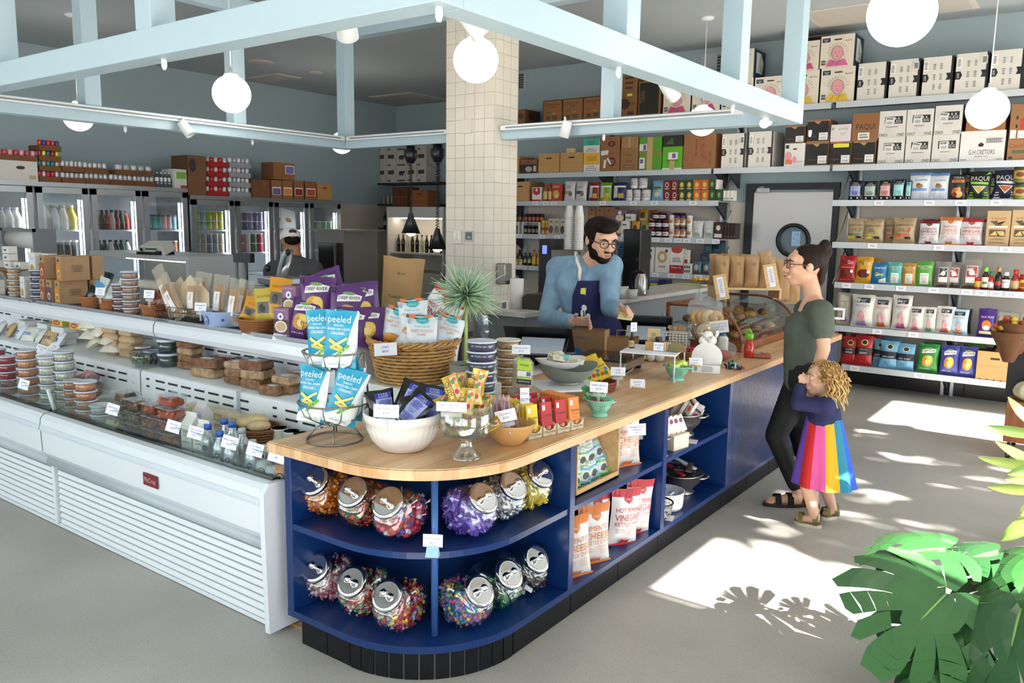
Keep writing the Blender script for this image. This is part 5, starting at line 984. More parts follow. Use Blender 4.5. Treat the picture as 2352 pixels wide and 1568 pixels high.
 # signs
def sign(P,w,h,txt,lab,rz=.35,tilt=.12,clip=True,roll=0,col='#f1f0f4'):
 t=thing('price_sign',lab,'sign',P,(Matrix.Rotation(rz,3,'Z')@Matrix.Rotation(-tilt,3,'X')@Matrix.Rotation(roll,3,'Y')).to_euler())
 mb=MB().box((0,0,h/2),(w,.0015,h),col);L=txt.split('|')
 deco(mb,[('t',s,.5,.5+.34*((len(L)-1)/2-i)/max(1,len(L)/2),.17 if len(L)<3 else.14,'#5a66b8',.82)for i,s in enumerate(L)],lambda u,v,l:((u-.5)*w,-.001-l*.0004,v*h),w,h);mb.obj('card',t)
 if clip:MB().box((0,.006,-.012),(w*.7,.012,.018),clear('#eef2f4',.25,.05),bev=.002).tube([(0,.004,-.02),(0,.01,-.055)],.006,clear('#eef2f4',.3,.05),6).obj('clip',t)
 return t
def onz(px,py,z=CTZ):p=AZ(px,py,z);return V3((p.x,p.y,z+.0006)),MPP(p)
P=AZ(994,1276,ZS2);P.z=ZS2
t=sign(V3((P.x,P.y,P.z+.035)),.075,.048,'ASSORTED CANDIES|$0.10','white candy price sign standing on a pale blue base by the corner rod',.55,.1,False)
MB().add([(-.025,-.02,-.035),(.025,-.02,-.035),(.025,.02,-.035),(-.025,.02,-.035),(-.022,-.002,.004),(.022,-.002,.004),(.022,.002,.004),(-.022,.002,.004)],[(0,1,5,4),(1,2,6,5),(2,3,7,6),(3,0,4,7)],'#9fc4e0').obj('base',t)
# wire stand with pea-crisp bags
WM_=mat('#8d8a84',.3,.9)
P,k=onz(768,995);WS=V3((-2.54,2.235,CTZ))
t=thing('wire_stand','two-tier wire basket stand holding the blue pea-crisp bags','stand',WS)
def wirebowl(z0,r0,z1,r1,n):
 mb=MB().ring((0,0,z1),r1,.004,WM_).ring((0,0,z0),r0,.003,WM_)
 for i in range(n):
  a=2*pi*i/n;mb.tube([(r0*cos(a),r0*sin(a),z0),((r0*.3+r1*.7)*cos(a),(r0*.3+r1*.7)*sin(a),z0+(z1-z0)*.35),(r1*cos(a),r1*sin(a),z1)],.0026,WM_,5)
  mb.tube([(0,0,z0),(r0*cos(a),r0*sin(a),z0)],.002,WM_,4)
 return mb
wirebowl(.075,.06,.165,.148,12).obj('lower_basket',t);wirebowl(.30,.05,.375,.125,12).obj('upper_basket',t)
mb=MB().ring((0,0,.005),.115,.004,WM_)
for i in range(4):a=pi/4+pi/2*i;mb.tube([(.115*cos(a),.115*sin(a),.005),(.085*cos(a),.085*sin(a),.045),(.04*cos(a),.04*sin(a),.075)],.0035,WM_)
mb.tube([(.14*cos(.8),.14*sin(.8),.165),(.13*cos(.8),.13*sin(.8),.3),(.124*cos(.8),.124*sin(.8),.375)],.004,WM_).obj('foot',t)
def bagat(name,lab,base,w,h,d,col,ops,rz,lean=0,roll=0,seed=0,group=None,**kw):
 return bagp(name,lab,'bag',base,w,h,d,col,ops,rot=rz,lean=lean,roll=roll,seed=seed,group=group,**kw)
TEAL='#2a9cc0';FA=.5
for k,(dx,dy,z,rz,ln,rl,lab)in enumerate(((-.055,-.075,.082,.42,.08,.06,'front pea-crisp bag in the lower wire basket, print fully visible'),(.055,-.03,.08,.75,.05,.3,'tilted pea-crisp bag on the right of the lower wire basket'),(.02,.05,.08,.5,-.05,.1,'pea-crisp bag at the back of the lower wire basket'),(-.035,-.02,.31,.5,.03,-.05,'left pea-crisp bag in the upper wire basket'),(.045,-.01,.31,.7,.03,.07,'right pea-crisp bag in the upper wire basket'),(.0,.05,.31,.55,-.1,.05,'pea-crisp bag at the back of the upper wire basket'))):
 bagat('snack_bag',lab,WS+V3((dx,dy,z)),.135,.235,.05,TEAL,d_pea(),rz,ln,rl,11+k,'blue pea-crisp bags in the wire stand')
 # white fluted bowl of pork-rind bags
BW=V3((-2.235,2.325,CTZ+.0006));wc=mat('#efebe6',.18,coat=.5)
def fluted(z,r,n=48,a=.02):return None
pr_=[(.0,0),(.085,0),(.095,.004),(.128,.045),(.146,.09),(.152,.118),(.158,.12),(.159,.15),(.155,.153),(.150,.15),(.148,.12),(.13,.06),(.09,.015),(0,.012)]
def flu(u,v):
 j=v*(len(pr_)-1);i=min(len(pr_)-2,int(j));f=j-i;r=pr_[i][0]*(1-f)+pr_[i+1][0]*f;z=pr_[i][1]*(1-f)+pr_[i+1][1]*f
 if i<5:r*=1+.018*abs(sin(u*pi*34))*min(1,z/.02)
 return(r*cos(2*pi*u),r*sin(2*pi*u),z)
t=put(MB().grid(flu,136,len(pr_)-1,wc).mesh('bowl'),'mixing_bowl',None,BW);tag(t,'white fluted ceramic bowl filled with black pork-rind bags','bowl')
rr=random.Random(5)
for k,(dx,dy,z,rz,ln,rl,lab)in enumerate(((-.035,.03,.135,.5,.25,.35,'black pork-rind bag with blue label, standing highest in the white bowl'),(.075,.05,.125,.75,.3,.2,'black pork-rind bag with blue label at the right back of the white bowl'),(.04,-.06,.135,.3,.6,.5,'black pork-rind bag lying at the front of the white bowl'),(-.095,-.01,.09,1.0,.2,-.1,'black pork-rind bag at the left rim of the white bowl, seen from behind'),(-.04,-.06,.10,-.3,.9,.2,'black pork-rind bag face down at the front left of the white bowl'),(.1,.0,.10,1.6,.5,.1,'black pork-rind bag at the right rim of the white bowl'),(.0,.08,.09,2.4,.1,.1,'black pork-rind bag deep at the back of the white bowl'))):
 bagat('snack_bag',lab,BW+V3((dx,dy,z-.03)),.12,.165,.05,'#141316',d_cloudbag('#2f3fae','#a9aede')if k<4 else[],rz,ln,rl,30+k,'pork-rind bags in the white bowl',rough=.18)
 # gummy bags in the trifle dish
TF=V3((-1.955,2.385,CTZ+.0006));tgl=clear('#f2f6f4',.2,.02)
t=thing('trifle_dish','footed clear glass trifle dish of gold gummy-bear packets','dish',TF)
MB().lathe([(.062,0),(.062,.006),(.05,.014),(.03,.04),(.022,.065),(.028,.085),(.05,.092)],tgl,36,cap=False).obj('foot',t)
MB().lathe([(0,.088),(.085,.09),(.097,.098),(.101,.115),(.107,.215),(.104,.216),(.098,.118),(.093,.105),(0,.099)],tgl,40,cap=False).obj('bowl',t)
MB().lathe([(.0,.0925),(.088,.0935),(.092,.1),(.0,.1)],mat('#3a3f44',.1,coat=.6),36).obj('thick_base',t)
GO='#d0ab4a'
def d_gum():return[('r',.0,.02,.04,.98,'#b8902c'),('t','HARIBO',.2,.5,.2,'#2a2420',.9,90),('p',[(.4,.1),(.85,.08),(.9,.9),(.42,.92)],'#d9c9a0'),('e',.6,.3,.14,.1,'#c93a2c'),('e',.72,.5,.12,.1,'#e0a02c'),('e',.58,.7,.13,.1,'#4c9a3c'),('e',.75,.78,.1,.08,'#d84a6a'),('p',[(.38,.08),(.41,.08),(.43,.93),(.39,.93)],'#c8342c'),('t','GOLD BEARS',.93,.5,.08,'#2a2420',.6,90)]
rr=random.Random(8)
for k in range(17):
 up_=k>=9;a=k*2.4+.3;rad=.055 if not up_ else.045
 dx,dy=rad*cos(a),rad*sin(a);z=.1+.035*(k//3 if not up_ else 0)if not up_ else.17+.022*(k-9)/2
 ln,rl=(rr.uniform(.8,1.2),rr.uniform(-.8,.8))if not up_ else(rr.uniform(-.1,.35),rr.uniform(-.55,.55))
 bagat('gummy_packet',('gold gummy packet inside the trifle dish, seen through the glass, %s from the bottom' if not up_ else 'gold gummy packet standing out of the trifle dish, %s')%(ORD[k]if not up_ else ORD[k-9]),TF+V3((dx-.01,dy,z)),.062,.1,.014,GO,d_gum(),.5+rr.uniform(-.5,.5),ln,rl,60+k,'gold gummy-bear packets in the trifle dish',rough=.22,metal=.35,nu=6,nv=8)
P=AY(1043,880,2.285);sign(V3((P.x,2.27,CTZ+.205)),.115,.036,'HARIBO GUMMIE BEARS 2 OZ|$1.29','clipped price sign on the trifle dish of gummy packets',.5)
P=AY(897,905,2.19);sign(V3((P.x,2.165,CTZ+.165)),.10,.05,'PORK CLOUDS 0.7 OZ|$1.99','clipped price sign on the white fluted bowl',.5)
# tan bowl of licorice
TB=V3((-1.94,2.655,CTZ+.0006));tan_=mat('#cfa063',.5,bump=.4,bscale=160)
t=put(MB().lathe([(0,0),(.048,0),(.052,.006),(.085,.04),(.103,.08),(.108,.086),(.105,.092),(.099,.088),(.08,.045),(.045,.014),(0,.012)],tan_,40).mesh('b'),'stoneware_bowl',None,TB);tag(t,'tan textured stoneware bowl full of red licorice','bowl')
rr=random.Random(3)
for k in range(26):
 a=rr.uniform(0,6.28);r0=.055*sqrt(rr.random());b0=V3((r0*cos(a),r0*sin(a),.02+.02*rr.random()));d=V3((-.62+rr.uniform(-.25,.45),.15+rr.uniform(-.3,.3),1.0+rr.uniform(-.35,.15))).normalized()
 if k in(24,25):d=V3((.15,.1,1))
 L=.17 if k<24 else.13;o=thing('licorice_stick','red licorice stick in clear wrap, %s counted across the tan bowl'%ORD[k%24]if k<24 else 'single red licorice stick standing upright at the right of the tan bowl, %s'%('front' if k==24 else 'back'),'candy',TB+b0,0,'red licorice sticks in the tan bowl')
 M_=d.to_track_quat('Z','Y').to_matrix().to_4x4()
 MB().tube([(.0015*sin(7*q_),.0015*cos(7*q_),L*(.05+.8*q_/9))for q_ in range(10)],.0052,mat('#8c1e2c',.25,coat=.6),6,M=M_).obj('licorice',o)
 MB().tube([(0,0,0),(0,0,L*.9),(0,.002,L)],[.0072,.0072,.002],clear('#f3dfe2',.25,.05),6,M=M_).obj('wrapper',o)
sign(V3((TB.x+.045,TB.y-.085,CTZ+.115)),.085,.048,'LICORICE|$0.59','clipped price sign on the tan licorice bowl',.55,.15,roll=-.25)
sign(V3((TB.x-.02,TB.y+.13,CTZ+.135)),.04,.075,'STRAWS|$2.99','narrow price sign standing behind the licorice bowl',.9,.1,False)
# chocolate bars in display cartons
CRM='#d6c4a0'
def choc_tray(P,rz,n,col,lab,tag_,depth=.2,w=.075,tall=.14,first=0):
 t=thing('display_carton',lab,'carton',P,rz);h0,h1=.05,.05
 mb=MB();y0,y1=-depth/2,depth/2;cc=mat(CRM,.6)
 mb.b3(-w/2,w/2,y0,y1,0,.003,cc);mb.b3(-w/2,w/2,y1-.003,y1,0,.11,cc);
 for s in(-1,1):
  x=s*w/2;mb.add([(x-.0015,y0,0),(x-.0015,y1,0),(x-.0015,y1,.11),(x-.0015,y0,.04),(x+.0015,y0,0),(x+.0015,y1,0),(x+.0015,y1,.11),(x+.0015,y0,.04)],[(3,2,1,0),(4,5,6,7),(2,3,7,6),(0,3,7,4),(3,0,4,7)],cc)
 mb.prism([(-w/2,0),(w/2,0),(w/2,.05),(w*.3,.03),(0,.024),(-w*.3,.03),(-w/2,.05)],.003,cc,M=Matrix.Translation((0,y0+.003,0))@Matrix.Rotation(pi/2,4,'X'))
 mb.obj('carton',t);f=MB();deco(f,[('t','Chocolove',.5,.45,.3,INK,.85),('t','XOXOX',.5,.15,.1,INK,.5)],lambda u,v,l:((u-.5)*w,y0-.0012-l*.0004,v*.045),w,.045)
 deco(f,[('t','Chocolove',.5,.5,.42,INK,.8),('t','x o x o x',.5,.2,.13,INK,.5)],lambda u,v,l:(-w/2-.0022-l*.0004,y1-u*depth,v*.06),depth,.06);f.obj('lettering',t)
 Rm=Matrix.Rotation(rz,4,'Z')
 for k in range(n):
  y=y0+.016+(depth-.03)*k/max(1,n-1)if n>1 else y0+.03
  p=Vector(P)+(Rm@V3((0,y,.0035))).to_3d()
  boxp('chocolate_bar','%s chocolate bar, %s from the front of its carton'%(tag_,ORD[k]),'chocolate bar',p,w*.86,tall,.0095,col,[('r',.12,.76,.35,.92,'#efeadf'),('t','Chocolove',.52,.6,.1,INK,.8),('t','Toffee & Almond',.55,.48,.045,'#7a3a1c',.7),('t','Milk 33%',.5,.38,.035,'#7a3a1c',.5),('e',.5,.17,.3,.1,'#8a4a24'),('e',.62,.2,.15,.06,'#c98a4a')]if k<3 else[],rot=(Matrix.Rotation(rz,3,'Z')@Matrix.Rotation(-.12,3,'X')).to_euler(),group=tag_+' chocolate bars in the display cartons')
CH=.42
for dx,n,col,lab,tg in((0,9,'#e8c62c','cream display carton of yellow chocolate bars, nearest the licorice bowl','yellow'),(1,3,'#b8242c','cream display carton half emptied of red chocolate bars','red'),(2,3,'#b8242c','cream display carton with leaning red chocolate bars beside the orange ones','crimson'),(3,12,'#dd8434','cream display carton of orange chocolate bars','orange')):
 P=V3((-1.935,2.795,CTZ+.0006))+V3((.018,.081,0))*dx*1.02;choc_tray((P.x-.06,P.y,P.z),pi/2-.22,n,col,lab,tg,.21)
 # mint colanders
MINT=mat('#8fd3bb',.3,coat=.3)
def colander(P,r,h,m,lab,handles=True,holes=True,name='colander'):
 t=thing(name,lab,'colander',P)
 MB().lathe([(r*.62,0),(r*.64,h*.05),(r*.5,h*.2),(r*.55,h*.22),(r*.86,h*.55),(r,h*.94),(r*1.05,h*.95),(r*1.04,h),(r*.97,h*.97),(r*.83,h*.56),(r*.5,h*.27),(0,h*.25)],m,32,cap=False).obj('bowl',t)
 if handles:
  for s in(0,pi):MB().tube([(r*cos(s+q)*(1.04+(.22 if abs(q)<.25 else.1)),r*sin(s+q)*(1.04+(.22 if abs(q)<.25 else.1)),h*.93)for q in(-.4,-.2,0,.2,.4)],r*.045,m,6).obj('handle',t)
 if holes:
  hm=MB().lathe([(0,.0008),(r*.035,.0008)],mat('#35564c',.8),8,cap=False).mesh('hole');rows=((.42,.74),(.5,.82),(.58,.88),(.66,.91),(.74,.945))
  for g in range(6):
   for i in range(5):
    for j in range(3):
     v,q=rows[i];a=g*pi/3+.2+(j-1)*.16+(i%2)*.05;n=V3((cos(a),sin(a),-.55)).normalized()
     put(hm,'hole',t,(r*q*cos(a),r*q*sin(a),h*v),n.to_track_quat('Z','Y').to_euler())
 return t
C1=V3((-1.90,3.32,CTZ+.0006));colander(C1,.066,.082,MINT,'mint green enamel colander beside the orange chocolate bars')
for k,(rz,rl,c2)in enumerate(((.9,.75,'#2f8a3c'),(1.0,.95,'#1d5a34'),(.7,.5,'#3f9a44'))):
 o=thing('wafer_bar','green and dark wrapped bar leaning in the mint colander, '+ORD[k],'bar',C1+V3((-.02+.018*k,-.02+.012*k,.045)),(Matrix.Rotation(.6,3,'Z')@Matrix.Rotation(-.5,3,'X')@Matrix.Rotation(-rl*.6,3,'Y')).to_euler())
 MB().box((0,0,.055),(.028,.012,.11),c2,bev=.003).obj('wrapper',o);f=MB();deco(f,[('e',.5,.2,.42,.12,'#a8384a'),('t','DARK',.5,.6,.1,WHT,.7,90)],lambda u,v,l:((u-.5)*.026,-.0065-l*.0004,v*.11),.026,.11);f.obj('front_print',o)
sign(C1+V3((.01,-.03,.118)),.085,.05,'DARK LEMON|$1.29','clipped price sign on the mint colander of dark bars',.35,.2)
C2=V3((-2.0,4.40,CTZ+.0006));colander(C2,.072,.085,MINT,'second mint green colander, beside the white flower-shaped card')
rr=random.Random(6)
for k in range(12):
 a=k*2.4;o=boxp('candy_packet','yellow-green candy packet in the second mint colander, '+ORD[k],'candy',C2+V3((.038*cos(a)*(k/12)**.5*1.3,.038*sin(a)*(k/12)**.5*1.3,.062+.012*(k%3))),.04,.028,.008,'#b8cf4a',[('r',.15,.3,.85,.7,'#dfe8a0')],rot=(rr.uniform(-.6,.3),rr.uniform(-.5,.5),rr.uniform(-.5,1.2)),group='green candy packets in the second mint colander')
 # wicker basket of sweet-potato chips
WK=mat('#b98c52',.55,var=.3,vscale=30)
def wicker(P,r,h,lab,col=WK,rim=1,sx=1,sy=1,rz=0,rows=11,taper=.82,name='wicker_basket'):
 t=thing(name,lab,'basket',P,rz);mb=MB();n=48
 for j in range(rows):
  z=h*(j+.5)/rows;q=r*(taper+(1-taper)*z/h)
  mb.tube([(q*sx*(1+.025*(1 if(k+j)%2 else-1))*cos(2*pi*k/n),q*sy*(1+.025*(1 if(k+j)%2 else-1))*sin(2*pi*k/n),z)for k in range(n)],h/rows*.5,col,5,True)
 mb.lathe([(0,.004),(r*taper*.97,.004),(r*.96,h*.97)],mat('#6a4a28',.8),32,cap=False,sx=sx,sy=sy);mb.obj('weave',t)
 if rim:
  rb=MB();m=34
  for k in range(m):
   a=2*pi*k/m;pts=[]
   for q in range(7):
    b=a+.42*q/6;ph=pi*q/6;R_=r*(1.0+.075*sin(ph));pts.append((R_*sx*cos(b),R_*sy*sin(b),h+.0+r*.11*(1-cos(ph))/2*1.0-.004+.02*sin(ph)*0))
   rb.tube(pts,r*.036,col,5)
  rb.obj('braided_rim',t)
 else:MB().ring((0,0,h),r,h*.06,col,6,40,sx=sx,sy=sy).obj('rim',t)
 return t
t=thing('riser_box','white riser box under the big wicker basket','riser',(-2.72,2.97,CTZ+.0006));MB().b3(-.28,.34,-.23,.21,0,.12,mat('#e4e2de',.5),.003).obj('box',t)
BK=V3((-2.765,2.955,CTZ+.122))
wicker(BK,.215,.19,'big wicker basket with braided rim full of sweet potato chip bags')
for k,(dx,dy,z,rz,ln,rl,lab)in enumerate(((-.1,-.03,.1,.35,.15,.15,'sweet potato chip bag at the left of the wicker basket'),(.02,-.02,.14,.5,.08,-.05,'sweet potato chip bag standing tallest in the middle of the wicker basket'),(.09,-.05,.08,.7,.12,.02,'sweet potato chip bag at the right of the wicker basket, behind the pencil plant'),(.0,-.11,.07,.35,.45,.5,'sweet potato chip bag lying tilted at the front of the wicker basket'),(-.07,-.1,.05,.2,.5,.9,'sweet potato chip bag upside down at the front left of the basket'),(.12,.05,.08,1.0,.2,.3,'sweet potato chip bag at the back right of the wicker basket'))):
 bagat('snack_bag',lab,BK+V3((dx*1.15,dy*1.15,z*1.2+.02)),.155,.22,.06,'#e4e8ec',d_sweet(),rz,ln,rl,90+k,'sweet potato chip bags in the wicker basket')
bagat('snack_bag','red and white kettle-chip bag leaning at the back of the wicker basket',BK+V3((-.02,.1,.21)),.2,.27,.07,'#eae6e6',d_kettle(RD,'HOT PEPPER','VINEGAR'),.45,-.1,.62,97)
sign(BK+V3((.05,-.245,.155)),.12,.06,'CHIPS|$0.99','white price sign on the big wicker basket',.3,.15,False,-.12)
t=thing('side_table','plain low table joined behind the counter under the first register','table',(-3.25,4.05,0));MB().b3(.0,.512,-.84,.8,CTZ-.03,CTZ,mat('#d9d6d0',.5),.003).obj('tabletop',t)
for x in(.03,.47):
 for y in(-.8,.76):MB().b3(x-.02,x+.02,y-.02,y+.02,0,CTZ-.03,mat('#8a8c8e',.4,.5)).obj('leg',t)
 # pencil plant in a concrete pot
PT=V3((-2.455,2.985,CTZ+.122));t=thing('pencil_plant','blue-green pencil plant on a thin stem in a grey concrete pot','plant',PT)
MB().lathe([(0,0),(.066,0),(.072,.02),(.078,.11),(.074,.112),(.068,.1),(0,.098)],mat('#8f8c86',.8,bump=.3,bscale=60),32).obj('pot',t)
MB().lathe([(0,.099),(.069,.099)],mat('#3a2b22',.9),20,cap=False).obj('soil',t)
MB().tube([(0,0,.09),(.004,0,.24),(.0,.004,.4)],[.009,.008,.006],mat('#a9bf62',.5),8).obj('stem',t)
fl=MB();rr=random.Random(12);pg=[mat('#93b39c',.5),mat('#a5bf9f',.5),mat('#b8cc98',.5),mat('#83a68f',.5)]
for k in range(330):
 th=rr.uniform(0,6.28);ph=math.asin(rr.uniform(-.75,1));d=V3((cos(ph)*cos(th),cos(ph)*sin(th),sin(ph)))
 c=V3((0,0,.44))+d*rr.uniform(.0,.06);L=rr.uniform(.08,.15);bend=V3((rr.uniform(-.3,.3),rr.uniform(-.3,.3),rr.uniform(-.35,.3)))
 fl.tube([c,c+(d+bend*.25)*L*.5,c+(d+bend*.7)*L],[.0034,.003,.001],pg[k%4],4)
fl.obj('foliage',t)['kind']='stuff'
# deli tubs
TUB=clear('#e8ecf4',.1,.08);TL=mat('#d5dcea',.35)
_TB={}
def tub(P,r,h,fill,lab,group=None,lid=TL,rz=0):
 k=(r,h,fill)
 if k not in _TB:
  o=put(MB().lathe([(r*.86,0),(r*.97,h*.86)],TUB,24).mesh('tub'),'deli_tub',None,P)
  MB().lathe([(0,h*.04),(r*.83,h*.04),(r*.9,h*.72),(0,h*.76)],mat(fill,.55,var=.45,vscale=70),20).obj('contents',o)
  MB().lathe([(r*.95,h*.82),(r*1.02,h*.83),(r*1.02,h*.97),(r*.96,h),(r*.9,h*.96),(0,h*.95)],lid,28).obj('lid',o);_TB[k]=o
  return tag(o,lab,'tub',group)
 o=dup(_TB[k],P,None,lab);
 if group:o['group']=group
 elif 'group' in o:del o['group']
 return o
T1=V3((-2.29,2.9,CTZ+.001))
for k in range(8):tub(T1+V3((.0015*(k%2),-.001*(k%3),.0465*k)),.069,.046,'#4a4560','%s purple-filled deli tub from the bottom, beside the pencil plant'%ORD[k],'stacked tubs beside the pencil plant')
o=put(MB().lathe([(0,0),(.064,0),(.067,.014),(.07,.014)],TUB,28,cap=False).mesh('l'),'deli_tub',None,T1+V3((.0,.0,.445)),(1.4,.15,R(112)));tag(o,'clear deli tub standing on edge on top of the purple tubs','tub')
T2=V3((-2.55,3.46,CTZ+.001))
for k in range(6):tub(T2+V3((0,0,.0485*k)),.066,.048,'#c9a067','%s cookie-filled deli tub from the bottom, behind the purple tubs'%ORD[k],'cookie tubs behind the purple tubs',mat('#e2dccf',.4))
CL=clear('#eef2ee',.16,.05)
def clamshell(P,rot,lab,d=1):
 o=thing('nut_clamshell',lab,'container',P,rot);w,h,t_=.095,.155,.036
 MB().box((0,0,h/2),(w,t_,h),CL,bev=.014).obj('shell',o);MB().box((0,.002,h*.45),(w*.88,t_*.72,h*.82),mat('#c09664',.7,var=.45,vscale=120),bev=.012).obj('nuts',o)
 f=MB();deco(f,[('r',.12,.62,.85,.93,'#b4d63c'),('t','matiz',.48,.8,.1,'#26301a',.5),('r',.15,.42,.9,.6,'#e6e6ea'),('r',.62,.45,.85,.58,'#6a6a74'),('r',.15,.34,.9,.4,'#b4d63c'),('r',.15,.18,.9,.34,'#1f2430'),('t','MARCONA ALMONDS',.52,.27,.04,WHT,.6)],lambda u,v,l:((u-.5)*w,-t_/2-.0012-l*.0004,v*h),w,h);f.obj('label',o)
NS=V3((-2.26,3.17,CTZ+.001))
for k in range(2):o=thing('nut_clamshell','clear clamshell of almonds lying flat under the leaning ones, '+('bottom' if not k else 'top'),'container',NS+V3((.02,0,.05*k)));MB().box((0,0,.024),(.13,.11,.048),CL,bev=.014).obj('shell',o);MB().box((0,0,.02),(.11,.09,.034),mat('#b58a5a',.7,var=.45,vscale=120),bev=.012).obj('nuts',o)
clamshell(NS+V3((.025,-.02,.102)),(-.35,.12,.75),'almond clamshell with green label leaning in front, label fully visible')
clamshell(NS+V3((-.02,.03,.102)),(-.35,.12,.75),'almond clamshell with green label leaning behind the front one')
sign(NS+V3((-.02,.03,.27)),.09,.045,'MARCONA ALMONDS|$7.99','price sign on top of the almond clamshells',.6,.2,False)
RW=mat('#eceef2',.4)
def riser(P,w,d,h,rz,lab,wire=True):
 t=thing('counter_riser',lab,'riser',P,rz);MB().box((0,0,h-.005),(w,d,.01),RW,bev=.002).obj('top',t);r=.0045
 for s in(-1,1):
  x=s*(w/2-.006);MB().tube([(x,-d/2+.006,h-.01),(x,-d/2+.006,r),(x,d/2-.006,r),(x,d/2-.006,h-.01)],r,RW,6).obj('leg',t)
 return t
R1=V3((-2.23,3.53,CTZ+.001));riser(R1,.34,.3,.075,.95,'low white metal riser holding the grey bowl')
gb=mat('#7f8278',.5)
def wavy(u,v):
 a=2*pi*u;r=(.05+.085*v**.8)*(1+.05*v*sin(3*a));return(r*1.2*cos(a),r*.85*sin(a),.008+.085*v**1.5+.014*v*v*sin(2*a+1))
t=thing('serving_bowl','grey wavy-rimmed ceramic bowl on the low white riser','bowl',R1+V3((-.0,.03,.0765)),.9);MB().grid(wavy,40,8,gb).lathe([(0,.008),(.05,.008),(.052,0),(0,0)],mat('#c9c0a8',.6),24).obj('bowl',t)
t2=thing('paper_boat','white scalloped dish of paper packets inside the grey bowl','dish',R1+V3((-.03,.0,.15)),.9);MB().grid(lambda u,v:wavy(u,v*.7),32,5,'#e6e6ea').obj('dish',t2)
rr=random.Random(4)
for k in range(13):boxp('tea_packet','cream paper packet in the scalloped dish, '+ORD[k],'packet',R1+V3((-.03+rr.uniform(-.07,.09),.0+rr.uniform(-.03,.04),.175+.004*k)),.07,.03,.006,'#d9d0b8' if k!=8 else '#7fc6cc',[('r',.1,.2,.5,.8,'#b8ae94')],rot=(rr.uniform(-1.3,-.6),rr.uniform(-.3,.3),rr.uniform(0,1.6)),group='paper packets in the scalloped dish')
AL=mat('#c9cbcf',.3,.8);BKP=mat('#141416',.35)
def register(P,rz,lab):
 t=thing('tablet_register',lab,'register',P,rz);t.scale=(1.3,1.3,.82);T=lambda m,*a:None
 mb=MB();M_=Matrix.Translation((0,.1,.2))@Matrix.Rotation(-R(58),4,'X');mb.box((0,0,0),(.34,.26,.022),BKP,bev=.004,M=M_);mb.obj('stand_back',t)
 MB().box((0,.135,-.004),(.345,.02,.03),AL,bev=.006,M=M_).obj('top_bar',t)
 MB().prism([(-.1,0),(.1,0),(.1,.01),(.03,.16),(-.03,.16),(-.1,.01)],.1,BKP,M=Matrix.Translation((0,.2,0))@Matrix.Rotation(pi/2,4,'X')).box((0,.14,.006),(.26,.2,.012),BKP).obj('stand_foot',t)
 M2=Matrix.Translation((.03,-.0,.165))@Matrix.Rotation(R(40),4,'X');f=MB().box((0,0,0),(.25,.185,.012),BKP,bev=.004,M=M2);f.obj('tablet',t)
 s=MB();s.box((0,0,.0065),(.215,.15,.001),mat('#8d949c',.12,emit=.25),M=M2);s.obj('screen',t)
 MB().tube([(.12,.0,.1),(.17,.0,.05),(.19,-.04,.01),(.2,-.1,.004)],.004,BKP,5).obj('cable',t)
 return t
register(V3((-2.88,4.2,CTZ+.001)),.42,'tablet register with lit grey screen, nearest the almond clamshells')
register(V3((-2.66,5.2,CTZ+.001)),.42,'second tablet register in front of the bearded man')
SC=V3((-2.5,4.46,CTZ+.001));t=thing('counter_scale','stainless steel counter scale with black feet beside the first register','scale',SC,.12);st=mat('#a8a49c',.3,.9)
MB().box((0,0,.05),(.36,.34,.05),st,bev=.003).obj('body',t);MB().box((0,0,.081),(.37,.35,.008),mat('#4a4642',.15,.8),bev=.002).obj('plate',t)
for sx in(-1,1):
 for sy in(-1,1):MB().lathe([(.018,0),(.02,.025)],BKP,12,(sx*.15,sy*.14,0)).obj('foot',t)
def paperbag(P,w,d,h,rz,lab,txt=None,blob=True):
 t=thing('paper_bag',lab,'bag',P,rz);m=mat('#b48f64',.75,bump=.15,bscale=14);mb=MB();x,y=w/2,d/2
 vs=[(-x,-y,0),(x,-y,0),(x,y,0),(-x,y,0),(-x,-y,h),(x,-y,h*1.01),(x*1.03,y,h*.99),(-x*1.02,y,h)]
 mb.add(vs,[(0,1,5,4),(1,2,6,5),(2,3,7,6),(3,0,4,7),(3,2,1,0),(4,5,1,0),(5,6,2,1),(6,7,3,2),(7,4,0,3)],m).obj('sack',t)
 f=MB();ops=([('e',.35,.25,.16,.14,'#2f63a8'),('p',[(.5,.05),(.62,.35),(.7,.2),(.8,.42),(.95,.05)],'#2f63a8')]if blob else[])+([('t',txt,.5,.72,.1,'#3a5a9a',.5)]if txt else[]);deco(f,ops,lambda u,v,l:((u-.5)*w,-y-.001-l*.0004,v*h),w,h);f.obj('front_print',t)
 MB().tube([(-.04,-y,h*.96),(-.035,-y-.005,h+.05),(.035,-y-.005,h+.05),(.04,-y,h*.96)],.004,m,5).obj('handle',t)
paperbag(V3((-2.83,4.72,CTZ+.001)),.3,.13,.2,.3,'brown paper shopping bag printed MARKET with blue shapes, behind the first register','MARKET')
paperbag(V3((-2.62,4.86,CTZ+.001)),.22,.1,.15,.5,'brown paper shopping bag with blue shapes half hidden by the second register')
tr=thing('receipt_rolls','small stack of white paper rolls under the second register','rolls',(-2.42,4.9,CTZ+.001),.4)
for k in range(5):MB().lathe([(.028,-.035),(.028,.035)],'#dedcd6',16,M=Matrix.Translation((.06*(k%3)-.06+.03*(k//3),0,.029+.05*(k//3)))@Matrix.Rotation(pi/2,4,'X')).obj('roll',tr)
R2=V3((-2.16,4.40,CTZ+.001));riser(R2,.33,.33,.165,.25,'tall white wire-legged riser holding the dropper bottle')
Z2=CTZ+.167
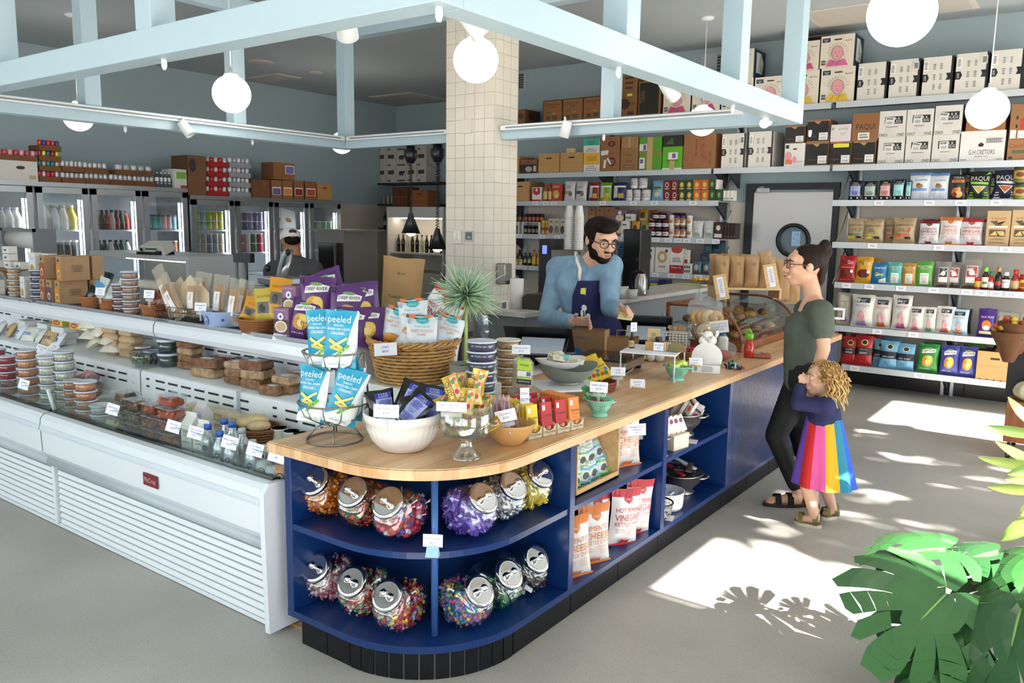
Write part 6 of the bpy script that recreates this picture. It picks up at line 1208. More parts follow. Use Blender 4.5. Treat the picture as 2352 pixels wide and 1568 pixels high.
bottle('dropper_bottle','amber dropper bottle with tan label on the tall white riser','bottle',(-2.285,4.36,Z2),.018,.095,'#1f1612','#17171a',[('r',.05,.08,.95,.5,'#cfae7c'),('t','CBD',.5,.3,.12,INK,.5)],[(.9,0),(1,.03),(1,.55),(.45,.66),(.45,.75)],capr=.42,caph=.3)
o=thing('card_box','small pine box holding cards and a brown jar on the tall white riser','box',(-2.13,4.40,Z2),.3)
for a in((-.07,-.066,-.04,.04),(.066,.07,-.04,.04),(-.066,.066,-.04,-.036),(-.066,.066,.036,.04)):MB().b3(*a,0,.05,wood('#b9844c','#d0a068')).obj('side',o)
MB().b3(-.066,.066,-.036,.036,0,.003,'#b9844c').obj('bottom',o)
o=cylp('pill_jar','little brown glass jar in the pine card box','jar',(-2.12,4.385,Z2+.004),.02,.075,'#33201a',[],'#2a2a2e',.25)
o=boxp('card','kraft info card standing in the pine card box','card',(-2.17,4.41,Z2+.003),.075,.12,.0015,'#d0ad7c',[('e',.5,.7,.2,.1,'#8a9a7a')]+scribble(.5,.4,.6,.3,4,'#8a7a5c',2),rot=(-.25,0,.3))
for k,(dx,dy)in enumerate(((.01,-.055),(.075,-.005))):sign(V3((-2.13+dx-.02*k+.02,4.40+dy,Z2+.002)),.06,.05,'HEMP COMPLEX|$59','small white price card before the pine box, '+('left' if not k else 'right'),.3+.6*k,.05,False)
sign(V3((-2.275,4.36,Z2+.1)),.04,.055,'OIL|$24','tiny price card clipped on the dropper bottle',.9,0,False)
br=mat('#6a6040',.35,.8);o=MB().prism([(-.055,0),(.055,0),(.035,.05),(-.03,.055)],.07,br,M=Matrix.Rotation(pi/2,4,'X')).obj('bell_block',None,(-2.03,4.45,Z2),(0,0,.4));tag(o,'old bronze wedge-shaped ornament on the tall white riser','ornament')
PB=V3((-2.47,5.36,CTZ+.001));t=thing('mesh_basket','white perforated square basket of wooden stirrers','basket',PB,.35);w_=.105
for s,rz_ in((0,0),(1,pi/2),(2,pi),(3,-pi/2)):
 mb=MB();M_=Matrix.Rotation(rz_,4,'Z')@Matrix.Translation((0,-w_,0))
 for k in range(9):mb.box((-w_+w_*2*(k+.5)/9,0,.08),(.007,.002,.16),RW,M=M_);mb.box((0,0,.16*(k+.5)/9),(2*w_,.002,.006),RW,M=M_)
 mb.obj('mesh_side',t)
MB().tube([(-w_,-w_,.16),(w_,-w_,.16),(w_,w_,.16),(-w_,w_,.16)],.004,RW,5,True).obj('rim',t)
rr=random.Random(2)
for k in range(7):tag(MB().box((0,0,.09),(.026,.012,.18),wood('#c79a68','#d8b283')).obj('stirrer_bundle',None,PB+V3((.0+.022*k-.05,.02*(k%3)-.02,.012)),(rr.uniform(-.06,.06),rr.uniform(-.05,.12),.35)),'bundle of wooden stirrers in the white basket, '+ORD[k],'stirrers','stirrer bundles in the white basket')
o=cylp('steel_cup','steel cup behind the white basket with a blue-handled brush in it','cup',(-2.6,5.5,CTZ+.001),.04,.2,mat('#b0aca8',.25,.9));MB().tube([(0,0,.15),(-.03,.01,.24),(-.045,.01,.26)],[.008,.014,.006],'#6a93c4',6).obj('brush_handle',o)
BG=V3((-2.25,5.38,CTZ+.001));t=thing('glass_stand','footed glass stand with bagels in it','stand',BG);gd=mat('#4a4440',.12,coat=.5)
MB().lathe([(.065,0),(.06,.01),(.03,.03),(.02,.09),(.03,.105),(.12,.11)],gd,28).obj('foot',t)
MB().lathe([(0,.112),(.118,.112),(.122,.12),(.124,.24),(.121,.24)],tgl,36,cap=False).obj('glass_wall',t)
TOR=lambda R_,r:[(R_+r*cos(2*pi*q/12),r*sin(2*pi*q/12)*.95)for q in range(13)]
bm_=MB().lathe(TOR(.036,.024),mat('#c99a5c',.5,var=.3,vscale=18),28,cap=False).mesh('bagel');bm2=MB().lathe(TOR(.036,.024),mat('#d8bd92',.6,var=.2,vscale=18),28,cap=False).mesh('bagel')
for k,(dx,dy,z,rx,rz)in enumerate(((.035,-.075,.175,1.45,.55),(-.04,.0,.165,1.3,.2),(.02,.05,.165,1.2,1),(-.05,-.04,.265,1.5,1.35),(-.005,-.03,.268,1.5,1.2),(.04,-.02,.266,1.45,.95),(.075,.01,.262,1.4,1.1))):
 tag(put(bm2 if k in(0,5)else bm_,'bagel',None,BG+V3((dx,dy,z)),(rx,0,rz)),('plain bagel facing the camera in the glass stand','bagel at the back left of the glass stand','bagel at the back of the glass stand','leftmost bagel in the plastic bag on the glass stand','second bagel in the plastic bag','seeded pale bagel in the plastic bag','rightmost bagel in the plastic bag')[k],'bagel')
def plasticbag(P,rx,ry,rz_,lab,seed,knot=.1):
 r=random.Random(seed);ph=[r.uniform(0,6)for _ in range(4)]
 def f(u,v):
  a=2*pi*u;b=-pi/2+pi*v;q=1+.08*sin(7*a+ph[0]+3*v)*cos(b)+.06*sin(13*v+ph[1]+2*a);z=sin(b)
  n=1-.8*max(0,z-.55)/.45;return(rx*cos(b)*cos(a)*q*n,ry*cos(b)*sin(a)*q*n,rz_*z*(1+.25*max(0,z)*knot*10*.3)+rz_)
 return tag(put(MB().grid(f,30,18,clear('#eef2f4',.14,.08)).mesh('p'),'plastic_bag',None,P),lab,'bag')
plasticbag(BG+V3((0,-.01,.225)),.125,.1,.1,'clear plastic bag around the bagels on the glass stand',3)
sign(BG+V3((.12,-.03,.17)),.13,.085,'ROASTED RAW COFFEE|AVAILABLE BY THE CUP|JUST ASK!','large white coffee sign clipped beside the bagels',.5,0,False,-.15)
o=bottle('sanitizer_bottle','white bottle with a blue flip cap under the coffee sign','bottle',BG+V3((.14,-.0,0)),.034,.165,'#e9e7e4','#3f7ac4',[],[(.95,0),(1,.03),(1,.8),(.6,.9)],capr=.5,caph=.18)
P=BG+V3((.2,-.14,0));plasticbag(P,.085,.065,.07,'thin pinkish shopping bag tied up beside the red bottle',8,.3)
tag(put(MB().ell((0,0,0),(.06,.045,.035),mat('#b8504c',.6,var=.3)).mesh('f'),'fruit_bundle',None,P+V3((0,0,.038))),'red bundle of fruit inside the thin shopping bag','fruit')
P=V3((-1.965,5.49,CTZ+.001));o=bottle('water_bottle','red metal kids water bottle with lime green spout cap','bottle',P,.034,.165,mat('#c2281e',.3,coat=.4),'#7ccf3a',[('t','klean kanteen',.62,.35,.06,WHT,.4)],[(.9,0),(1,.02),(1,.45),(.86,.58),(.66,.66),(.64,.82)],capr=.75,caph=.22)
MB().tube([(-.02,0,.155),(-.03,0,.185),(0,0,.195),(.012,0,.17)],.007,'#7ccf3a',6).obj('spout_loop',o)
tag(MB().box((0,0,.013),(.13,.07,.024),mat('#b0604a',.6),bev=.008).obj('wallet',None,(-1.885,5.53,CTZ+.001),(0,0,.35)),'brown-pink zip wallet lying beside the red bottle','wallet')
o=thing('key_bunch','bunch of keys behind the wallet','keys',(-1.93,5.66,CTZ+.004));MB().tube([(.018*cos(q),.018*sin(q),.004)for q in[k*.6 for k in range(11)]],.002,st,5,True).obj('ring',o)
for k in range(4):MB().box((.03*cos(k),.03*sin(k),.003+.003*k),(.05,.013,.0025),[st,BKP,mat('#8a2a3a')][k%3],rz=k).obj('key',o)
rr=random.Random(9);mb=MB()
for k in range(60):c_=rr.choice(['#17171a','#17171a','#c92a34','#3fb8a8','#e8e4e4','#2a3a6a']);p=V3((rr.gauss(0,.03),rr.gauss(0,.025),.006+abs(rr.gauss(0,.016))));mb.ell(p,(.009,.008,.008),c_,6,4);
tag(mb.obj('bead_bracelets',None,(-1.885,4.98,CTZ+.001)),'tangled heap of black, red and teal beaded trinkets','trinkets',None,'stuff')
FC=V3((-1.97,4.76,CTZ+.001));t=thing('card_display','white card donation box with a flower-shaped back','display',FC,.35);pw=mat('#efedea',.5)
MB().prism([(-.085,0),(.085,0),(.085,.05),(-.085,.05)],.002,pw,M=Matrix.Translation((0,-.045,0))@Matrix.Rotation(pi/2,4,'X')).b3(-.085,-.083,-.045,.03,0,.05,pw).b3(.083,.085,-.045,.03,0,.05,pw).b3(-.085,.085,-.045,.03,0,.002,pw).obj('tray',t)
pl_=[(.095*cos(a),.085+.095*sin(a))for a in[pi*k/16-.5 for k in range(22)]];pl_=[(x,max(0,y))for x,y in pl_ if True]
MB().prism(pl_,.002,pw,M=Matrix.Translation((0,.03,0))@Matrix.Rotation(pi/2,4,'X')).obj('back',t)
for x,z,r in((-.025,.19,.03),(.025,.195,.03),(0,.222,.032)):MB().lathe([(0,-.001),(r,-.001),(r,.001),(0,.001)],pw,20,M=Matrix.Translation((x,.03,z))@Matrix.Rotation(pi/2,4,'X')).obj('petal',t)
f=MB();deco(f,[('e',.14,.5,.06,.34,'#7aa8a0')]+scribble(.55,.5,.5,.7,4,'#9a9aa0',3),lambda u,v,l:((u-.5)*.17,-.0472-l*.0004,v*.05),.17,.05);f.obj('lettering',t)
rc=wicker(V3((-2.25,5.16,CTZ+.001)),.085,.055,'low brown basket of red wrapped candies',mat('#a8683c',.6),0,rows=6)
rr=random.Random(11)
for k in range(20):a=k*2.4;q=.07*(k/20)**.5;tag(MB().ell((0,0,0),(.014,.009,.009),'#c4262e',8,5).add([(.012,0,0),(.026,.01,0),(.026,-.01,0),(-.012,0,0),(-.026,.01,0),(-.026,-.01,0)],[(0,1,2),(3,4,5),(2,1,0),(5,4,3)],'#e6c9c9').obj('wrapped_candy',None,V3((-2.25+q*cos(a),5.16+q*sin(a),CTZ+.062+.006*(k%3))),(rr.uniform(-.5,.5),rr.uniform(-.5,.5),rr.uniform(0,6))),'red wrapped candy in the low brown basket, '+ORD[k],'candy','red candies in the low basket')
wicker(V3((-2.2,3.84,CTZ+.001)),.1,.05,'low wicker tray of yellow chocolate packs, behind the orange bars',mat('#8a4a34',.6),0,sx=.9,rows=5)
for k,(dx,dy,rl)in enumerate(((-.03,-.05,-.5),(.0,-.01,-.45),(.03,.03,-.55),(-.04,.05,-.4))):bagat('candy_pack','yellow chocolate candy pack in the low wicker tray, '+ORD[k],V3((-2.2+dx,3.84+dy,CTZ+.045+.012*k)),.085,.13,.02,'#e3b92c',[('t','peanut',.5,.6,.14,'#2c3f7a',.8),('e',.3,.25,.14,.09,'#c8302a'),('e',.6,.22,.14,.09,'#3a8a3c'),('e',.75,.4,.12,.08,'#3a6ab8')],.6,.75,rl,120+k,'yellow candy packs in the low tray')
for txt,x,y,z,lab in(('M&M|$1.49',-2.1,3.86,.09,'clipped price sign over the yellow candy packs'),('PEANUT|$1.49',-2.0,3.9,.03,'price sign with a clothespin lying on the wood behind the mint colander'),('CANDY|$0.50',-1.94,4.53,.075,'price sign with a clothespin on the white flower-shaped card')):
 t=sign(V3((x,y,CTZ+z)),.08,.05,txt,lab,.5,.55,z>.08)
 if z<.08:MB().box((0,-.006,-.002),(.06,.012,.008),wood('#c79a68','#d8b283'),rz=.2).obj('clothespin',t)
 # pastry case
PC=thing('pastry_case','curved glass pastry case with reddish wood frame on the counter','case',(0,0,0));wd_=wood('#7a4426','#9a5a34',(3,3,12))
prof=[(-2.68,CTZ+.31),(-2.42,CTZ+.315)]+[(-2.42+.33*sin(a),CTZ+.055+.26*cos(a))for a in[pi/2*k/10 for k in range(1,11)]]
y0,y1=5.68,6.9
gcl=clear('#dfe8e4',.12,.03);n=len(prof)
MB().add([(x,y0,z)for x,z in prof]+[(x,y1,z)for x,z in prof],[(i,i+1,n+i+1,n+i)for i in range(n-1)],gcl,True).obj('curved_glass',PC)
for y in(y0,y1):
 MB().add([(x,y,z)for x,z in prof]+[(-2.09,y,CTZ+.05),(-2.68,y,CTZ+.05)],[tuple(range(n+2))],gcl).obj('end_glass',PC);MB().tube([(x,y,z)for x,z in prof],.012,wd_,6).obj('frame_arch',PC);MB().b3(-2.69,-2.665,y-.012,y+.012,CTZ+.001,CTZ+.32,wd_).obj('post',PC)
MB().b3(-2.69,-2.08,y0-.015,y1+.015,CTZ+.001,CTZ+.06,wd_,.004).obj('base',PC);MB().b3(-2.69,-2.66,y0,y1,CTZ+.3,CTZ+.325,wd_).obj('top_rail',PC);MB().b3(-2.66,-2.2,y0+.03,y1-.03,CTZ+.165,CTZ+.17,gcl).obj('glass_shelf',PC)
rr=random.Random(21);pcol=['#a8703c','#8a5530','#c49458','#6a3f26','#b8845a']
for k in range(26):
 lv=k%2;x=-2.56+.13*((k//2)%3)+rr.uniform(-.02,.02)+(.06 if not lv else 0);y=y0+.12+.125*(k//3)+rr.uniform(-.02,.02)
 tag(MB().ell((0,0,0),(.055,.042,.03),mat(pcol[k%5],.6,var=.3,vscale=25),10,6).obj('pastry',None,(x,y,CTZ+(.2 if lv else.09)),(0,0,rr.uniform(0,3))),'%s pastry of the %s level in the curved glass case, from the camera end'%(ORD[k//2],'upper' if lv else 'lower'),'pastry','pastries in the curved case')
CT=CTZ+.328
t=thing('flower_vase','small glass vase with yellow yarrow flowers on the pastry case','vase',(-2.55,5.95,CT));MB().lathe([(.028,0),(.032,.04),(.016,.07),(.02,.09)],clear('#e6f0ec',.15,.05),16,cap=False).obj('glass',t);MB().tube([(0,0,.005),(.004,0,.15)],.003,'#5a7a3a',5).obj('stem',t);mb=MB()
for k in range(50):a,q=rr.uniform(0,6.3),.062*sqrt(rr.random());mb.ell((q*cos(a),q*sin(a),.16+.014*rr.random()-.1*q*q*10*.3),(.009,.009,.007),'#d9a520' if k%3 else '#c48a18',6,4)
mb.obj('blossoms',t)['kind']='stuff'
ks=V3((-2.4,6.5,CT));t=thing('wooden_step','light wooden step stand on the pastry case','stand',ks);pn=wood('#c9a26c','#dcbc8a');MB().b3(-.26,.26,-.16,.16,.07,.085,pn).b3(-.26,-.245,-.16,.16,0,.07,pn).b3(.245,.26,-.16,.16,0,.07,pn).obj('stand',t);t.rotation_euler=(0,0,.6)
def kraft(P,w,h,d,rz,lab,seed,lean=0):
 o=bagat('coffee_bag',lab,P,w,h,d,mat('#a8835a',.7,bump=.15,bscale=25),[('e',.5,.75,.15,.06,'#8a6a48')],rz,lean,0,seed,rough=.7);return o
for k in range(4):kraft(ks+Matrix.Rotation(.6,3,'Z')@V3((-.2+.12*k,-.08,.086)),.12,.25,.075,.7,'kraft coffee bag in the front row on the wooden step, '+ORD[k],140+k)
for k in range(4):kraft(ks+Matrix.Rotation(.6,3,'Z')@V3((-.22+.13*k,.07,.086)),.12,.26+.03*(k==3),.07,.7,'kraft coffee bag in the back row on the wooden step, '+ORD[k],150+k)
kraft(V3((-2.16,6.72,CT-.02)),.14,.33,.08,.7,'tall kraft coffee bag standing right of the wooden step',160);kraft(V3((-2.10,6.82,CT-.06)),.13,.27,.08,.7,'kraft coffee bag last on the right, next to the door',161)
for k,(x,y,z)in enumerate(((-2.42,6.12,CT+.001),(-2.1,6.33,CT+.09))):
 t=thing('picture_frame','narrow wooden frame with a price list, '+('leaning on the pastry case' if not k else 'on the front kraft bags'),'frame',(x,y,z),(-.15,-.2,.5));MB().box((0,0,.1),(.1,.012,.2),pn,bev=.002).obj('frame',t);f=MB().box((0,-.0065,.1),(.045,.001,.16),'#e9e9ee');deco(f,scribble(.5,.55,.7,.7,8,'#9a9ab8',k),lambda u,v,l:((u-.5)*.045,-.0072-l*.0003,.02+v*.16),.045,.16);f.obj('price_list',t)
for k,(x,y)in enumerate(((-2.0,6.98),(-1.93,7.12),(-2.1,7.15))):
 plasticbag(V3((x,y,CTZ+.16 if k!=1 else CTZ+.002)),.1,.08,.065,'clear bag of sliced bread at the far counter end, '+ORD[k],40+k);tag(MB().box((0,0,.05),(.14,.1,.09),mat('#a8744a',.7,var=.3),bev=.02).obj('bread_loaf',None,(x,y,CTZ+(.165 if k!=1 else.004))),'bread loaf inside the far-end clear bag, '+ORD[k],'bread')
t=thing('bread_rack','low wooden rack under the bagged loaves at the far counter end','rack',(-2.02,7.06,CTZ+.001));MB().b3(-.16,.06,-.13,.16,.145,.155,pn).b3(-.16,-.145,-.13,.16,0,.145,pn).b3(.045,.06,-.13,.16,0,.145,pn).obj('rack',t)
t=thing('mini_ladder','small white wooden ladder-shaped stand behind the woman','stand',(-1.86,7.16,CTZ+.13),.3);
for z in(0,.08):MB().box((0,0,z+.01),(.2,.02,.02),RW).obj('rung',t)
for x in(-.09,0,.09):MB().box((x,0,.05),(.018,.018,.1),RW).obj('post',t)
# open bays of the blue cabinet
def bayP(px,py,x,z):p=AX(px,py,x);return V3((x,p.y,z+.001))
bw=bayP(1390,1060,-1.99,ZS2);t=thing('wooden_tray_box','open pine box of seaweed snack bags on the cabinet shelf','box',(-2.0,3.28,ZS2+.001),pi/2)
for a in((-.2,-.19,-.13,.13,0,.24),(.19,.2,-.13,.13,0,.24),(-.19,.19,.12,.13,0,.24),(-.19,.19,-.13,-.12,0,.03),(-.2,.2,-.13,.13,0,.008)):MB().b3(*a,pn).obj('panel',t)
rr=random.Random(14)
for k in range(10):
 r_,c_=k//4,k%4;x=-.135+.09*c_ if r_<2 else-.08+.13*(k-8);T_=V3((-2.0,3.28,ZS2+.001))+Matrix.Rotation(pi/2,3,'Z')@V3((x,-.075+.02*r_,.012+.075*r_))
 bagat('snack_bag','white seaweed snack bag in the pine box, %s row, %s from the left'%(('bottom','middle','top')[r_],ORD[k-4*r_ if r_<2 else k-8]),T_,.1,.13,.045,'#dfe2e4',d_seaweed('#6fbf4a' if(k+r_)%3==0 else '#4ab8d0'),pi/2-.2,.25+rr.uniform(-.1,.3),rr.uniform(-.3,.3),170+k,'seaweed bags in the pine box',rough=.3)
bagat('snack_bag','orange-topped kettle-chip bag on the cabinet shelf beside the pine box',V3((-1.93,3.66,ZS2+.001)),.2,.29,.075,'#eae6e4',d_kettle(OR,'PIMENTO','CHEESE'),pi/2-.35,.05,0,190)
for k,(y,x,c_,a_,b_,rl,lab)in enumerate(((3.08,-1.87,OR,'PIMENTO','CHEESE',-.05,'orange-topped kettle-chip bag at the left end of the bottom bay, cut by the divider'),(3.27,-1.88,OR,'PIMENTO','CHEESE',.0,'orange-topped kettle-chip bag second in the bottom bay'),(3.42,-1.97,RD,'HOT PEPPER','VINEGAR',.05,'red-topped kettle-chip bag tucked behind in the bottom bay'),(3.56,-1.885,RD,'HOT PEPPER','VINEGAR',.1,'red-topped kettle-chip bag leaning in front in the bottom bay'),(3.735,-1.9,RD,'HOT PEPPER','VINEGAR',.12,'red-topped kettle-chip bag at the right end of the bottom bay'))):
 bagat('snack_bag',lab,V3((x,y,ZB+.001)),.19,.29,.07,'#eae6e4',d_kettle(c_,a_,b_),pi/2-.4,.02,rl,200+k)
sign(V3((-1.84,3.6,ZS2+.19)),.1,.06,'LIME BEANS WHITE|CHEDDAR|$3.49','clipped price sign in front of the orange-topped cabinet bag',.9,.1)
SS=mat('#b4aea6',.28,.9)
c1=V3((-1.98,4.45,ZS2+.001));colander(c1,.125,.14,SS,'steel colander of white snack boxes on the upper right cabinet shelf',True,False)
for k in range(9):a=k*.7;boxp('snack_box','small white printed snack box in the upper steel colander, '+ORD[k],'box',c1+V3((.07*cos(a),.07*sin(a),.09+.006*k)),.05,.1,.018,'#e0dcd6',[('e',.5,.4,.3,.2,'#c8706a'),('r',.1,.7,.9,.85,'#5a5a70')],rot=(.5*sin(a),.5*cos(a),a),group='snack boxes in the upper steel colander')
boxp('cream_box','cream cardboard tray box with white snack boxes on the upper right cabinet shelf','box',(-1.9,4.15,ZS2+.001),.15,.085,.13,'#d8cdbb',[],rot=pi/2-.15)
for k in range(4):boxp('snack_box','white snack box leaning on the cream tray box, '+ORD[k],'box',(-1.89+.01*k,4.09+.04*k,ZS2+.088),.045,.1,.025,'#e3dfd8',[('e',.5,.7,.3,.14,'#7a3a4a')],rot=(-.2,-.35,pi/2-.3),group='snack boxes on the cream tray')
c2=V3((-1.93,3.985,ZS2+.001));colander(c2,.075,.1,SS,'small steel bowl of magenta bars beside the cabinet divider',True,False)
for k in range(4):bagat('fruit_bar','magenta wrapped bar in the small steel bowl, '+ORD[k],c2+V3((.0,-.02+.02*k,.05)),.035,.12,.015,'#c42a94',[],pi/2,-.1,-.3+.2*k,220+k,'magenta bars in the small steel bowl',nu=6,nv=8)
c3=V3((-2.0,4.52,ZB+.001));colander(c3,.135,.13,SS,'steel colander of dark wrapped bars on the lower right cabinet shelf',True,False)
for k in range(9):a=k*1.1;tag(MB().box((0,0,0),(.035,.15,.014),['#1f1c1e','#5a4a40','#d8d4d4','#2a2a30','#a83238'][k%5],bev=.004).obj('snack_bar',None,c3+V3((.05*cos(a),.05*sin(a),.115+.007*k)),(.25*sin(a),.2*cos(a),a)),'wrapped snack bar in the lower steel colander, '+ORD[k],'bar','wrapped bars in the lower colander')
t=MB().lathe([(0,0),(.095,0),(.105,.02),(.11,.1),(.112,.105),(.104,.105),(.1,.02),(0,.015)],wc,36).obj('casserole_dish',None,(-1.95,4.2,ZB+.001));tag(t,'round white ceramic dish of gum packets on the lower right cabinet shelf','dish')
for k in range(7):boxp('gum_pack','pale gum packet in the round white dish, '+ORD[k],'gum',(-1.95+.05*cos(k*.9),4.2+.05*sin(k*.9),ZB+.075+.004*k),.07,.03,.012,'#dbe3ea',[('r',.2,.3,.8,.7,'#8aa8c8')],rot=(-1.4,0,k*.8),group='gum packets in the white dish')
t=thing('wire_bowl','small wire mesh bowl with a dark rim on the lower cabinet shelf','bowl',(-1.9,4.0,ZB+.001));mb=MB().ring((0,0,.1),.085,.005,BKP).ring((0,0,.004),.045,.003,SS)
for k in range(22):a=2*pi*k/22;mb.tube([(.045*cos(a),.045*sin(a),.004),(.075*cos(a),.075*sin(a),.04),(.085*cos(a),.085*sin(a),.1)],.0015,SS,4)
for z,r in((.03,.069),(.055,.078),(.078,.082)):mb.ring((0,0,z),r,.0015,SS,4)
mb.obj('mesh',t)
for k in range(6):tag(MB().ell((0,0,0),(.025,.018,.012),'#d9d4cc',8,5).obj('wrapped_sweet',None,(-1.9+.03*cos(k*1.1),4.0+.03*sin(k*1.1),ZB+.03+.012*(k%3)),(0,0,k)),'pale wrapped sweet in the wire mesh bowl, '+ORD[k],'candy','sweets in the wire bowl')
for k,(y,z)in enumerate(((4.05,ZB),(4.33,ZS2),(3.93,ZS2))):tag(MB().box((0,0,.0008),(.05,.09,.0015),'#eceaf0').obj('shelf_label',None,(-1.85,y,z+.001),(0,0,.3)),'small white label card lying on the cabinet shelf, '+('by the wire bowl','under the upper colander','by the divider')[k],'label')
# goods in the cooler
DKZ=lambda y:.575+(y-2.13)*.17+.002
TRZ=lambda y:.845+(y-2.64)*.0625+.002
def ck_at(px,y,z0=.7):return AY(px,{2.2:1000,2.35:950,2.5:930}.get(y,880),y).x
TUB=clear('#e8ecf4',.1,.08)
def stack(px,y,r,h,n,fill,nm,lid=TL,dx=0,tier=False,by='beside the glass front'):
 x=ck_at(px,y);z=TRZ(y)if tier else DKZ(y)
 for k in range(n):tub(V3((x,y,z+h*1.02*k)),r,h,fill,'%s, %s from bottom, %s'%(nm,ORD[k],by),None,lid)
stack(20,2.3,.055,.05,5,'#b0303a','red salsa tub, front stack',by='far left of the lower deck')
stack(0,2.45,.055,.05,4,'#a8323a','red salsa tub at the picture edge',by='back row of the lower deck')
stack(65,2.28,.06,.055,6,'#e8955a','orange hummus tub in the tall stack',by='left of the white dip tubs')
stack(92,2.42,.055,.05,4,'#e8955a','orange hummus tub, short stack',by='behind the tall orange stack')
stack(112,2.26,.055,.055,6,'#d8d4b8','pale tub, left white stack',by='right of the orange tubs')
stack(150,2.33,.062,.058,6,'#d8d4b8','pale tub, tall white stack',by='near the glass divider')
stack(196,2.22,.06,.052,5,'#e08a4c','orange dip tub right of the divider',by='under the small green lid')
stack(166,2.3,.05,.05,4,'#e08a4c','orange dip tub, back stack',by='beside the glass divider')
stack(228,2.22,.058,.05,3,'#d9d5cb','white soft-cheese tub',by='left of the first price card')
for px,y,n,c1,c2,nm in((288,2.24,4,'#a8804a','#5a3a24','mushroom'),(322,2.2,4,'#a8804a','#6a4428','marinated mushroom'),(360,2.2,4,'#c9682c','#8a3a1c','chicken'),(398,2.2,5,'#d06a2a','#a8441c','spiced cauliflower')):
 x=ck_at(px,y)
 for k in range(n):
  big=1.12 if n==5 else 1;o=thing('deli_tub','square clear tub of %s, %s from bottom'%(nm,ORD[k]),'tub',(x,y,DKZ(y)+.064*k));
  MB().box((0,0,.03),(.115*big,.1,.06),TUB,bev=.012).obj('shell',o);mb=MB();rr=random.Random(px+k)
  mb.box((0,0,.024),(.095*big,.08,.036),mat(c2,.6),bev=.008)
  for q in range(34):mb.ell((rr.uniform(-.048,.048)*big,rr.uniform(-.042,.04),rr.uniform(.012,.046)),(.013,.011,.009),c1 if q%3 else c2,6,4,rot=(q,q,q))
  mb.obj('contents',o)['kind']='stuff';MB().box((0,0,.059),(.122*big,.107,.006),clear('#f0f2f2',.15,.06),bev=.002).obj('lid',o)
o=bagp('wrapped_cheese','folded packet of green curly salad behind the first price card','packet',(ck_at(260,2.2),2.2,DKZ(2.2)),.13,.09,.08,'#d0d6a8',[],seed=3)
def carton(px,y,lab):
 x=ck_at(px,y);w=.075;o=thing('water_carton',lab,'carton',(x,y,DKZ(y)),.1);m=mat('#e9e9e6',.45)
 MB().b3(-w/2,w/2,-w/2,w/2,0,.17,m).add([(-w/2,-w/2,.17),(w/2,-w/2,.17),(w/2,w/2,.17),(-w/2,w/2,.17),(-w/2,0,.215),(w/2,0,.215)],[(0,1,5,4),(2,3,4,5),(1,2,5),(3,0,4)],m).b3(-w/2,w/2,-.003,.003,.21,.23,m).obj('carton',o)
 f=MB();deco(f,[('t',s_,.5,v,.055,'#55585c',.8)for s_,v in(('BOXED',.8),('WATER',.7),('IS',.6),('BETTER.',.5))],lambda u,v,l:((u-.5)*w,-w/2-.001-l*.0003,v*.17),w,.17);f.obj('front_print',o)
carton(437,2.24,'white gable-top water carton, left of the two');carton(470,2.2,'white gable-top water carton, right of the two')
carton(462,2.36,'white gable-top carton behind the front two')
AL_=mat('#c4c8cc',.28,.75)
ABP=[(.92,0),(1,.02),(1,.6),(.93,.68),(.55,.8),(.5,.84),(.5,.9)]
for k,(px,y,cap)in enumerate(((478,2.2,'#3a6ac0'),(500,2.17,'#3a6ac0'),(512,2.28,'#3a6ac0'),(530,2.27,'#3a6ac0'),(525,2.16,'#b4b8bc'),(552,2.24,'#b4b8bc'),(575,2.17,'#b4b8bc'))):
 bottle('aluminium_bottle','%s-capped aluminium water bottle, %s from the cartons'%('blue' if k<4 else 'silver',ORD[k]),'bottle',(ck_at(px,y),y,DKZ(y)),.036,.215,AL_,cap,[('t','WATER',.55,.28,.08,'#5a80c0' if k<4 else '#6a6c70',.5),('e',.55,.5,.12,.06,'#1f2f4a'),('t','path',.55,.5,.03,WHT,.2)],ABP,capr=.52,caph=.12,rough=.3,rot=.35)
def canp(px,y,lab,c1='#dcdedd',z=None,tier=False):
 x=ck_at(px,y);o=cylp('coffee_can',lab,'can',(x,y,z or DKZ(y)),.034,.125,c1,[('e',.55,.68,.16,.17,'#3a3c40'),('e',.55,.68,.13,.14,'#d8dada'),('e',.55,.66,.05,.07,'#3a3c40'),('t','REBELLION',.55,.38,.09,'#2a2c30',.6),('t','COLD BREW',.55,.26,.07,'#2a2c30',.5),('r',.3,.06,.85,.14,'#c4603c')],prof=[(.78,0),(1,.05),(1,.88),(.85,.95),(.87,.97),(.85,1)],rough=.35,rot=.4)
canp(600,2.18,'white cold-brew can, first from the aluminium bottles');canp(622,2.16,'white cold-brew can next to the blue cabinet');canp(606,2.3,'white cold-brew can in the second row');canp(627,2.3,'white cold-brew can in the second row by the cabinet');canp(643,2.18,'coloured cold-brew can mostly hidden by the cabinet corner','#d8a06a')
bk2=wicker(V3((ck_at(585,2.46),2.46,DKZ(2.46))),.135,.11,'shallow wicker basket of bagged rolls in the cooler',mat('#8a5a38',.6),0,sy=.85,rows=8)
for k in range(3):tag(MB().ell((0,0,0),(.06,.045,.03),mat('#d8bd90',.5,var=.2,vscale=20),12,8).obj('bread_roll',None,(ck_at(585,2.46)-.05+.05*k,2.44+.03*(k%2),DKZ(2.46)+.125+.015*(k==1)),(0,0,.4*k)),'bagged bread roll in the cooler basket, '+ORD[k],'bread','rolls in the cooler basket')
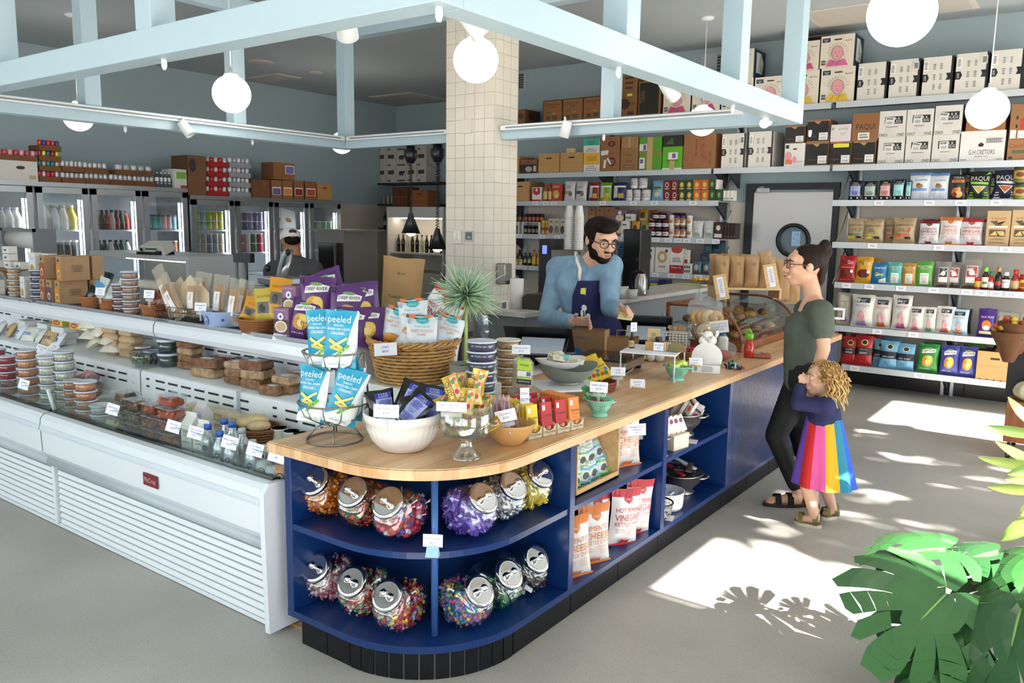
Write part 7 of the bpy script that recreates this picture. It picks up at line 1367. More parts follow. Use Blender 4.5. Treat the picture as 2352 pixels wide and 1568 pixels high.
for k,px in enumerate((640,668,690)):cylp('chia_cup','clear cup of pale chia pudding beside the counter end, '+ORD[k],'cup',(max(-2.82-.0,ck_at(px,2.5))if 0 else ck_at(px,2.5)-.0,2.5,DKZ(2.5))if ck_at(px,2.5)<-2.82 else(-2.83,2.5+.08*(k-1),DKZ(2.5)),.04,.11,'#cfc9bc',[('r',.2,.15,.75,.6,'#e9e8e6'),('r',.45,.2,.7,.4,'#4a4a4c')],'#d9dcdc',.1,prof=[(.85,0),(1,1)],n=18)
rr=random.Random(31)
for k in range(8):
 px=440+34*(k%4)+12*(k//4);y=2.46+.06*(k//4);tag(MB().box((0,0,.03),(.14,.075,.055),mat(['#d8c8a4','#cfc2a0'][k%2],.35,var=.25,vscale=30),bev=.01).obj('wrapped_sandwich',None,(ck_at(px,y),y,DKZ(y)+.06*(k//4)),(0,0,.15+rr.uniform(-.2,.2))),'plastic-wrapped pale sandwich on the lower deck, %s row, %s'%('front' if k<4 else 'back',ORD[k%4]),'sandwich','wrapped sandwiches on the lower deck')
wr=[mat('#7a5236',.22,var=.5,vscale=35,coat=.5),mat('#8a6444',.22,var=.5,vscale=35,coat=.5),mat('#a88a68',.22,var=.45,vscale=30,coat=.5)]
def brick(px,y,n,lab,w=.14,d=.1,h=.042,m=0,rz=.1,tier=True):
 x=ck_at(px,y)
 for k in range(n):
  o=tag(MB().box((0,0,h/2),(w,d,h),wr[(m+k)%3],bev=.01).obj('wrapped_sandwich',None,(x+rr.uniform(-.006,.006),y,(TRZ(y)if tier else DKZ(y))+h*1.02*k),(0,0,rz+rr.uniform(-.15,.15))),lab%ORD[k],'sandwich')
  if k==n-1:MB().box((0,0,h+.0008),(w*.4,d*.45,.0012),'#e4e2e6').obj('label',o)
brick(440,2.82,4,'dark wrapped sandwich in the leftmost tier stack, %s from the bottom');brick(478,2.74,2,'pale wrapped baguette half with white band, %s from the bottom',.2,.085,.055,2,.25);brick(520,2.86,2,'wrapped baguette in the back row, %s from the bottom',.18,.08,.05,2)
brick(548,2.74,3,'dark wrapped sandwich in the second tier stack, %s from the bottom');brick(592,2.74,3,'big wrapped rye sandwich in the third tier stack, %s from the bottom',.16,.12,.05,1);brick(628,2.70,1,'single wrapped sandwich lying before the third stack (%s)',.14,.11,.045,1)
brick(660,2.76,2,'wrapped rye sandwich beside the wire stand, %s from the bottom',.15,.11,.045,1);brick(690,2.86,2,'wrapped sandwich last on the right of the tier, %s from the bottom',.13,.1,.045)
stack(390,2.78,.065,.085,2,'#2c4a38','dark green salad tub',by='beside the dark sandwiches',tier=True);stack(352,2.82,.05,.065,1,'#2c4a38','small dark green tub',by='left of the tall green tubs',tier=True);stack(330,2.84,.055,.075,1,'#3a5440','dark green tub behind',by='next to the kraft bundles',tier=True)
o=thing('salad_bowl','clear plastic bowl of mixed green salad on the cooler step','bowl',(ck_at(335,2.7),2.7,TRZ(2.7)));MB().lathe([(.05,0),(.085,.045),(.09,.06),(.082,.09),(.05,.1),(0,.1)],TUB,24).obj('shell',o);mb=MB()
for k in range(60):a,q=rr.uniform(0,6.3),.07*sqrt(rr.random());mb.ell((q*cos(a),q*sin(a),.02+.055*rr.random()*(1-q*4)),(.02,.008,.012),['#6a9a4a','#4a6a3a','#5a2a34','#a8b888'][k%4],6,4,rot=(k,k*.7,k*2.1))
mb.obj('salad',o)['kind']='stuff'
kb_=mat('#c2a480',.7,bump=.2,bscale=20)
for k in range(10):tag(MB().box((0,0,.025),(.15,.1,.048),kb_,bev=.014).obj('paper_bundle',None,(ck_at(268+36*(k%2),2.8)+.01*(k%3),2.8,TRZ(2.8)+.046*(k//2)),(0,0,rr.uniform(-.2,.2))),'kraft paper wrapped bundle, %s column, %s from the bottom'%('left' if k%2==0 else 'right',ORD[k//2]),'bundle','kraft bundles on the cooler tier')
pm_=mat('#e4dcc8',.3,var=.15,vscale=30,coat=.4)
for k in range(14):tag(put(bpy.data.meshes['cheese']if 'cheese' in bpy.data.meshes else MB().grid(lambda u,v:bagfn(.15,.12,.06,8)(u,v),8,8,pm_).grid(lambda u,v:bagfn(.15,.12,.06,8)(1-u,v,0,-1),8,8,pm_).mesh('cheese'),'cheese_bag',None,(ck_at(205+16*(k%4),2.72+.05*(k%3)),2.72+.05*(k%3),TRZ(2.75)+.03+.045*(k//4)),(-1.2+rr.uniform(-.2,.3),0,rr.uniform(-.6,.6))),'clear bag of white cheese curds in the heap left of the kraft bundles, '+ORD[k],'cheese','bags of cheese curds on the tier')
for k in range(9):boxp('cheese_pack','white shrink-wrapped cheese block in the pile at the left, %s from the bottom'%ORD[k],'cheese',(ck_at(75+40*(k%3),2.8),2.8+.02*(k%2),TRZ(2.8)+.042*(k//3)),.16,.04,.1,'#dfdfdd',[],rot=rr.uniform(-.2,.2),group='white cheese blocks at the left')
for k,(px,z,c_)in enumerate(((155,.12,'#d8c83c'),(180,.17,'#d8c83c'),(195,.12,'#d8c83c'))):boxp('cracker_pack','yellow sausage carton with a red oval, '+ORD[k],'carton',(ck_at(px,2.84),2.84,TRZ(2.84)+z-.0),.12,.045,.1,c_,[('e',.45,.5,.35,.4,'#c4302c'),('t','VALLE',.45,.5,.35,WHT,.55)],rot=.15)
for k in range(8):px=-20+22*k;bagp('cheese_bag','bagged cheese packet low in the left heap, '+ORD[k],'packet',(ck_at(px,2.7),2.7,TRZ(2.7)),.13,.12,.06,['#e2ddd0','#d9d9d6','#c4a878','#dfe3e8'][k%4],[('r',.2,.3,.8,.5,['#7a9ac8','#c9c4b8','#8a6a4a','#4a6aa8'][k%4])],rot=rr.uniform(-.4,.4),lean=.6,seed=k,group='bagged cheese packets in the left heap',nu=8,nv=8)
for k in range(5):bagp('coffee_pack','dark green and maroon packet in the row at the left of the deck, '+ORD[k],'packet',(ck_at(25+10*k,2.52),2.52-.01*k,DKZ(2.52)),.13,.12,.035,'#22402c',[('r',.1,.1,.9,.7,'#6a2228')],rot=.25,lean=.5,seed=k,group='dark packets at the left of the deck',nu=8,nv=8)
for px,y,n,lab in((135,2.54,3,'left wicker basket of cured sausages and dark beets'),(200,2.5,3,'right wicker basket of sausages in pink paper')):
 x=ck_at(px,y);wicker(V3((x,y,DKZ(y))),.095,.075,lab+' in the cooler',mat('#8a5434',.6),0,rows=6)
 for k in range(n+2):tag(MB().ell((0,0,0),(.035,.07,.032),mat('#4a1c24' if(k+px)%2 else '#7a5240',.35,var=.3,vscale=30),12,8).obj('salami',None,(x-.05+.028*k,y+.02*(k%2),DKZ(y)+.105),(.5,0,-.5+.25*k)),'cured sausage in the %s cooler basket, %s'%(lab.split()[0],ORD[k]),'sausage',lab)
 if px>150:
  for k in range(3):bagp('pink_paper','folded pink paper sleeve in the right cooler basket, '+ORD[k],'paper',(x-.05+.05*k,y-.03,DKZ(y)+.06),.06,.12,.02,'#d88a9a',[],rot=-.5+.5*k,lean=.5,seed=k,nu=6,nv=6)
for k in range(2):o=thing('fruit_box','clear flat clamshell of antipasti beside the baskets, %s'%('bottom' if not k else 'top'),'container',(ck_at(250,2.4),2.4,DKZ(2.4)+.05*k),.2);MB().box((0,0,.024),(.19,.12,.046),clear('#dfe3e0',.2,.06),bev=.012).obj('shell',o);MB().box((0,0,.018),(.165,.1,.026),mat('#7a7a58',.6,var=.6,vscale=50),bev=.008).obj('contents',o)
for px,y,txt in((265,2.085,'MUSHROOM SALAD|$7.99'),(402,2.085,'TOFU DIP|$6.99'),(452,2.085,'BOXED WATER|SPARKLING|$2.49'),(530,2.085,'REFILL WATER|$3.25'),(588,2.085,'COLD BREW|COFFEE|$4.50'),(638,2.085,'COLD BREW|$4'),(66,2.085,'HUMMUS|$5.99')):
 P=AY(px,990,2.085);sign(V3((P.x,2.068,.775)),.085,.055,txt,'white price card clipped to the glass rail reading '+txt.split('|')[0].lower()+(' in two lines' if txt.endswith('$4')else ''),.25,.3,False,.12)
sign(V3((ck_at(140,2.62),2.5,.86)),.09,.05,'BEET SALAMI|$8','price card standing in the left cooler basket',.5,.4,False,.3);sign(V3((ck_at(172,2.62),2.48,.9)),.09,.05,'SALAME|$12','price card tilted above the pink paper basket',.3,.8,False,.4)
# goods on top of the cooler
LZ=1.146
def ox(px,y):return AY(px,680,y).x
PUR='#5a2f6e'
for k,(px,y,z,w,h,rz,ln,rl,lab)in enumerate(((722,2.86,.06,.2,.27,.55,.1,.05,'purple kettle-chip bag standing tallest at the left, print fully visible'),(775,3.03,.1,.2,.27,.3,.05,-.35,'purple kettle-chip bag seen edge-on in the middle'),(790,2.88,.04,.19,.25,.75,.1,.12,'purple kettle-chip bag in the middle with a green landscape print'),(838,2.97,.05,.19,.26,.8,.1,-.1,'purple kettle-chip bag at the right, chips print showing'),(800,2.77,.0,.18,.2,.6,.2,.1,'purple kettle-chip bag low behind the pea-crisp bags'),(842,2.84,.0,.18,.2,.8,.2,.0,'purple kettle-chip bag low at the right by the wicker basket'),(690,2.80,.0,.18,.22,.35,.15,.12,'purple kettle-chip bag low at the front of the wire bin'))):
 bagp('snack_bag',lab,'bag',(ox(px,y),y,LZ+z),w,h,.07,PUR,d_deep(PUR),rot=rz,lean=ln,roll=rl,seed=300+k)
t=thing('wire_bin','black wire bin holding the purple chip bags on the cooler top','bin',(ox(735,2.84),2.84,LZ));mb=MB()
for z in(.002,.05,.1):mb.ring((0,0,z),.08+.2*z,.002,BKP,4,24)
for k in range(14):a=2*pi*k/14;mb.tube([(.08*cos(a),.08*sin(a),.002),(.1*cos(a),.1*sin(a),.1)],.0015,BKP,4)
mb.obj('mesh',t)
def d_mauve():return[('r',.06,.1,.94,.12,'#2c3a8a'),('r',0,.14,1,.62,'#4a2a3a'),('e',.5,.38,.42,.2,'#e6ddd0'),('e',.5,.38,.34,.15,'#c9a880'),('e',.5,.72,.2,.12,'#eceaf0'),('e',.5,.72,.08,.05,'#3a5ac0'),('t','SALTED GRAHAMS',.5,.93,.04,'#e0d4e0',.7),('t','BERTRAND' if 0 else 'SHORTHAND',.5,.05,.05,'#e0d4e0',.7)]
xb=ox(652,2.78)
boxp('cookie_box','mauve cookie carton standing in front of the purple bags','carton',(xb,2.78,LZ),.1,.16,.055,'#8f6688',d_mauve(),rot=.2);boxp('cookie_box','mauve cookie carton standing higher behind the first one','carton',(ox(672,2.87),2.87,LZ+.1),.1,.17,.055,'#8f6688',d_mauve(),rot=.15);boxp('cookie_box','mauve cookie carton half hidden under the higher one','carton',(ox(672,2.87),2.87,LZ),.1,.098,.055,'#7d5876',[],rot=.15)
YB='#d9982c'
wicker(V3((ox(592,2.82),2.82,LZ)),.11,.075,'brown wicker basket of gold bags on the cooler top',mat('#9a6238',.6),0,rows=8)
for k,(px,z,w,h,rl,c_)in enumerate(((575,.05,.13,.14,.3,YB),(605,.05,.14,.2,-.1,'#c9b04a'),(618,.1,.14,.21,.1,YB),(635,.03,.12,.2,.15,'#cf8f2a'))):bagp('nut_bag','%s bag of dried fruit in the brown basket, %s'%('gold' if c_!='#c9b04a' else 'yellow-green',ORD[k]),'bag',(ox(px,2.82),2.8+.03*k,LZ+z),w,h,.05,c_,[('r',.2,.28,.75,.6,'#6a6460'),('e',.45,.42,.15,.12,'#3a3634'),('t','EQUATOR',.5,.75,.07,'#8a5a1c',.6)],rot=.4,lean=.2,roll=rl,seed=320+k)
em=mat('#a8bce4',.25,coat=.4)
t=thing('enamel_pan','pale blue enamel pan with a painted emblem full of cracker bags','pan',(ox(515,2.84),2.84,LZ));MB().lathe([(0,0),(.1,0),(.112,.01),(.125,.09),(.13,.095),(.122,.095),(.108,.015),(0,.01)],em,36,sx=1.05).obj('pan',t)
for s in(-1,1):MB().tube([(s*.125,-.03,.085),(s*.155,-.02,.083),(s*.155,.02,.083),(s*.125,.03,.085)],.006,em,6).obj('handle',t)
f=MB();deco(f,[('e',.4,.5,.05,.3,'#5a6aa8'),('e',.4,.5,.035,.22,'#a8bce4'),('p',[(.38,.35),(.42,.35),(.41,.6)],'#3a4a8a'),('e',.68,.55,.02,.1,'#3a4a8a')],cylmap(.125,.09,pi,-pi/2+.3,lambda v:.1145+.013*v),.39,.09);f.obj('emblem',t)
CEL=clear('#f2ece0',.14,.06);bsm=mat('#c9955a',.6,var=.25,vscale=30)
def breadstick(px,y,z,w,h,rz,rl,lab,seed,n=6,ln=.15):
 E=(Matrix.Rotation(rz,3,'Z')@Matrix.Rotation(-ln,3,'X')@Matrix.Rotation(rl,3,'Y')).to_euler();o=bagp('breadstick_bag',lab,'bag',(ox(px,y),y,LZ+z),w,h,.04,CEL,[],rot=rz,lean=ln,roll=rl,seed=seed)
 for k in range(n):MB().tube([(-w*.3+w*.6*k/n,.004*(k%2),h*.08),(-w*.34+w*.66*k/n,-.004*(k%2),h*.78)],.0055,bsm,6).obj('breadstick',o)
 f=bagfn(w,h,.04,seed);g=MB();deco(g,[('r',.22,.2,.62,.62,'#ece6e4'),('t','GRISSINI',.42,.5,.06,'#b8605a',.35,80)],lambda u,v,l:f(u,v,l+2),w,h);g.obj('label',o)
for a in((498,2.84,.03,.11,.27,.35,.05,'upright cellophane bag of breadsticks in the blue pan, left',41),(528,2.8,.02,.1,.27,.4,.12,'upright cellophane bag of breadsticks in the blue pan, front',42),(545,2.88,.03,.1,.25,.4,.2,'cellophane bag of breadsticks in the blue pan, back right',43),(400,2.82,.02,.1,.36,.2,-.55,'long breadstick bag leaning left out of the black wire basket',44),(415,2.78,.02,.1,.32,.2,-.65,'long breadstick bag leaning lowest out of the black wire basket',45),(440,2.84,.03,.12,.24,.3,.0,'breadstick bag standing in the black wire basket',46),(455,2.9,.05,.12,.25,.3,.1,'breadstick bag at the back of the black wire basket',47)):breadstick(*a)
for k,(px,z)in enumerate(((468,.1),(436,.14),(405,.12),(560,.08))):tag(MB().prism([(-.06,0),(.06,0),(.06,.12),(0,.19),(-.06,.12)],.002,mat('#d9c4a4',.7),M=Matrix.Rotation(pi/2,4,'X')).obj('paper_sleeve',None,(ox(px,2.9),2.88+.01*k,LZ+z-.05),(-.15,.1*k-.1,.35)),'pointed cream paper sleeve of crackers, %s from the right'%ORD[k],'sleeve')
t=thing('wire_basket','black wire basket of breadstick bags on the cooler top','basket',(ox(425,2.83),2.83,LZ),.1);mb=MB();bw_,bd_=.16,.09
for z in(.002,.03,.06,.09):mb.tube([(-bw_,-bd_,z),(bw_,-bd_,z),(bw_,bd_,z),(-bw_,bd_,z)],.002,BKP,4,True)
for k in range(13):x=-bw_+2*bw_*k/12;mb.tube([(x,-bd_,.09),(x,-bd_,.002),(x,bd_,.002),(x,bd_,.09)],.0013,BKP,4)
mb.obj('mesh',t)
for px,r,lab in((350,.07,'small wicker basket of glossy brown packets'),(255,.075,'small wicker basket of pouches with a price card'),(212,.075,'small wicker basket of dark and blue pouches')):
 x=ox(px,2.83);wicker(V3((x,2.83,LZ)),r,.075,lab+' on the cooler top',mat('#b06e3e',.6),0,rows=8)
 for k in range(4):bagp('pouch','pouch %s in the %s'%(ORD[k],lab),'pouch',(x-.04+.028*k,2.81+.02*k,LZ+.03),.09,.13+.03*k*(px<300),.03,{350:['#6a2a1c','#8a4a24','#5a2418','#7a3a28'],255:['#cfd6d6','#b8c4c4','#d9dcd9','#3a2a2c'],212:['#1f2226','#5a9ac0','#c4ccc8','#20282a']}[px][k],[],rot=.3,lean=.2,roll=.5-.1*k,seed=340+k+px,rough=.2,nu=8,nv=8)
for px,n,f_,lab in((300,6,'#b08a70','tub of walnuts in the right stack'),(277,4,'#8a6a60','tub of dark nuts in the left stack')):
 x=ox(px,2.79 if px>290 else 2.83);y=2.79 if px>290 else 2.83
 for k in range(n):tub(V3((x,y,LZ+.047*k)),.055,.046,f_,'%s on the cooler, %s from bottom'%(lab,ORD[k]))
def hotbox(c_):return[('r',0,0,1,.6,c_),('e',.5,.6,.5,.1,c_),('e',.5,.3,.3,.16,'#d9c09a'),('e',.5,.28,.18,.1,'#8a6a4a'),('p',[(.35,.8),(.65,.8),(.5,.92)],BLK)]
SP=[('t','KETO',.4,.85,.05,'#5a4630',.5)]+scribble(.55,.5,.5,.3,8,'#6a543a',3)
for k,(px,c_,up,dy)in enumerate(((130,'#a8562c',0,0),(146,'#5d4468',0,0),(165,'#c98a30',0,0),(133,'#a8502a',1,0),(172,'#c9862c',1,0))):boxp('noodle_box','kraft pasta box with a %s window, %s row, %s from the left'%({'#a8562c':'rust','#5d4468':'plum','#c98a30':'gold','#a8502a':'rust','#c9862c':'gold'}[c_],'upper' if up else 'lower',ORD[k if not up else k-3]),'carton',(ox(px,2.86),2.86,LZ+.172*up),.074,.17,.2,'#a98560',hotbox(c_),rot=-.0,sops=SP,group=None)
for k in range(2):boxp('noodle_box','kraft pasta box turned sideways behind the others, %s row'%('lower' if not k else 'upper'),'carton',(ox(208,3.0),3.02,LZ+.172*k),.2,.17,.08,'#a98560',SP)
for k,(px,z)in enumerate(((88,.175),(120,.175),(62,0))):boxp('cracker_box','tall white gluten-free cracker box, %s'%('left of the kraft boxes, upper','behind the kraft boxes, upper','lower front')[k],'carton',(ox(px,2.9 if k<2 else 2.8),2.9 if k<2 else 2.8,LZ+z),.1 if k<2 else.07,.17,.06,'#e2e0dc',[('e',.5,.3,.3,.18,'#c9953c'),('t','HIPPIE SNACKS' if 0 else 'crackers',.5,.75,.07,'#7a8a6a',.7)],sops=scribble(.5,.5,.7,.7,10,'#b0aeaa',k))
for k in range(2):boxp('cracker_box','white cracker box supporting the upper white boxes, '+ORD[k],'carton',(ox(88+32*k,2.92),2.92,LZ),.1,.174,.06,'#dddbd6',scribble(.5,.5,.6,.6,8,'#b4b2ae',k))
for px,n,f_,r,lab in((92,5,'#5a5560',.062,'dark berry tub in the stack before the kraft boxes'),(36,5,'#d0a870',.05,'cracker-filled tub in the left stack')):
 for k in range(n):tub(V3((ox(px,2.78),2.78,LZ+.047*k)),r,.046,f_,'%s, %s from the bottom'%(lab,ORD[k]))
for k,(px,z,y)in enumerate(((-5,0,2.8),(-5,.06,2.8),(2,.2,2.95),(32,.2,2.95),(30,.26,2.95),(30,.32,2.95),(55,.2,2.95),(5,.14,2.95))):boxp('fish_tin','white sardine tin box with a blue fish print, '+ORD[k]+' counted from the lowest left','tin',(ox(px,y),y,LZ+z),.11,.056,.07,'#e6e2d9',[('p',[(.3,.4),(.6,.3),(.75,.5),(.6,.62),(.35,.55),(.25,.65)],'#2f6a8a')],group=None)
t=thing('cake_stand','turned wooden cake stand under the sardine tin boxes','stand',(ox(30,2.95),2.95,LZ));MB().lathe([(.09,0),(.09,.012),(.04,.03),(.03,.1),(.06,.17),(.13,.185),(.13,.198),(0,.198)],wood('#7a5a38','#9a7448',(2,2,20)),28).obj('stand',t)
for px,z,txt in((233,.11,'DATES|$6.50'),(345,.13,'BISCOTTI|$6.99'),(462,.09,'CRACKERS BREADSTICK|$5.99'),(570,-.01,'DRIED MANGO|$4.99'),(640,-.012,'GLUTEN FREE|$6.99')):sign(V3((ox(px,2.745),2.745-.01,LZ+z)),.085,.05,txt,'price card on the cooler top reading '+txt.split('|')[0].lower(),.25,.15 if z>0 else.5,z>0)
for k,px in enumerate((10,45,68,90,115,178)):P=AY(px,690,2.75);tag(MB().box((0,0,0),(.07,.0015,.03),'#e6d9d4').obj('price_sticker',None,(P.x,2.738,1.127),(.7,0,0)),'small pinkish price sticker on the cooler ledge edge, '+ORD[k]+' from the left','sticker','price stickers along the cooler ledge')
# glass-door freezers along the left wall
FXF=-10.3;fsm=mat('#a9adb0',.3,.8);fin=mat('#e6eaee',.5);led=mat('#f4f8ff',.4,emit=9)
def FY_(px,py=500):return AX(px,py,FXF).y
def freezer(lab,edges,zt,z0=.12):
 t=thing('glass_door_freezer',lab,'freezer');ys=[FY_(p)for p in edges];a,b=ys[0],ys[-1];X0=FXF-.78
 MB().b3(X0,FXF,a,b,zt-.05,zt,fsm).b3(X0,X0+.03,a,b,z0,zt-.05,fin).b3(X0,FXF-.03,a,a+.03,z0,zt-.05,fsm).b3(X0,FXF-.03,b-.03,b,z0,zt-.05,fsm).b3(X0,FXF,a,b,0,z0,fsm).obj('body',t)
 for z in(.55,.95,1.27,1.6):MB().b3(X0+.03,FXF-.08,a+.03,b-.03,z-.02,z,fin).obj('shelf',t)
 for p,q in zip(ys,ys[1:]):
  p+=.02;q-=.02;d=MB()
  for e in((p,p+.07,z0,zt-.06),(q-.07,q,z0,zt-.06),(p,q,z0,z0+.08),(p,q,zt-.13,zt-.06)):d.b3(FXF-.03,FXF+.01,*e,fsm)
  o=d.obj('door',t);MB().b3(FXF-.012,FXF-.008,p+.07,q-.07,z0+.08,zt-.13,clear('#e9f0f2',.08,.04)).obj('pane',o);MB().b3(FXF+.01,FXF+.03,p+.01,p+.03,.8,1.5,fsm).obj('handle',o)
  MB().b3(FXF-.07,FXF-.05,q-.095,q-.075,z0+.1,zt-.2,led).obj('led_strip',t)
 return ys,zt
A_,zA=freezer('taller glass-door freezer at the far left, with brown can trays on top',(-40,82,208,328,434),2.165)
B_,zB=freezer('lower glass-door freezer next to the tall one, reaching towards the alcove',(439,540,629,710,784),2.075)
def frow(ys,k,z,n,r,h,cols,lid,nm,sh=None,dx=.14):
 p,q=ys[k]+.12,ys[k+1]-.12
 for i in range(n):
  y=p+(q-p)*(i+.5)/n;P=(FXF-dx,y,z+.001);c=cols[i%len(cols)];lab='%s, %s along its row'%(nm,ORD[i])
  if sh:bottle('drink_bottle',lab,'bottle',P,r,h,c,lid,[],sh,capr=.5,caph=.12)
  else:cylp('food_tub',lab,'tub',P,r,h,c,[],lid,.12,n=12)
SB=[(.9,0),(1,.03),(1,.5),(.5,.8),(.4,.9)];W_='#e6e4e0'
frow(A_,0,1.6,4,.07,.26,[W_],'#c9c0d8','milk bottle in the first door',SB);frow(A_,1,1.6,4,.07,.3,[W_,W_,W_,'#d8c84a'],'#c8c4bc','white dairy bottle in the second door',SB);frow(A_,1,1.27,5,.055,.2,['#55585a','#2c3032'],'#d0d0d0','grey canister in the second door')
frow(A_,2,1.6,7,.042,.25,['#8a1f24','#2c3a24','#a8301c','#c8b8a8'],'#1f1f22','red juice bottle in the third door',SB);frow(A_,2,1.27,6,.045,.2,['#3a2428','#2a3a30','#c8c4c0'],'#1f1f22','dark bottle low in the third door',SB)
frow(A_,3,1.6,6,.045,.2,['#6aa8b8','#4aa89a','#4aa89a','#e0a8a4','#e0a8a4'],'#3a3c3c','teal or pink yogurt jar in the fourth door');frow(A_,3,1.27,5,.05,.18,['#b8642c','#c8c0b0'],'#d8d4cc','jar low in the fourth door')
for j in range(2):frow(B_,0,1.6+.135*j,5,.055,.13,['#a8b84a','#9ab8d8','#a8c83c','#d8b83c'],'#e0e0dc','%s green or yellow ice-cream tub in the fifth door'%('lower','upper')[j]);frow(B_,1,1.6+.135*j,5,.055,.13,['#8a84a0','#5a3a7a'],'#e0e0e2','%s purple ice-cream tub in the sixth door'%('lower','upper')[j]);frow(B_,0,1.27+.14*j,5,.055,.135,['#a8a4a0','#c8b8a0','#8a9ab0'],'#d8d8d8','%s silver tub in the fifth door'%('lower','upper')[j]);frow(B_,1,1.27+.14*j,4,.055,.135,['#b8303a','#d8c8c4','#3a6a3a'],'#e0e0e0','%s red tub in the sixth door'%('lower','upper')[j])
frow(B_,0,.95,6,.05,.2,['#c8a888','#8a5a3a'],'#d8cfc4','beige jar at the bottom of the fifth door');frow(B_,3,1.6,4,.07,.14,['#5aa878','#c8c8b8','#7ab890'],'#e0e0dc','green tub in the eighth door');frow(B_,2,1.27,5,.05,.2,['#c8d0d8','#a8b060'],'#d8d8d8','pale jar in the seventh door')
for k in range(2):boxp('pizza_box','white flat food box leaning in the seventh freezer door, '+ORD[k],'box',(FXF-.25,(B_[2]+B_[3])/2+.12*k,1.61),.3,.32,.04,'#e4e4e2',[('e',.5,.45,.2,.12,'#b8783c')],rot=(-.3,.2,pi/2))
# stock on top of the freezers
def fbox(x0,x1,y0,y1,z,d,col,ops,lab,dx=0,**k):
 a,b=AX(x0,(y0+y1)/2,FXF-.03-dx),AX(x1,(y0+y1)/2,FXF-.03-dx);h=AX((x0+x1)/2,y0,FXF-.03-dx).z-AX((x0+x1)/2,y1,FXF-.03-dx).z
 o=boxp(k.pop('name','carton'),lab,'box',(FXF-.03-dx-d/2,(a.y+b.y)/2,z+.001),(b.y-a.y)*.98,h,d,col,ops,rot=pi/2,**k);return z+h+.001
def fcans(x0,x1,y0,y1,z,n,cols,lab,tray='#7a4f2e',dx=0):
 a,b=AX(x0,(y0+y1)/2,FXF-.05-dx),AX(x1,(y0+y1)/2,FXF-.05-dx);h=AX((x0+x1)/2,y0,FXF-.05-dx).z-AX((x0+x1)/2,y1,FXF-.05-dx).z;w=b.y-a.y
 t=thing('can_tray','open brown tray holding '+lab,'tray',(FXF-.05-dx-.14,(a.y+b.y)/2,z+.001),pi/2);MB().b3(-w/2,w/2,-.14,.14,0,h*.5,mat(tray,.8)).obj('tray',t)
 for i in range(n):cylp('drink_can','can, %s along the tray of %s'%(ORD[i],lab),'can',(FXF-.05-dx-.05,a.y+w*(i+.5)/n,z+h*.5+.002),w/n*.46,h*.5,cols[i%len(cols)],[],None,n=12,prof=[(.9,0),(1,.05),(1,.85),(.8,.97),(.8,1)],metal=.2)
 return z+h+.002
z=fbox(-20,88,371,417,zA,.4,'#d9d5cd',[('e',.62,.66,.1,.09,INK),('r',.8,.1,.95,.3,'#b8a888')],'white carton with an oval handle hole at the far left')
fcans(-20,86,345,370,z,8,['#c84a6a','#e0a0a8'],'pink cans on the white carton')
z=zA
for k,(y0,y1,cs,nm)in enumerate(((393,418,['#c8305a','#d8d0d0','#b83a4a'],'pink and red cans, lowest of four'),(369,392,['#3a8a94','#c8b8a0','#4aa0a8'],'teal cans, second of four'),(345,368,['#b82a34','#c8d84a','#3a6a8a'],'red and lime cans, third of four'),(320,344,['#d8382c','#3a4a8a','#c83a5a'],'mixed cans, topmost of four'))):z=fcans(90,140,y0,y1,z,5,cs,nm)
for k,(a,b,c,e,up)in enumerate(((143,196,395,419,0),(198,251,396,421,0),(254,307,399,423,0),(309,357,402,425,0),(143,193,368,393,1),(194,249,371,395,1),(268,352,377,400,1))):z=fcans(a,b,c,e,zA if not up else zup+.002,5,['#d8d8da','#c0c2c6'],'white cans, %s tray of the %s tier'%(ORD[k if not up else k-4],'upper' if up else 'lower'));zup=z if not up else zup
for k in range(5):P=AX(362+9*k,425,FXF-.1);bottle('drink_bottle','clear bottle with white label on the tall freezer, '+ORD[k],'bottle',(P.x,P.y,zA+.001),.036,.2,'#5a5e68','#e0e0e0',[('r',0,.4,1,.65,WHT)],SB)
fbox(399,429,385,428,zA,.3,'#dedcd6',[('r',.2,.5,.95,.85,'#7ab03c'),('r',.5,0,1,.15,'#b0303a')],'white and green carton at the end of the tall freezer')
q=fbox(431,474,404,450,zB,.4,'#7d5230',[],'big dark brown carton on the lower freezer',side='#6a4428');fbox(431,474,358,403,q,.4,'#7d5230',[('e',.25,.5,.2,.35,'#33241a')],'open dark brown carton on top of the big one',side='#6a4428')
for c0,(a,b,col,nm)in enumerate(((475,524,'#b01f22','red'),(527,576,'#9a9aa0','silver'))):
 z=zB
 for k in range(4):z=fcans(a,b,427-22*k,449-22*k,z,5,['#d8d4d4','#c83a3a']if not c0 else['#e0e0e2','#b8b8bc'],'%s multipack cans, %s from the bottom'%(nm,ORD[k]),col)
q=fbox(579,621,411,453,zB,.35,'#6f4526',[('r',.6,.7,.8,.85,'#b03a2a')],'dark brown carton beside the silver multipacks')
for k,(a,b,c1)in enumerate(((623,648,'#6a5a9a'),(649,673,'#d8853a'),(675,698,'#8a2a24'),(701,727,'#b04a2a'))):q=fbox(a,b,412,454,zB,.3,'#8a5a34',[('r',.1,.2,.9,.62,WHT),('r',.14,.22,.86,.56,c1)],'brown carton with a %s label on the lower freezer'%('violet','orange','dark red','rust')[k])
fbox(628,677,371,410,q,.3,'#8a5a34',[('r',.55,.35,.98,.85,WHT),('r',.58,.38,.95,.8,'#7a68b0')],'brown carton with violet label standing on the others')
fbox(729,762,418,455,zB,.3,'#b8834c',d_crate(),'pine crate at the right end of the lower freezer',name='wooden_crate')
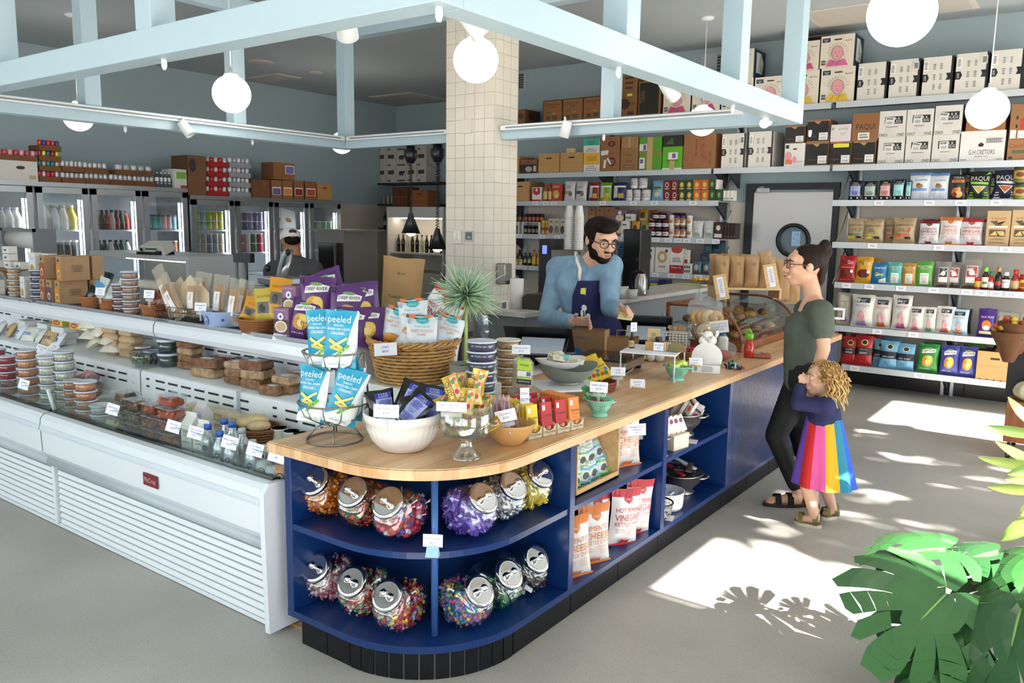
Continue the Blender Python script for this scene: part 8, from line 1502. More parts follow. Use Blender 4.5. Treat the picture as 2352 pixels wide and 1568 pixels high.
# alcove behind the pillar
AYF=11.05
shA=thing('alcove_shelf','dark metal alcove shelves carrying the white pig cartons','shelving',(AY(908,420,11.05).x,11.5,0))
def ay(x,y,Y=AYF):return AY(x,y,Y)
zs=[ay(900,420).z,ay(900,468).z,ay(900,523).z]
for z in zs:MB().b3(-1.15,1.15,-.5,-.002,z-.03,z,dk).obj('shelf',shA)
for r_ in range(3):
 for k in range(6):
  a,b,c,e=840+23*k,862+23*k,381-37*r_,417-37*r_;P,w,h=place(a,b,c,e,AYF);boxp('pig_carton','white meat carton with a printed pig, %s row, %s from the left'%(('bottom','middle','top')[r_],ORD[k]),'box',(P.x,AYF+.17,zs[0]+.001+(h+.002)*r_),w,h,.3,'#cfc6ba',[('e',.5,.62,.28,.14,'#3a3634'),('r',.3,.4,.38,.55,'#3a3634'),('r',.62,.4,.7,.55,'#3a3634'),('e',.78,.68,.1,.1,'#3a3634'),('r',.1,.08,.9,.2,'#6a625a')]if k%3==0 else[('r',.15,.55,.8,.8,'#4a4440'),('r',.1,.08,.4,.2,'#6a625a')])
for k in range(13):P=ay(868+9*k,466);cylp('food_can','tin can in the alcove row, %s from the left'%ORD[k],'can',(P.x,AYF+.06,zs[1]+.001),.03,.16,['#a8a49c','#b8642c','#8a8a84'][(k//4)%3],[],None,n=10)
for k in range(10):P=ay(880+10*k,520);bottle('wine_bottle','dark wine bottle on the alcove bottom shelf, %s from the left'%ORD[k],'bottle',(P.x,AYF+.06,zs[2]+.001),.036,.3,'#16181a','#5a2024',[('r',.1,.15,.9,.4,'#cfc8bc')])
oc=thing('open_fridge','white open-front fridge cabinet lit from inside, beside the lower freezer','fridge',(-9.62,10.3,0));y1=AY(783,500,10.2).x;MB().b3(-.55,.75,-.1,.6,1.82,2.0,'#c9c5c0').b3(-.55,.75,.55,.6,0,1.82,'#e9e4da').b3(-.55,-.52,-.1,.55,0,1.82,'#d0ccc6').b3(.72,.75,-.1,.55,0,1.82,'#d0ccc6').b3(-.52,.72,-.05,.55,1.2,1.23,'#d0ccc6').b3(-.55,.75,-.1,.6,0,.9,'#b8b4ae').obj('cabinet',oc);MB().b3(-.5,.7,.1,.14,1.8,1.818,mat('#fff0d8',.4,emit=9)).obj('light_strip',oc)
for k in range(11):bottle('wine_bottle','bottle in the lit open fridge, %s from the left'%ORD[k],'bottle',(-10.08+.11*k,10.4,1.232),.034,.3,['#2a2c1c','#1a1c1c','#c8c4a8'][k%3],['#b8502c','#1c1c1c'][k%2],[])
for k,(x,w,h,lab)in enumerate(((-10.0,.36,.34,'dark wooden tote crate on the open fridge'),(-9.55,.4,.28,'orange-brown crate on the open fridge, right'))):boxp('wooden_crate',lab,'crate',(x,10.5,2.002),w,h,.3,'#8a5228' if k else '#5a3018',d_crate())
# deli counter things behind the cooler
dc=thing('deli_case','grey deli case with a glass top behind the cooler','case',(-6.2,5.0,0));
L_,R_=AY(205,580,4.7).x+6.2,AY(432,580,4.7).x+6.2;MB().b3(L_,R_,-.3,.4,0,1.02,'#b9bdc0').b3(L_,R_,-.3,.4,1.33,1.38,'#c9ccce').b3(L_,R_,.36,.4,1.02,1.33,'#6a6e70').b3(R_-.05,R_,-.3,.4,1.02,1.33,'#c9ccce').obj('cabinet',dc);MB().b3(L_,R_-.05,-.3,-.29,1.02,1.33,clear('#dde6e8',.12,.04)).obj('glass',dc)
MB().b3(L_+.05,R_-.1,.1,.15,1.28,1.3,mat('#ffe6c8',.4,emit=5)).obj('light_strip',dc)
def at_(px,py,y):return AY(px,py,y)
P=at_(350,568,4.7);t=thing('deli_scale','white deli scale with green and red key panels on the deli case','scale',(P.x,4.75,1.381),.3);MB().box((0,0,.07),(.34,.2,.1),'#d9d6cd',rx=.35,bev=.01,taper=.86).box((-.02,0,.015),(.3,.22,.03),BKP).obj('housing',t);f=MB();deco(f,[('r',.3,.68,.8,.9,'#2a6a4a'),('r',.72,.2,.97,.6,'#8a2a34'),('r',.75,.28,.93,.5,'#3a3a7a'),('r',.4,.2,.68,.55,'#e6e4de'),('r',.08,.5,.18,.9,BLK)],lambda u,v,l:Matrix.Rotation(.35,3,'X')@V3(((u-.5)*.3,-.1-.0006*l,(v-.5)*.09))+V3((0,0,.07)),.3,.09);f.obj('key_panel',t)
P=at_(560,592,4.4);t=thing('counter_display','small black scale display on a grey stand behind the breadstick bags','display',(P.x,4.4,0),.3);MB().b3(-.09,.09,-.03,.03,P.z-.04,P.z+.04,BKP).obj('screen_box',t);MB().b3(-.012,.012,-.012,.012,1.0,P.z-.04,'#8a8e90').b3(-.09,-.07,-.01,.01,1.0,P.z-.04,'#8a8e90').b3(-.15,.15,-.12,.12,0,1.0,'#a9adaf').obj('stand',t)
P=at_(65,548,3.62);t=thing('paper_cutter','big white butcher paper roll in a grey cutter stand','roll',(P.x,3.62,P.z));Mr=Matrix.Rotation(pi/2,4,'Y');MB().lathe([(.025,-.3),(.095,-.3),(.095,.3),(.025,.3)],'#dedcd8',28,M=Mr).obj('paper_roll',t);MB().b3(-.35,.35,-.1,-.08,.07,.1,'#84898e').b3(.32,.35,-.1,.1,-.3,.1,'#84898e').b3(-.35,-.32,-.1,.1,-.3,.1,'#84898e').b3(-.35,.35,-.12,.12,-P.z,-.3,'#a9a59e').obj('stand',t)
P=at_(655,640,4.0);t=thing('meat_slicer','grey steel meat slicer with a round blade guard','slicer',(P.x,4.0,P.z),-.3);MB().lathe([(0,-.03),(.14,-.03),(.145,0),(.12,.025),(0,.03)],mat('#a6aaac',.3,.8),32,M=Matrix.Translation((-.02,0,.1))@Matrix.Rotation(-.7,4,'Y')@Matrix.Rotation(1.2,4,'X')).box((-.1,0,-.02),(.3,.26,.06),mat('#8c9092',.35,.7),bev=.012).box((.02,0,-P.z/2-.03),(.5,.4,P.z-.06),'#a9adaf').obj('machine',t);MB().tube([(.05,-.05,.05),(.16,-.05,.18),(.19,-.05,.2)],[.01,.01,.016],mat('#8c9092',.35,.7),8).obj('lever',t);MB().ell((.2,-.05,.21),(.02,.02,.025),BKP).ell((-.09,-.1,.08),(.025,.02,.03),BKP).obj('knob',t)
P=at_(760,600,6.6);t=thing('rotisserie_oven','stainless rotisserie oven with a dark glass door','oven',(P.x,6.6,0));zo,wo=at_(760,530,6.6).z,.46;so_=mat('#8f8a84',.35,.75);MB().b3(-wo/2,wo/2,0,.55,.001,zo,so_).obj('body',t);MB().b3(-wo*.44,wo*.28,-.012,0,1.0,zo-.14,mat('#17120f',.1,coat=.5)).obj('glass_door',t);MB().b3(wo*.3,wo*.46,-.012,0,1.0,zo-.14,mat('#141414',.3)).obj('control_panel',t);MB().b3(wo*.2,wo*.23,-.03,-.012,1.02,zo-.18,so_).obj('handle',t);MB().b3(-.3,.4,-.1,.5,zo+.001,zo+.02,so_).obj('top_tray',t)
P=at_(915,640,4.3);o=bagp('paper_bag','tall crumpled brown paper bag with handwriting, standing behind the purple chips','bag',(P.x,4.3,.95),.31,.56,.16,mat('#b08a5c',.8,bump=.35,bscale=12),[('t','Tomas',.38,.5,.05,'#5a4a38',.4),('t','TR 3/4',.5,.8,.03,'#4a3c30',.3)],rot=.55,roll=.08,seed=400,sealt=.02)
t=thing('prep_table','steel prep table behind the cooler under the tall paper bag','table',(P.x,4.45,0));MB().b3(-.6,.3,-.25,.35,.91,.949,so_).obj('tabletop',t)
for x in(-.56,.26):MB().b3(x-.02,x+.02,.2,.24,0,.91,so_).obj('leg',t)
for k,(px,py)in enumerate(((943,520),(1005,556))):
 a=AY(px,338,CY1);s_=AY(px,py,CY1);L=CB-s_.z;t=thing('heat_lamp','black cone heat lamp on a coiled cord, '+('left, behind the paper bag' if not k else 'beside the pillar'),'heat lamp',(a.x,CY1,CB-.001));MB().lathe([(.04,0),(.04,-.03),(.062,-.04),(.06,-.1),(.03,-.15),(0,-.15)],BKP,20).obj('cord_reel',t)
 MB().tube([(.014*cos(q*.9),.014*sin(q*.9),-.15-(L-.25)*q/180)for q in range(181)],.004,BKP,4).obj('coiled_cord',t);MB().lathe([(.02,-L+.12),(.03,-L+.08),(.085,-L-.06),(.08,-L-.06),(.025,-L+.07)],BKP,24,cap=False).obj('lamp_shade',t);MB().ell((0,0,-L-.05),(.045,.045,.035),mat('#ffe2c0',.4,emit=8)).obj('bulb',t)
 # marble bar by the pillar and back counter
mbm=mat('#c3bdb5',.3,var=.15,vscale=6);b=thing('marble_bar','grey back bar with a marble top running behind the bearded man','counter',(-3.75,6.0,0));MB().b3(-.3,.24,-1.02,2.6,1.06,1.1,mbm,.003).obj('marble_top',b);MB().b3(-.29,.2,-.98,2.58,0,1.06,'#80858a').obj('cabinet',b)
o=cylp('paper_towel','white paper towel roll standing on the marble bar','roll',(AY(1187,660,5.2).x,5.2,1.101),.055,.235,'#e6e1d8',[],None,prof=[(1,0),(1,1)]);
P=AX(1156,628,PX1+.04);t=thing('soap_dispenser','steel soap dispenser on the side of the tiled pillar','dispenser',(PX1+.05,P.y,P.z));MB().box((0,0,0),(.09,.1,.17),mat('#8d8983',.3,.8),bev=.008).box((.02,0,-.07),(.06,.05,.03),BKP).obj('housing',t)
P=AY(1160,680,5.05);t=thing('digital_clock','small white digital clock on the marble bar','clock',(P.x,5.05,1.101));MB().box((0,0,.035),(.055,.02,.068),'#e6e4e0',bev=.003).obj('case',t);MB().box((0,-.011,.036),(.04,.001,.05),'#6f7572').obj('screen',t)
o=tag(MB().prism([(0,0),(.3,0),(.3,.12),(.16,.12)],.2,mat('#4a443c',.3,.6),M=Matrix.Rotation(pi/2,4,'X')).obj('drip_tray',None,(AY(1196,690,5.35).x,5.4,1.101)),'dark steel slanted tray on the marble bar next to the towel roll','tray')
t=thing('coffee_machine','steel coffee brewer with a small blue screen behind the man','coffee maker',(AY(1318,600,6.6).x,6.6,1.101));MB().b3(-.16,.17,-.15,.15,0,.42,so_).b3(-.3,-.17,-.15,.1,0,.52,'#2a2c30').obj('body',t);MB().b3(-.26,-.21,-.153,-.15,.38,.46,mat('#5a6ae0',.4,emit=1.5)).obj('screen',t)
cm_=MB().lathe([(.028,0),(.045,.1),(.047,.102),(.047,.108),(.042,.108),(.03,.01)],'#e9e6e1',16,M=Matrix.Translation((0,0,.108))@Matrix.Rotation(pi,4,'X'),cap=False).mesh('cup')
for k,px in enumerate((1306,1329)):
 P=AY(px,550,6.6)
 for i in range(17):tag(put(cm_,'paper_cup',None,(P.x,6.6,1.525+.019*i)),'white paper cup in the %s upside-down stack, %s from the bottom'%('left' if not k else 'right',ORD[i]),'cup','paper cup stacks on the coffee brewer')
P=AY(1450,640,7.4);tag(MB().b3(-.1,.1,-.12,.12,0,.62,BKP,.01).b3(-.08,.08,-.16,-.12,.3,.34,BKP).obj('coffee_grinder',None,(P.x,7.5,1.101)),'tall black coffee grinder right of the man','grinder')
P=AY(1471,690,7.0);t=thing('thermos_jug','steel thermos jug with black handle on the back bar','thermos',(P.x,7.0,1.101));MB().lathe([(.055,0),(.06,.02),(.06,.15),(.04,.2),(.04,.21)],mat('#b4b0aa',.25,.9),24).obj('body',t);MB().lathe([(.042,.21),(.042,.24),(0,.25)],BKP,20).tube([(-.04,0,.23),(-.1,0,.21),(-.1,0,.08),(-.06,0,.05)],.012,BKP,6).obj('handle',t)
for k,px in enumerate((1431,1453)):P=AY(px,700,6.6);cylp('lidded_cup','white lidded paper cup %s in front of the thermos'%('left' if not k else 'right'),'cup',(P.x,6.6,1.101),.045,.11-.02*k,'#dfdedb',[],'#e9e8e6',.12,prof=[(.8,0),(1,1)])
for k,(a,b_,c,e,col,lab)in enumerate(((1486,1508,645,700,'#2a5a9c','blue pasta box in front on the back counter'),(1509,1528,642,700,'#1f2a4a','dark blue pasta box behind the first'),(1532,1580,666,700,'#d8cc84','cream pasta carton with a photo of shells'),(1581,1612,667,700,'#cfc27c','cream pasta carton end, right'))):P,w,h=place(a,b_,c,e,8.6);boxp('pasta_box',lab,'box',(P.x,8.6+.1,P.z),w,h,.15,col,[('r',.05,.05,.7,.7,'#a8803c'),('r',.4,.45,.65,.9,'#2a4a8a')]if k==2 else[('r',.2,.8,.95,.9,'#d8c83c')]if k==0 else[])
P,w,h=place(1546,1610,653,667,8.6);boxp('pasta_box','cream pasta carton lying across the two others','box',(P.x,8.7,P.z+.001),w,h,.15,'#d8cc84',[('e',.45,.5,.08,.25,'#3a6aa8')])
t=thing('back_counter','low wooden counter under the pasta boxes along the back wall','counter',(-4.6,8.9,0));zb_=place(1532,1580,666,700,8.6)[0].z;MB().b3(-.6,.75,-.4,.3,0,zb_-.001,'#6a6660').obj('cabinet',t)
# flower cart at the right edge
FCt=V3((-.28,7.5,0));t=thing('flower_cart','wooden flower cart on black castors at the right edge','cart',FCt);oak=wood('#8a4f2c','#a8683c',(8,8,1));MB().b3(-.26,.5,-.25,.35,.14,.46,oak,.004).obj('body',t);MB().b3(-.3,.5,.05,.3,.46,1.0,BKP).obj('bucket_rack',t)
for x in(-.22,.4):
 for y in(-.2,.28):MB().lathe([(.0,-.015),(.045,-.015),(.05,0),(.045,.015),(0,.015)],BKP,18,M=Matrix.Translation((x,y,.05))@Matrix.Rotation(pi/2,4,'Y')).b3(x-.012,x+.012,y-.012,y+.012,.05,.14,BKP).obj('castor',t)
def pumpkin(P,r,lab,c='#d8d0ac'):
 o=put(MB().grid(lambda u,v:(r*cos(pi*(v-.5))*(1-.1*abs(sin(4.5*2*pi*u/1)))*cos(2*pi*u)*1,r*cos(pi*(v-.5))*(1-.1*abs(sin(4.5*2*pi*u)))*sin(2*pi*u),r*.72*sin(pi*(v-.5))*(1-.15*cos(pi*(v-.5))**8)+r*.7),54,14,mat(c,.5)).mesh('p'),'pumpkin',None,P);tag(o,lab,'pumpkin');MB().tube([(0,0,r*1.3),(.01,0,r*1.5)],[.012,.008],'#6a5a3a',6).obj('stem',o)
pumpkin(FCt+V3((-.13,-.14,.461)),.11,'pale ribbed pumpkin in front on the flower cart');pumpkin(FCt+V3((.12,-.14,.461)),.1,'greenish pumpkin beside the pale one, cut by the edge','#7a8a5a')
rr=random.Random(51);kp_=mat('#7a4f30',.8,bump=.2,bscale=15)
for k,(px,py)in enumerate(((2320,790),(2338,770))):
 P=AY(px,py,7.35);o=thing('bouquet','flower bouquet in brown paper wrap, '+('front one at the picture edge' if not k else 'the one behind'),'bouquet',P,.3);MB().lathe([(.04,-.14),(.1,.0),(.15,.1),(.145,.1),(.09,0)],kp_,14,cap=False).obj('paper_wrap',o);mb=MB()
 for i in range(26):a,q=rr.uniform(0,6.3),.12*sqrt(rr.random());mb.ell((q*cos(a),q*sin(a),.06+.08*rr.random()),(.025,.025,.02),['#d8a020','#c8502c','#4a7a34','#8a2a34','#e0c040'][i%5],7,5)
 mb.obj('flowers',o)['kind']='stuff'
 # people
def capsule(mb,A,B,ra,rb,m,n=12):
 A,B=Vector(A),Vector(B);d=(B-A);d=d.normalized()if d.length>1e-6 else V3((0,0,1))
 mb.tube([A-d*ra*.95,A-d*ra*.75,A-d*ra*.35,A,(A+B)/2,B,B+d*rb*.35,B+d*rb*.75,B+d*rb*.95],[ra*.25,ra*.66,ra*.93,ra,(ra+rb)/2,rb,rb*.93,rb*.66,rb*.25],m,n)
def grow(mb,name,parent,vox,it=6):
 o=mb.obj(name,parent);r=o.modifiers.new('r','REMESH');r.mode='VOXEL';r.voxel_size=vox;r.use_smooth_shade=True;s=o.modifiers.new('s','SMOOTH');s.iterations=it;s.factor=.5;return o
def frame(pos,f,up=V3((0,0,1))):
 f=Vector(f).normalized();r=f.cross(up).normalized();u=r.cross(f);M=Matrix((r,f,u)).transposed().to_4x4();M.translation=Vector(pos);return M
def hand(mb,W,K,side,s,m,curl=.5):
 """W wrist, K knuckle centre; side = thumb direction; five fingers that curl down"""
 W,K,side=Vector(W),Vector(K),Vector(side).normalized();d=(K-W).normalized();side=(side-d*side.dot(d)).normalized();dn=d.cross(side)
 if dn.z>0:dn=-dn
 for q in(-.6,0,.6):capsule(mb,W+side*q*.02*s,K+side*q*.034*s,.017*s,.013*s,m,8)
 for i,L in enumerate((.068,.076,.07,.055)):
  b=K+side*(.03-.02*i)*s;a=curl*(.7+.15*i);p=b+(d*cos(a)+dn*sin(a))*L*.5*s;e=p+(d*cos(a*2)+dn*sin(a*2))*L*.5*s;capsule(mb,b,p,.0092*s,.0085*s,m,8);capsule(mb,p,e,.0085*s,.007*s,m,8)
 b=W+d*.03*s+side*.022*s;p=b+(side*.7+d*.7+dn*.2)*.04*s;capsule(mb,b,p,.012*s,.0105*s,m,8);capsule(mb,p,p+(d*.95+side*.1+dn*.2)*.032*s,.0105*s,.008*s,m,8)
def head(mb,H,s,m):
 """H frame at the head centre; s = half head height"""
 T=lambda x,y,z:H@V3((x*s,y*s,z*s))
 rt_=H.to_3x3().to_4x4()
 def E(c,d):mb.ell((0,0,0),(1,1,1),m,16,12,M=H@Matrix.Translation((c[0]*s,c[1]*s,c[2]*s))@Matrix.Diagonal((d[0]*s,d[1]*s,d[2]*s,1)))
 E((0,-.1,.25),(.66,.82,.72));E((0,.12,-.2),(.55,.6,.68));E((0,.36,-.62),(.34,.3,.3));E((0,.55,.3),(.5,.22,.28));E((.28,.48,-.18),(.22,.22,.22));E((-.28,.48,-.18),(.22,.22,.22))
 capsule(mb,T(0,.7,.12),T(0,.88,-.18),.07*s,.12*s,m,8);E((.09,.8,-.2),(.1,.1,.09));E((-.09,.8,-.2),(.1,.1,.09));E((0,.68,-.5),(.26,.14,.13))
 for q in(-1,1):E((q*.66,-.08,-.02),(.07,.17,.25))
def face(H,s,root,lip='#b86a62',brow='#2a1c16',smile=0,iris='#3a2a20'):
 T=lambda x,y,z:H@V3((x*s,y*s,z*s));mb=MB();M3=H.to_3x3().to_euler()
 for q in(-1,1):mb.ell(T(q*.27,.63,.06),(.1*s,.07*s,.06*s),'#efe9e4',10,8,rot=M3).ell(T(q*.27,.69,.055),(.045*s,.03*s,.05*s),iris,8,6,rot=M3)
 mb.obj('eyes',root);mb=MB()
 for q in(-1,1):mb.tube([T(q*.12,.78,.2),T(q*.28,.74,.27),T(q*.45,.6,.2)],[.03*s,.04*s,.02*s],brow,6)
 mb.obj('eyebrows',root);mb=MB();z=-.46
 mb.tube([T(-.22,.68,z+.06*smile),T(-.1,.79,z-.02),T(.1,.79,z-.02),T(.22,.68,z+.06*smile)],[.02*s,.05*s,.05*s,.02*s],lip,6)
 if smile:mb.ell(T(0,.78,z+.03),(.15*s,.04*s,.04*s),'#f0ebe4',10,6,rot=M3)
 mb.obj('lips',root)
def specs(H,s,root,c='#33241a'):
 T=lambda x,y,z:H@V3((x*s,y*s,z*s));mb=MB()
 for q in(-1,1):
  mb.tube([T(q*.3+.22*cos(a),.82-.1*abs(.22*cos(a)*q+.05),.06+.17*sin(a))for a in[2*pi*k/18 for k in range(18)]],.02*s,c,5,True);mb.tube([T(q*.52,.76,.08),T(q*.68,.3,.1),T(q*.7,-.05,.06)],.022*s,c,5)
 mb.tube([T(-.08,.84,.09),T(.08,.84,.09)],.02*s,c,5);mb.obj('glasses',root)
SK=mat('#d9a88c',.5);Y_=lambda x,y,Y:AY(x,y,Y)
# bearded man behind the counter
MP=V3((-2.93,5.02,0));man=thing('person','bearded man in denim shirt and navy apron working behind the counter','person',MP);inv=Matrix.Translation(-MP)
def loc(P):return Vector(P)-MP
f_=V3((.8,-.6,0));r_=f_.cross(V3((0,0,1)))
hc=loc(Y_(1380,552,4.93));HM=frame(hc,V3((.86,-.45,-.28)));hs=.152
sR,sL=loc(Y_(1283,618,5.0)),loc(Y_(1402,612,5.05));eR,wR,kR=loc(Y_(1256,728,4.85)),loc(Y_(1318,738,4.62)),loc(Y_(1352,738,4.56));eL,wL,kL=loc(Y_(1400,706,4.95)),loc(Y_(1428,716,4.66)),loc(Y_(1446,714,4.58))
nk=(sR+sL)/2+V3((.03,-.02,.06));ch=(sR+sL)/2+V3((-.01,.0,-.18));wa=loc((-2.98,5.08,1.02));hp=loc((-3.0,5.1,.88))
b=MB();head(b,HM,hs,SK);capsule(b,nk-V3((0,0,.04)),hc-V3((.02,-.02,.08)),.066,.062,SK);capsule(b,sR,sL,.08,.08,SK);capsule(b,ch,wa,.13,.12,SK);capsule(b,ch+V3((0,0,.1)),ch,.13,.13,SK);capsule(b,wa,hp,.13,.14,SK)
for s_,e_,w_ in((sR,eR,wR),(sL,eL,wL)):capsule(b,s_,e_,.055,.042,SK);capsule(b,e_,w_,.043,.03,SK)
for q in(-1,1):h_=hp+r_*.09*q;capsule(b,h_,V3((h_.x,h_.y,.48)),.085,.06,SK);capsule(b,V3((h_.x,h_.y,.48)),V3((h_.x,h_.y,.09)),.055,.04,SK);capsule(b,V3((h_.x,h_.y,.05)),V3((h_.x,h_.y,.04))+f_*.17,.045,.035,SK)
hand(b,wR,kR,(.3,-.5,.8),1.15,SK,.45);hand(b,wL,kL,(-.5,-.3,.8),1.15,SK,.5);grow(b,'body',man,.0065,5)
face(HM,hs,man,'#b0645a','#1f1512');specs(HM,hs,man)
DN=mat('#7d9bb3',.85,bump=.3,bscale=30,var=.14,vscale=14);b=MB();capsule(b,sR,sL,.098,.095,DN);capsule(b,ch+V3((0,0,.08)),wa,.165,.15,DN);capsule(b,ch+r_*.1+V3((0,0,.06)),wa+r_*.07,.11,.11,DN);capsule(b,ch-r_*.1+V3((0,0,.06)),wa-r_*.07,.11,.11,DN);capsule(b,wa,hp,.15,.16,DN)
for s_,e_,w_ in((sR,eR,wR),(sL,eL,wL)):capsule(b,s_,e_,.082,.066,DN);capsule(b,e_,w_+(e_-w_)*.12,.066,.05,DN)
capsule(b,eR+(wR-eR)*.55,eR+(wR-eR)*.8-V3((0,0,.05)),.05,.03,DN);grow(b,'denim_shirt',man,.011,5)
b=MB();T=lambda x,y,z:HM@V3((x*hs,y*hs,z*hs))
for q in(-1,1):b.add([nk+r_*q*.02+f_*.085+V3((0,0,-.02)),nk+r_*q*.085+f_*.02+V3((0,0,.045)),nk+r_*q*.125+f_*.075-V3((0,0,.03)),nk+r_*q*.065+f_*.125-V3((0,0,.085))],[(0,1,2,3),(3,2,1,0)],DN)
b.obj('collar',man)
HR=mat('#170d09',.7,bump=.3,bscale=60,spec=.15);b=MB()
for c,d in(((0,-.22,.42),(.72,.82,.62)),((0,.25,.78),(.62,.55,.3)),((.16,.55,.72),(.5,.3,.24)),((-.5,-.05,.25),(.22,.4,.45)),((.5,-.05,.25),(.22,.4,.45)),((0,-.6,-.05),(.55,.32,.5))):b.ell((0,0,0),(1,1,1),HR,14,10,M=HM@Matrix.Translation([x*hs for x in c])@Matrix.Diagonal((*[x*hs for x in d],1)))
grow(b,'hair',man,.008,3);b=MB()
for c,d in(((0,.42,-.72),(.36,.3,.26)),((.38,.2,-.5),(.2,.32,.34)),((-.38,.2,-.5),(.2,.32,.34)),((.52,.02,-.22),(.1,.16,.3)),((-.52,.02,-.22),(.1,.16,.3)),((0,.74,-.33),(.26,.09,.06))):b.ell((0,0,0),(1,1,1),HR,12,8,M=HM@Matrix.Translation([x*hs for x in c])@Matrix.Diagonal((*[x*hs for x in d],1)))
grow(b,'beard',man,.008,3)
AP=mat('#191b4a',.85,bump=.2,bscale=90);b=MB()
def apr(u,v):
 z=ch.z+.1-(v*.72);c=ch+(wa-ch)*min(1,max(0,(ch.z-z)/(ch.z-wa.z)));c=V3((c.x,c.y,z));wd=.125+.08*min(1,v*2.2);a=(u-.5)*(1.5+.9*min(1,v*2));return c+f_*(.182*cos(a*.9))+r_*(wd*1.05*sin(a))
b.grid(apr,16,14,AP).grid(lambda u,v:apr(1-u,v)-f_*.006,16,14,AP).obj('apron',man)
b=MB();sw=mat('#ece6dc',.8)
for q,u in((-1,.03),(1,.97)):p=apr(u,0);b.tube([p+f_*.004,p+V3((0,0,.08))+f_*.012,nk+r_*q*.095+f_*.06+V3((0,0,.0)),nk+r_*q*.07-f_*.03+V3((0,0,.05))],.013,sw,4)
b.obj('apron_strap',man);b=MB();deco(b,[('p',[(.0,.5),(.25,.95),(1,.9),(.85,.55),(.7,.5)],'#d9d23a'),('p',[(.0,.45),(.08,.95),(.16,.95),(.1,.45)],'#dce6e4')],lambda u,v,l:apr(.68+u*.16,.18-v*.14+.02)+f_*.004*l,.06,.09);deco(b,[('e',.45,.65,.3,.2,'#e6e4e0'),('p',[(.4,0),(.5,0),(.5,.6),(.4,.6)],'#e6e4e0'),('e',.15,.15,.2,.15,'#e6e4e0'),('e',.8,.3,.15,.25,'#e6e4e0')],lambda u,v,l:apr(.66+u*.18,.36-v*.15)+f_*.004*l,.06,.09);b.obj('apron_emblem',man)
tag(MB().box((0,0,0),(.09,.14,.006),'#e8d9a0',bev=.001).obj('paper_slip',None,MP+kL+V3((-.01,-.03,-.03)),(.2,.1,.4)),'cream paper slip in the hand of the bearded man','paper')
# woman with her hair in a bun
WP=V3((-1.50,5.22,0));wom=thing('person','smiling woman with dark bun, green t-shirt and black leggings by the counter','person',WP)
def wl(x,y,dy=0):return AY(x,y,5.2+dy)-WP
wf=V3((-.86,-.5,0));wr_=wf.cross(V3((0,0,1)));hc=wl(1848,612);HW=frame(hc,V3((-.86,-.5,.05)));hs=.138;b=MB();head(b,HW,hs,SK)
nk=wl(1868,690);sN,sF=wl(1886,715,-.16),wl(1850,712,.16);hpc=wl(1850,868);ches=wl(1856,755);wai=wl(1846,820)
capsule(b,nk,hc-V3((0,0,.06))-wf*.03,.055,.055,SK);capsule(b,sN,sF,.055,.055,SK);capsule(b,nk,sN,.05,.05,SK);capsule(b,nk,sF,.05,.05,SK);capsule(b,ches,wai,.1,.09,SK);capsule(b,wai,hpc,.1,.115,SK);capsule(b,nk-V3((0,0,.03)),ches,.075,.1,SK)
eN,wN,kN=wl(1892,800,-.2),wl(1866,880,-.22),wl(1858,908,-.22);capsule(b,sN,eN,.05,.04,SK);capsule(b,eN,wN,.04,.028,SK);hand(b,wN,kN,wf,.95,SK,.4)
eF,wF,kF=wl(1850,795,.2),wl(1838,835,.12),wl(1826,848,.08);capsule(b,sF,eF,.048,.038,SK);capsule(b,eF,wF,.038,.027,SK);hand(b,wF,kF,(0,0,1),.95,SK,.3)
kn1,an1=wl(1782,1000,-.1),AZ(1832,1128,.1)-WP;kn2,an2=wl(1838,1000,.12),AZ(1868,1136,.08)-WP;fo=[(an1,AZ(1768,1150,.03)-WP),(an2,AZ(1835,1142,.03)-WP)]
LEG=mat('#0f0f11',.75);lg=MB()
for k,(kn,an)in enumerate(((kn1,an1),(kn2,an2))):
 h_=hpc+wr_*(-.07 if k else.07)-V3((0,0,.02));capsule(b,h_,kn,.085,.055,SK);capsule(b,kn,an,.05,.034,SK);capsule(lg,h_,kn,.105,.07,LEG);capsule(lg,kn,an+(kn-an)*.12,.068,.048,LEG);capsule(lg,hpc+V3((0,0,.06)),h_,.13,.12,LEG)
 a,t_=fo[k];z0=V3((0,0,1));capsule(b,a-z0*.04,V3((t_.x,t_.y,.045))*.35+V3((a.x,a.y,.05))*.65,.038,.034,SK);capsule(b,V3((a.x,a.y,.05)),V3((t_.x,t_.y,.035)),.038,.024,SK)
 dt=(t_-a);dt.z=0;dt.normalize();sd_=V3((-dt.y,dt.x,0))
 for i in range(5):p=V3((t_.x,t_.y,.033))+sd_*(.03-.015*i)-dt*.008*abs(i-1);capsule(b,p,p+dt*(.03-.003*i),.0105 if i else.014,.009,SK,8)
grow(b,'body',wom,.0065,5);grow(lg,'leggings',wom,.011,5)
SH=mat('#4f564c',.85,bump=.2,bscale=40,var=.08,vscale=12);b=MB();capsule(b,sN,sF,.075,.075,SH);capsule(b,nk-V3((0,0,.05)),sN,.06,.07,SH);capsule(b,nk-V3((0,0,.05)),sF,.06,.07,SH);capsule(b,ches+wf*.015,wai,.13,.125,SH);capsule(b,wai,hpc,.125,.135,SH);capsule(b,ches+wf*.06,ches+wf*.05-V3((0,0,.05)),.085,.085,SH)
capsule(b,sN,sN+(eN-sN)*.5,.076,.072,SH);capsule(b,sF,sF+(eF-sF)*.5,.075,.07,SH);capsule(b,ches-wf*.03+V3((0,0,.03)),wai-wf*.03,.1,.1,SH);grow(b,'t_shirt',wom,.011,6)
face(HW,hs,wom,'#b8605c','#2c1c14',1);specs(HW,hs,wom,'#5a3a22');HB=mat('#22130d',.6,bump=.3,bscale=70,spec=.2);b=MB()
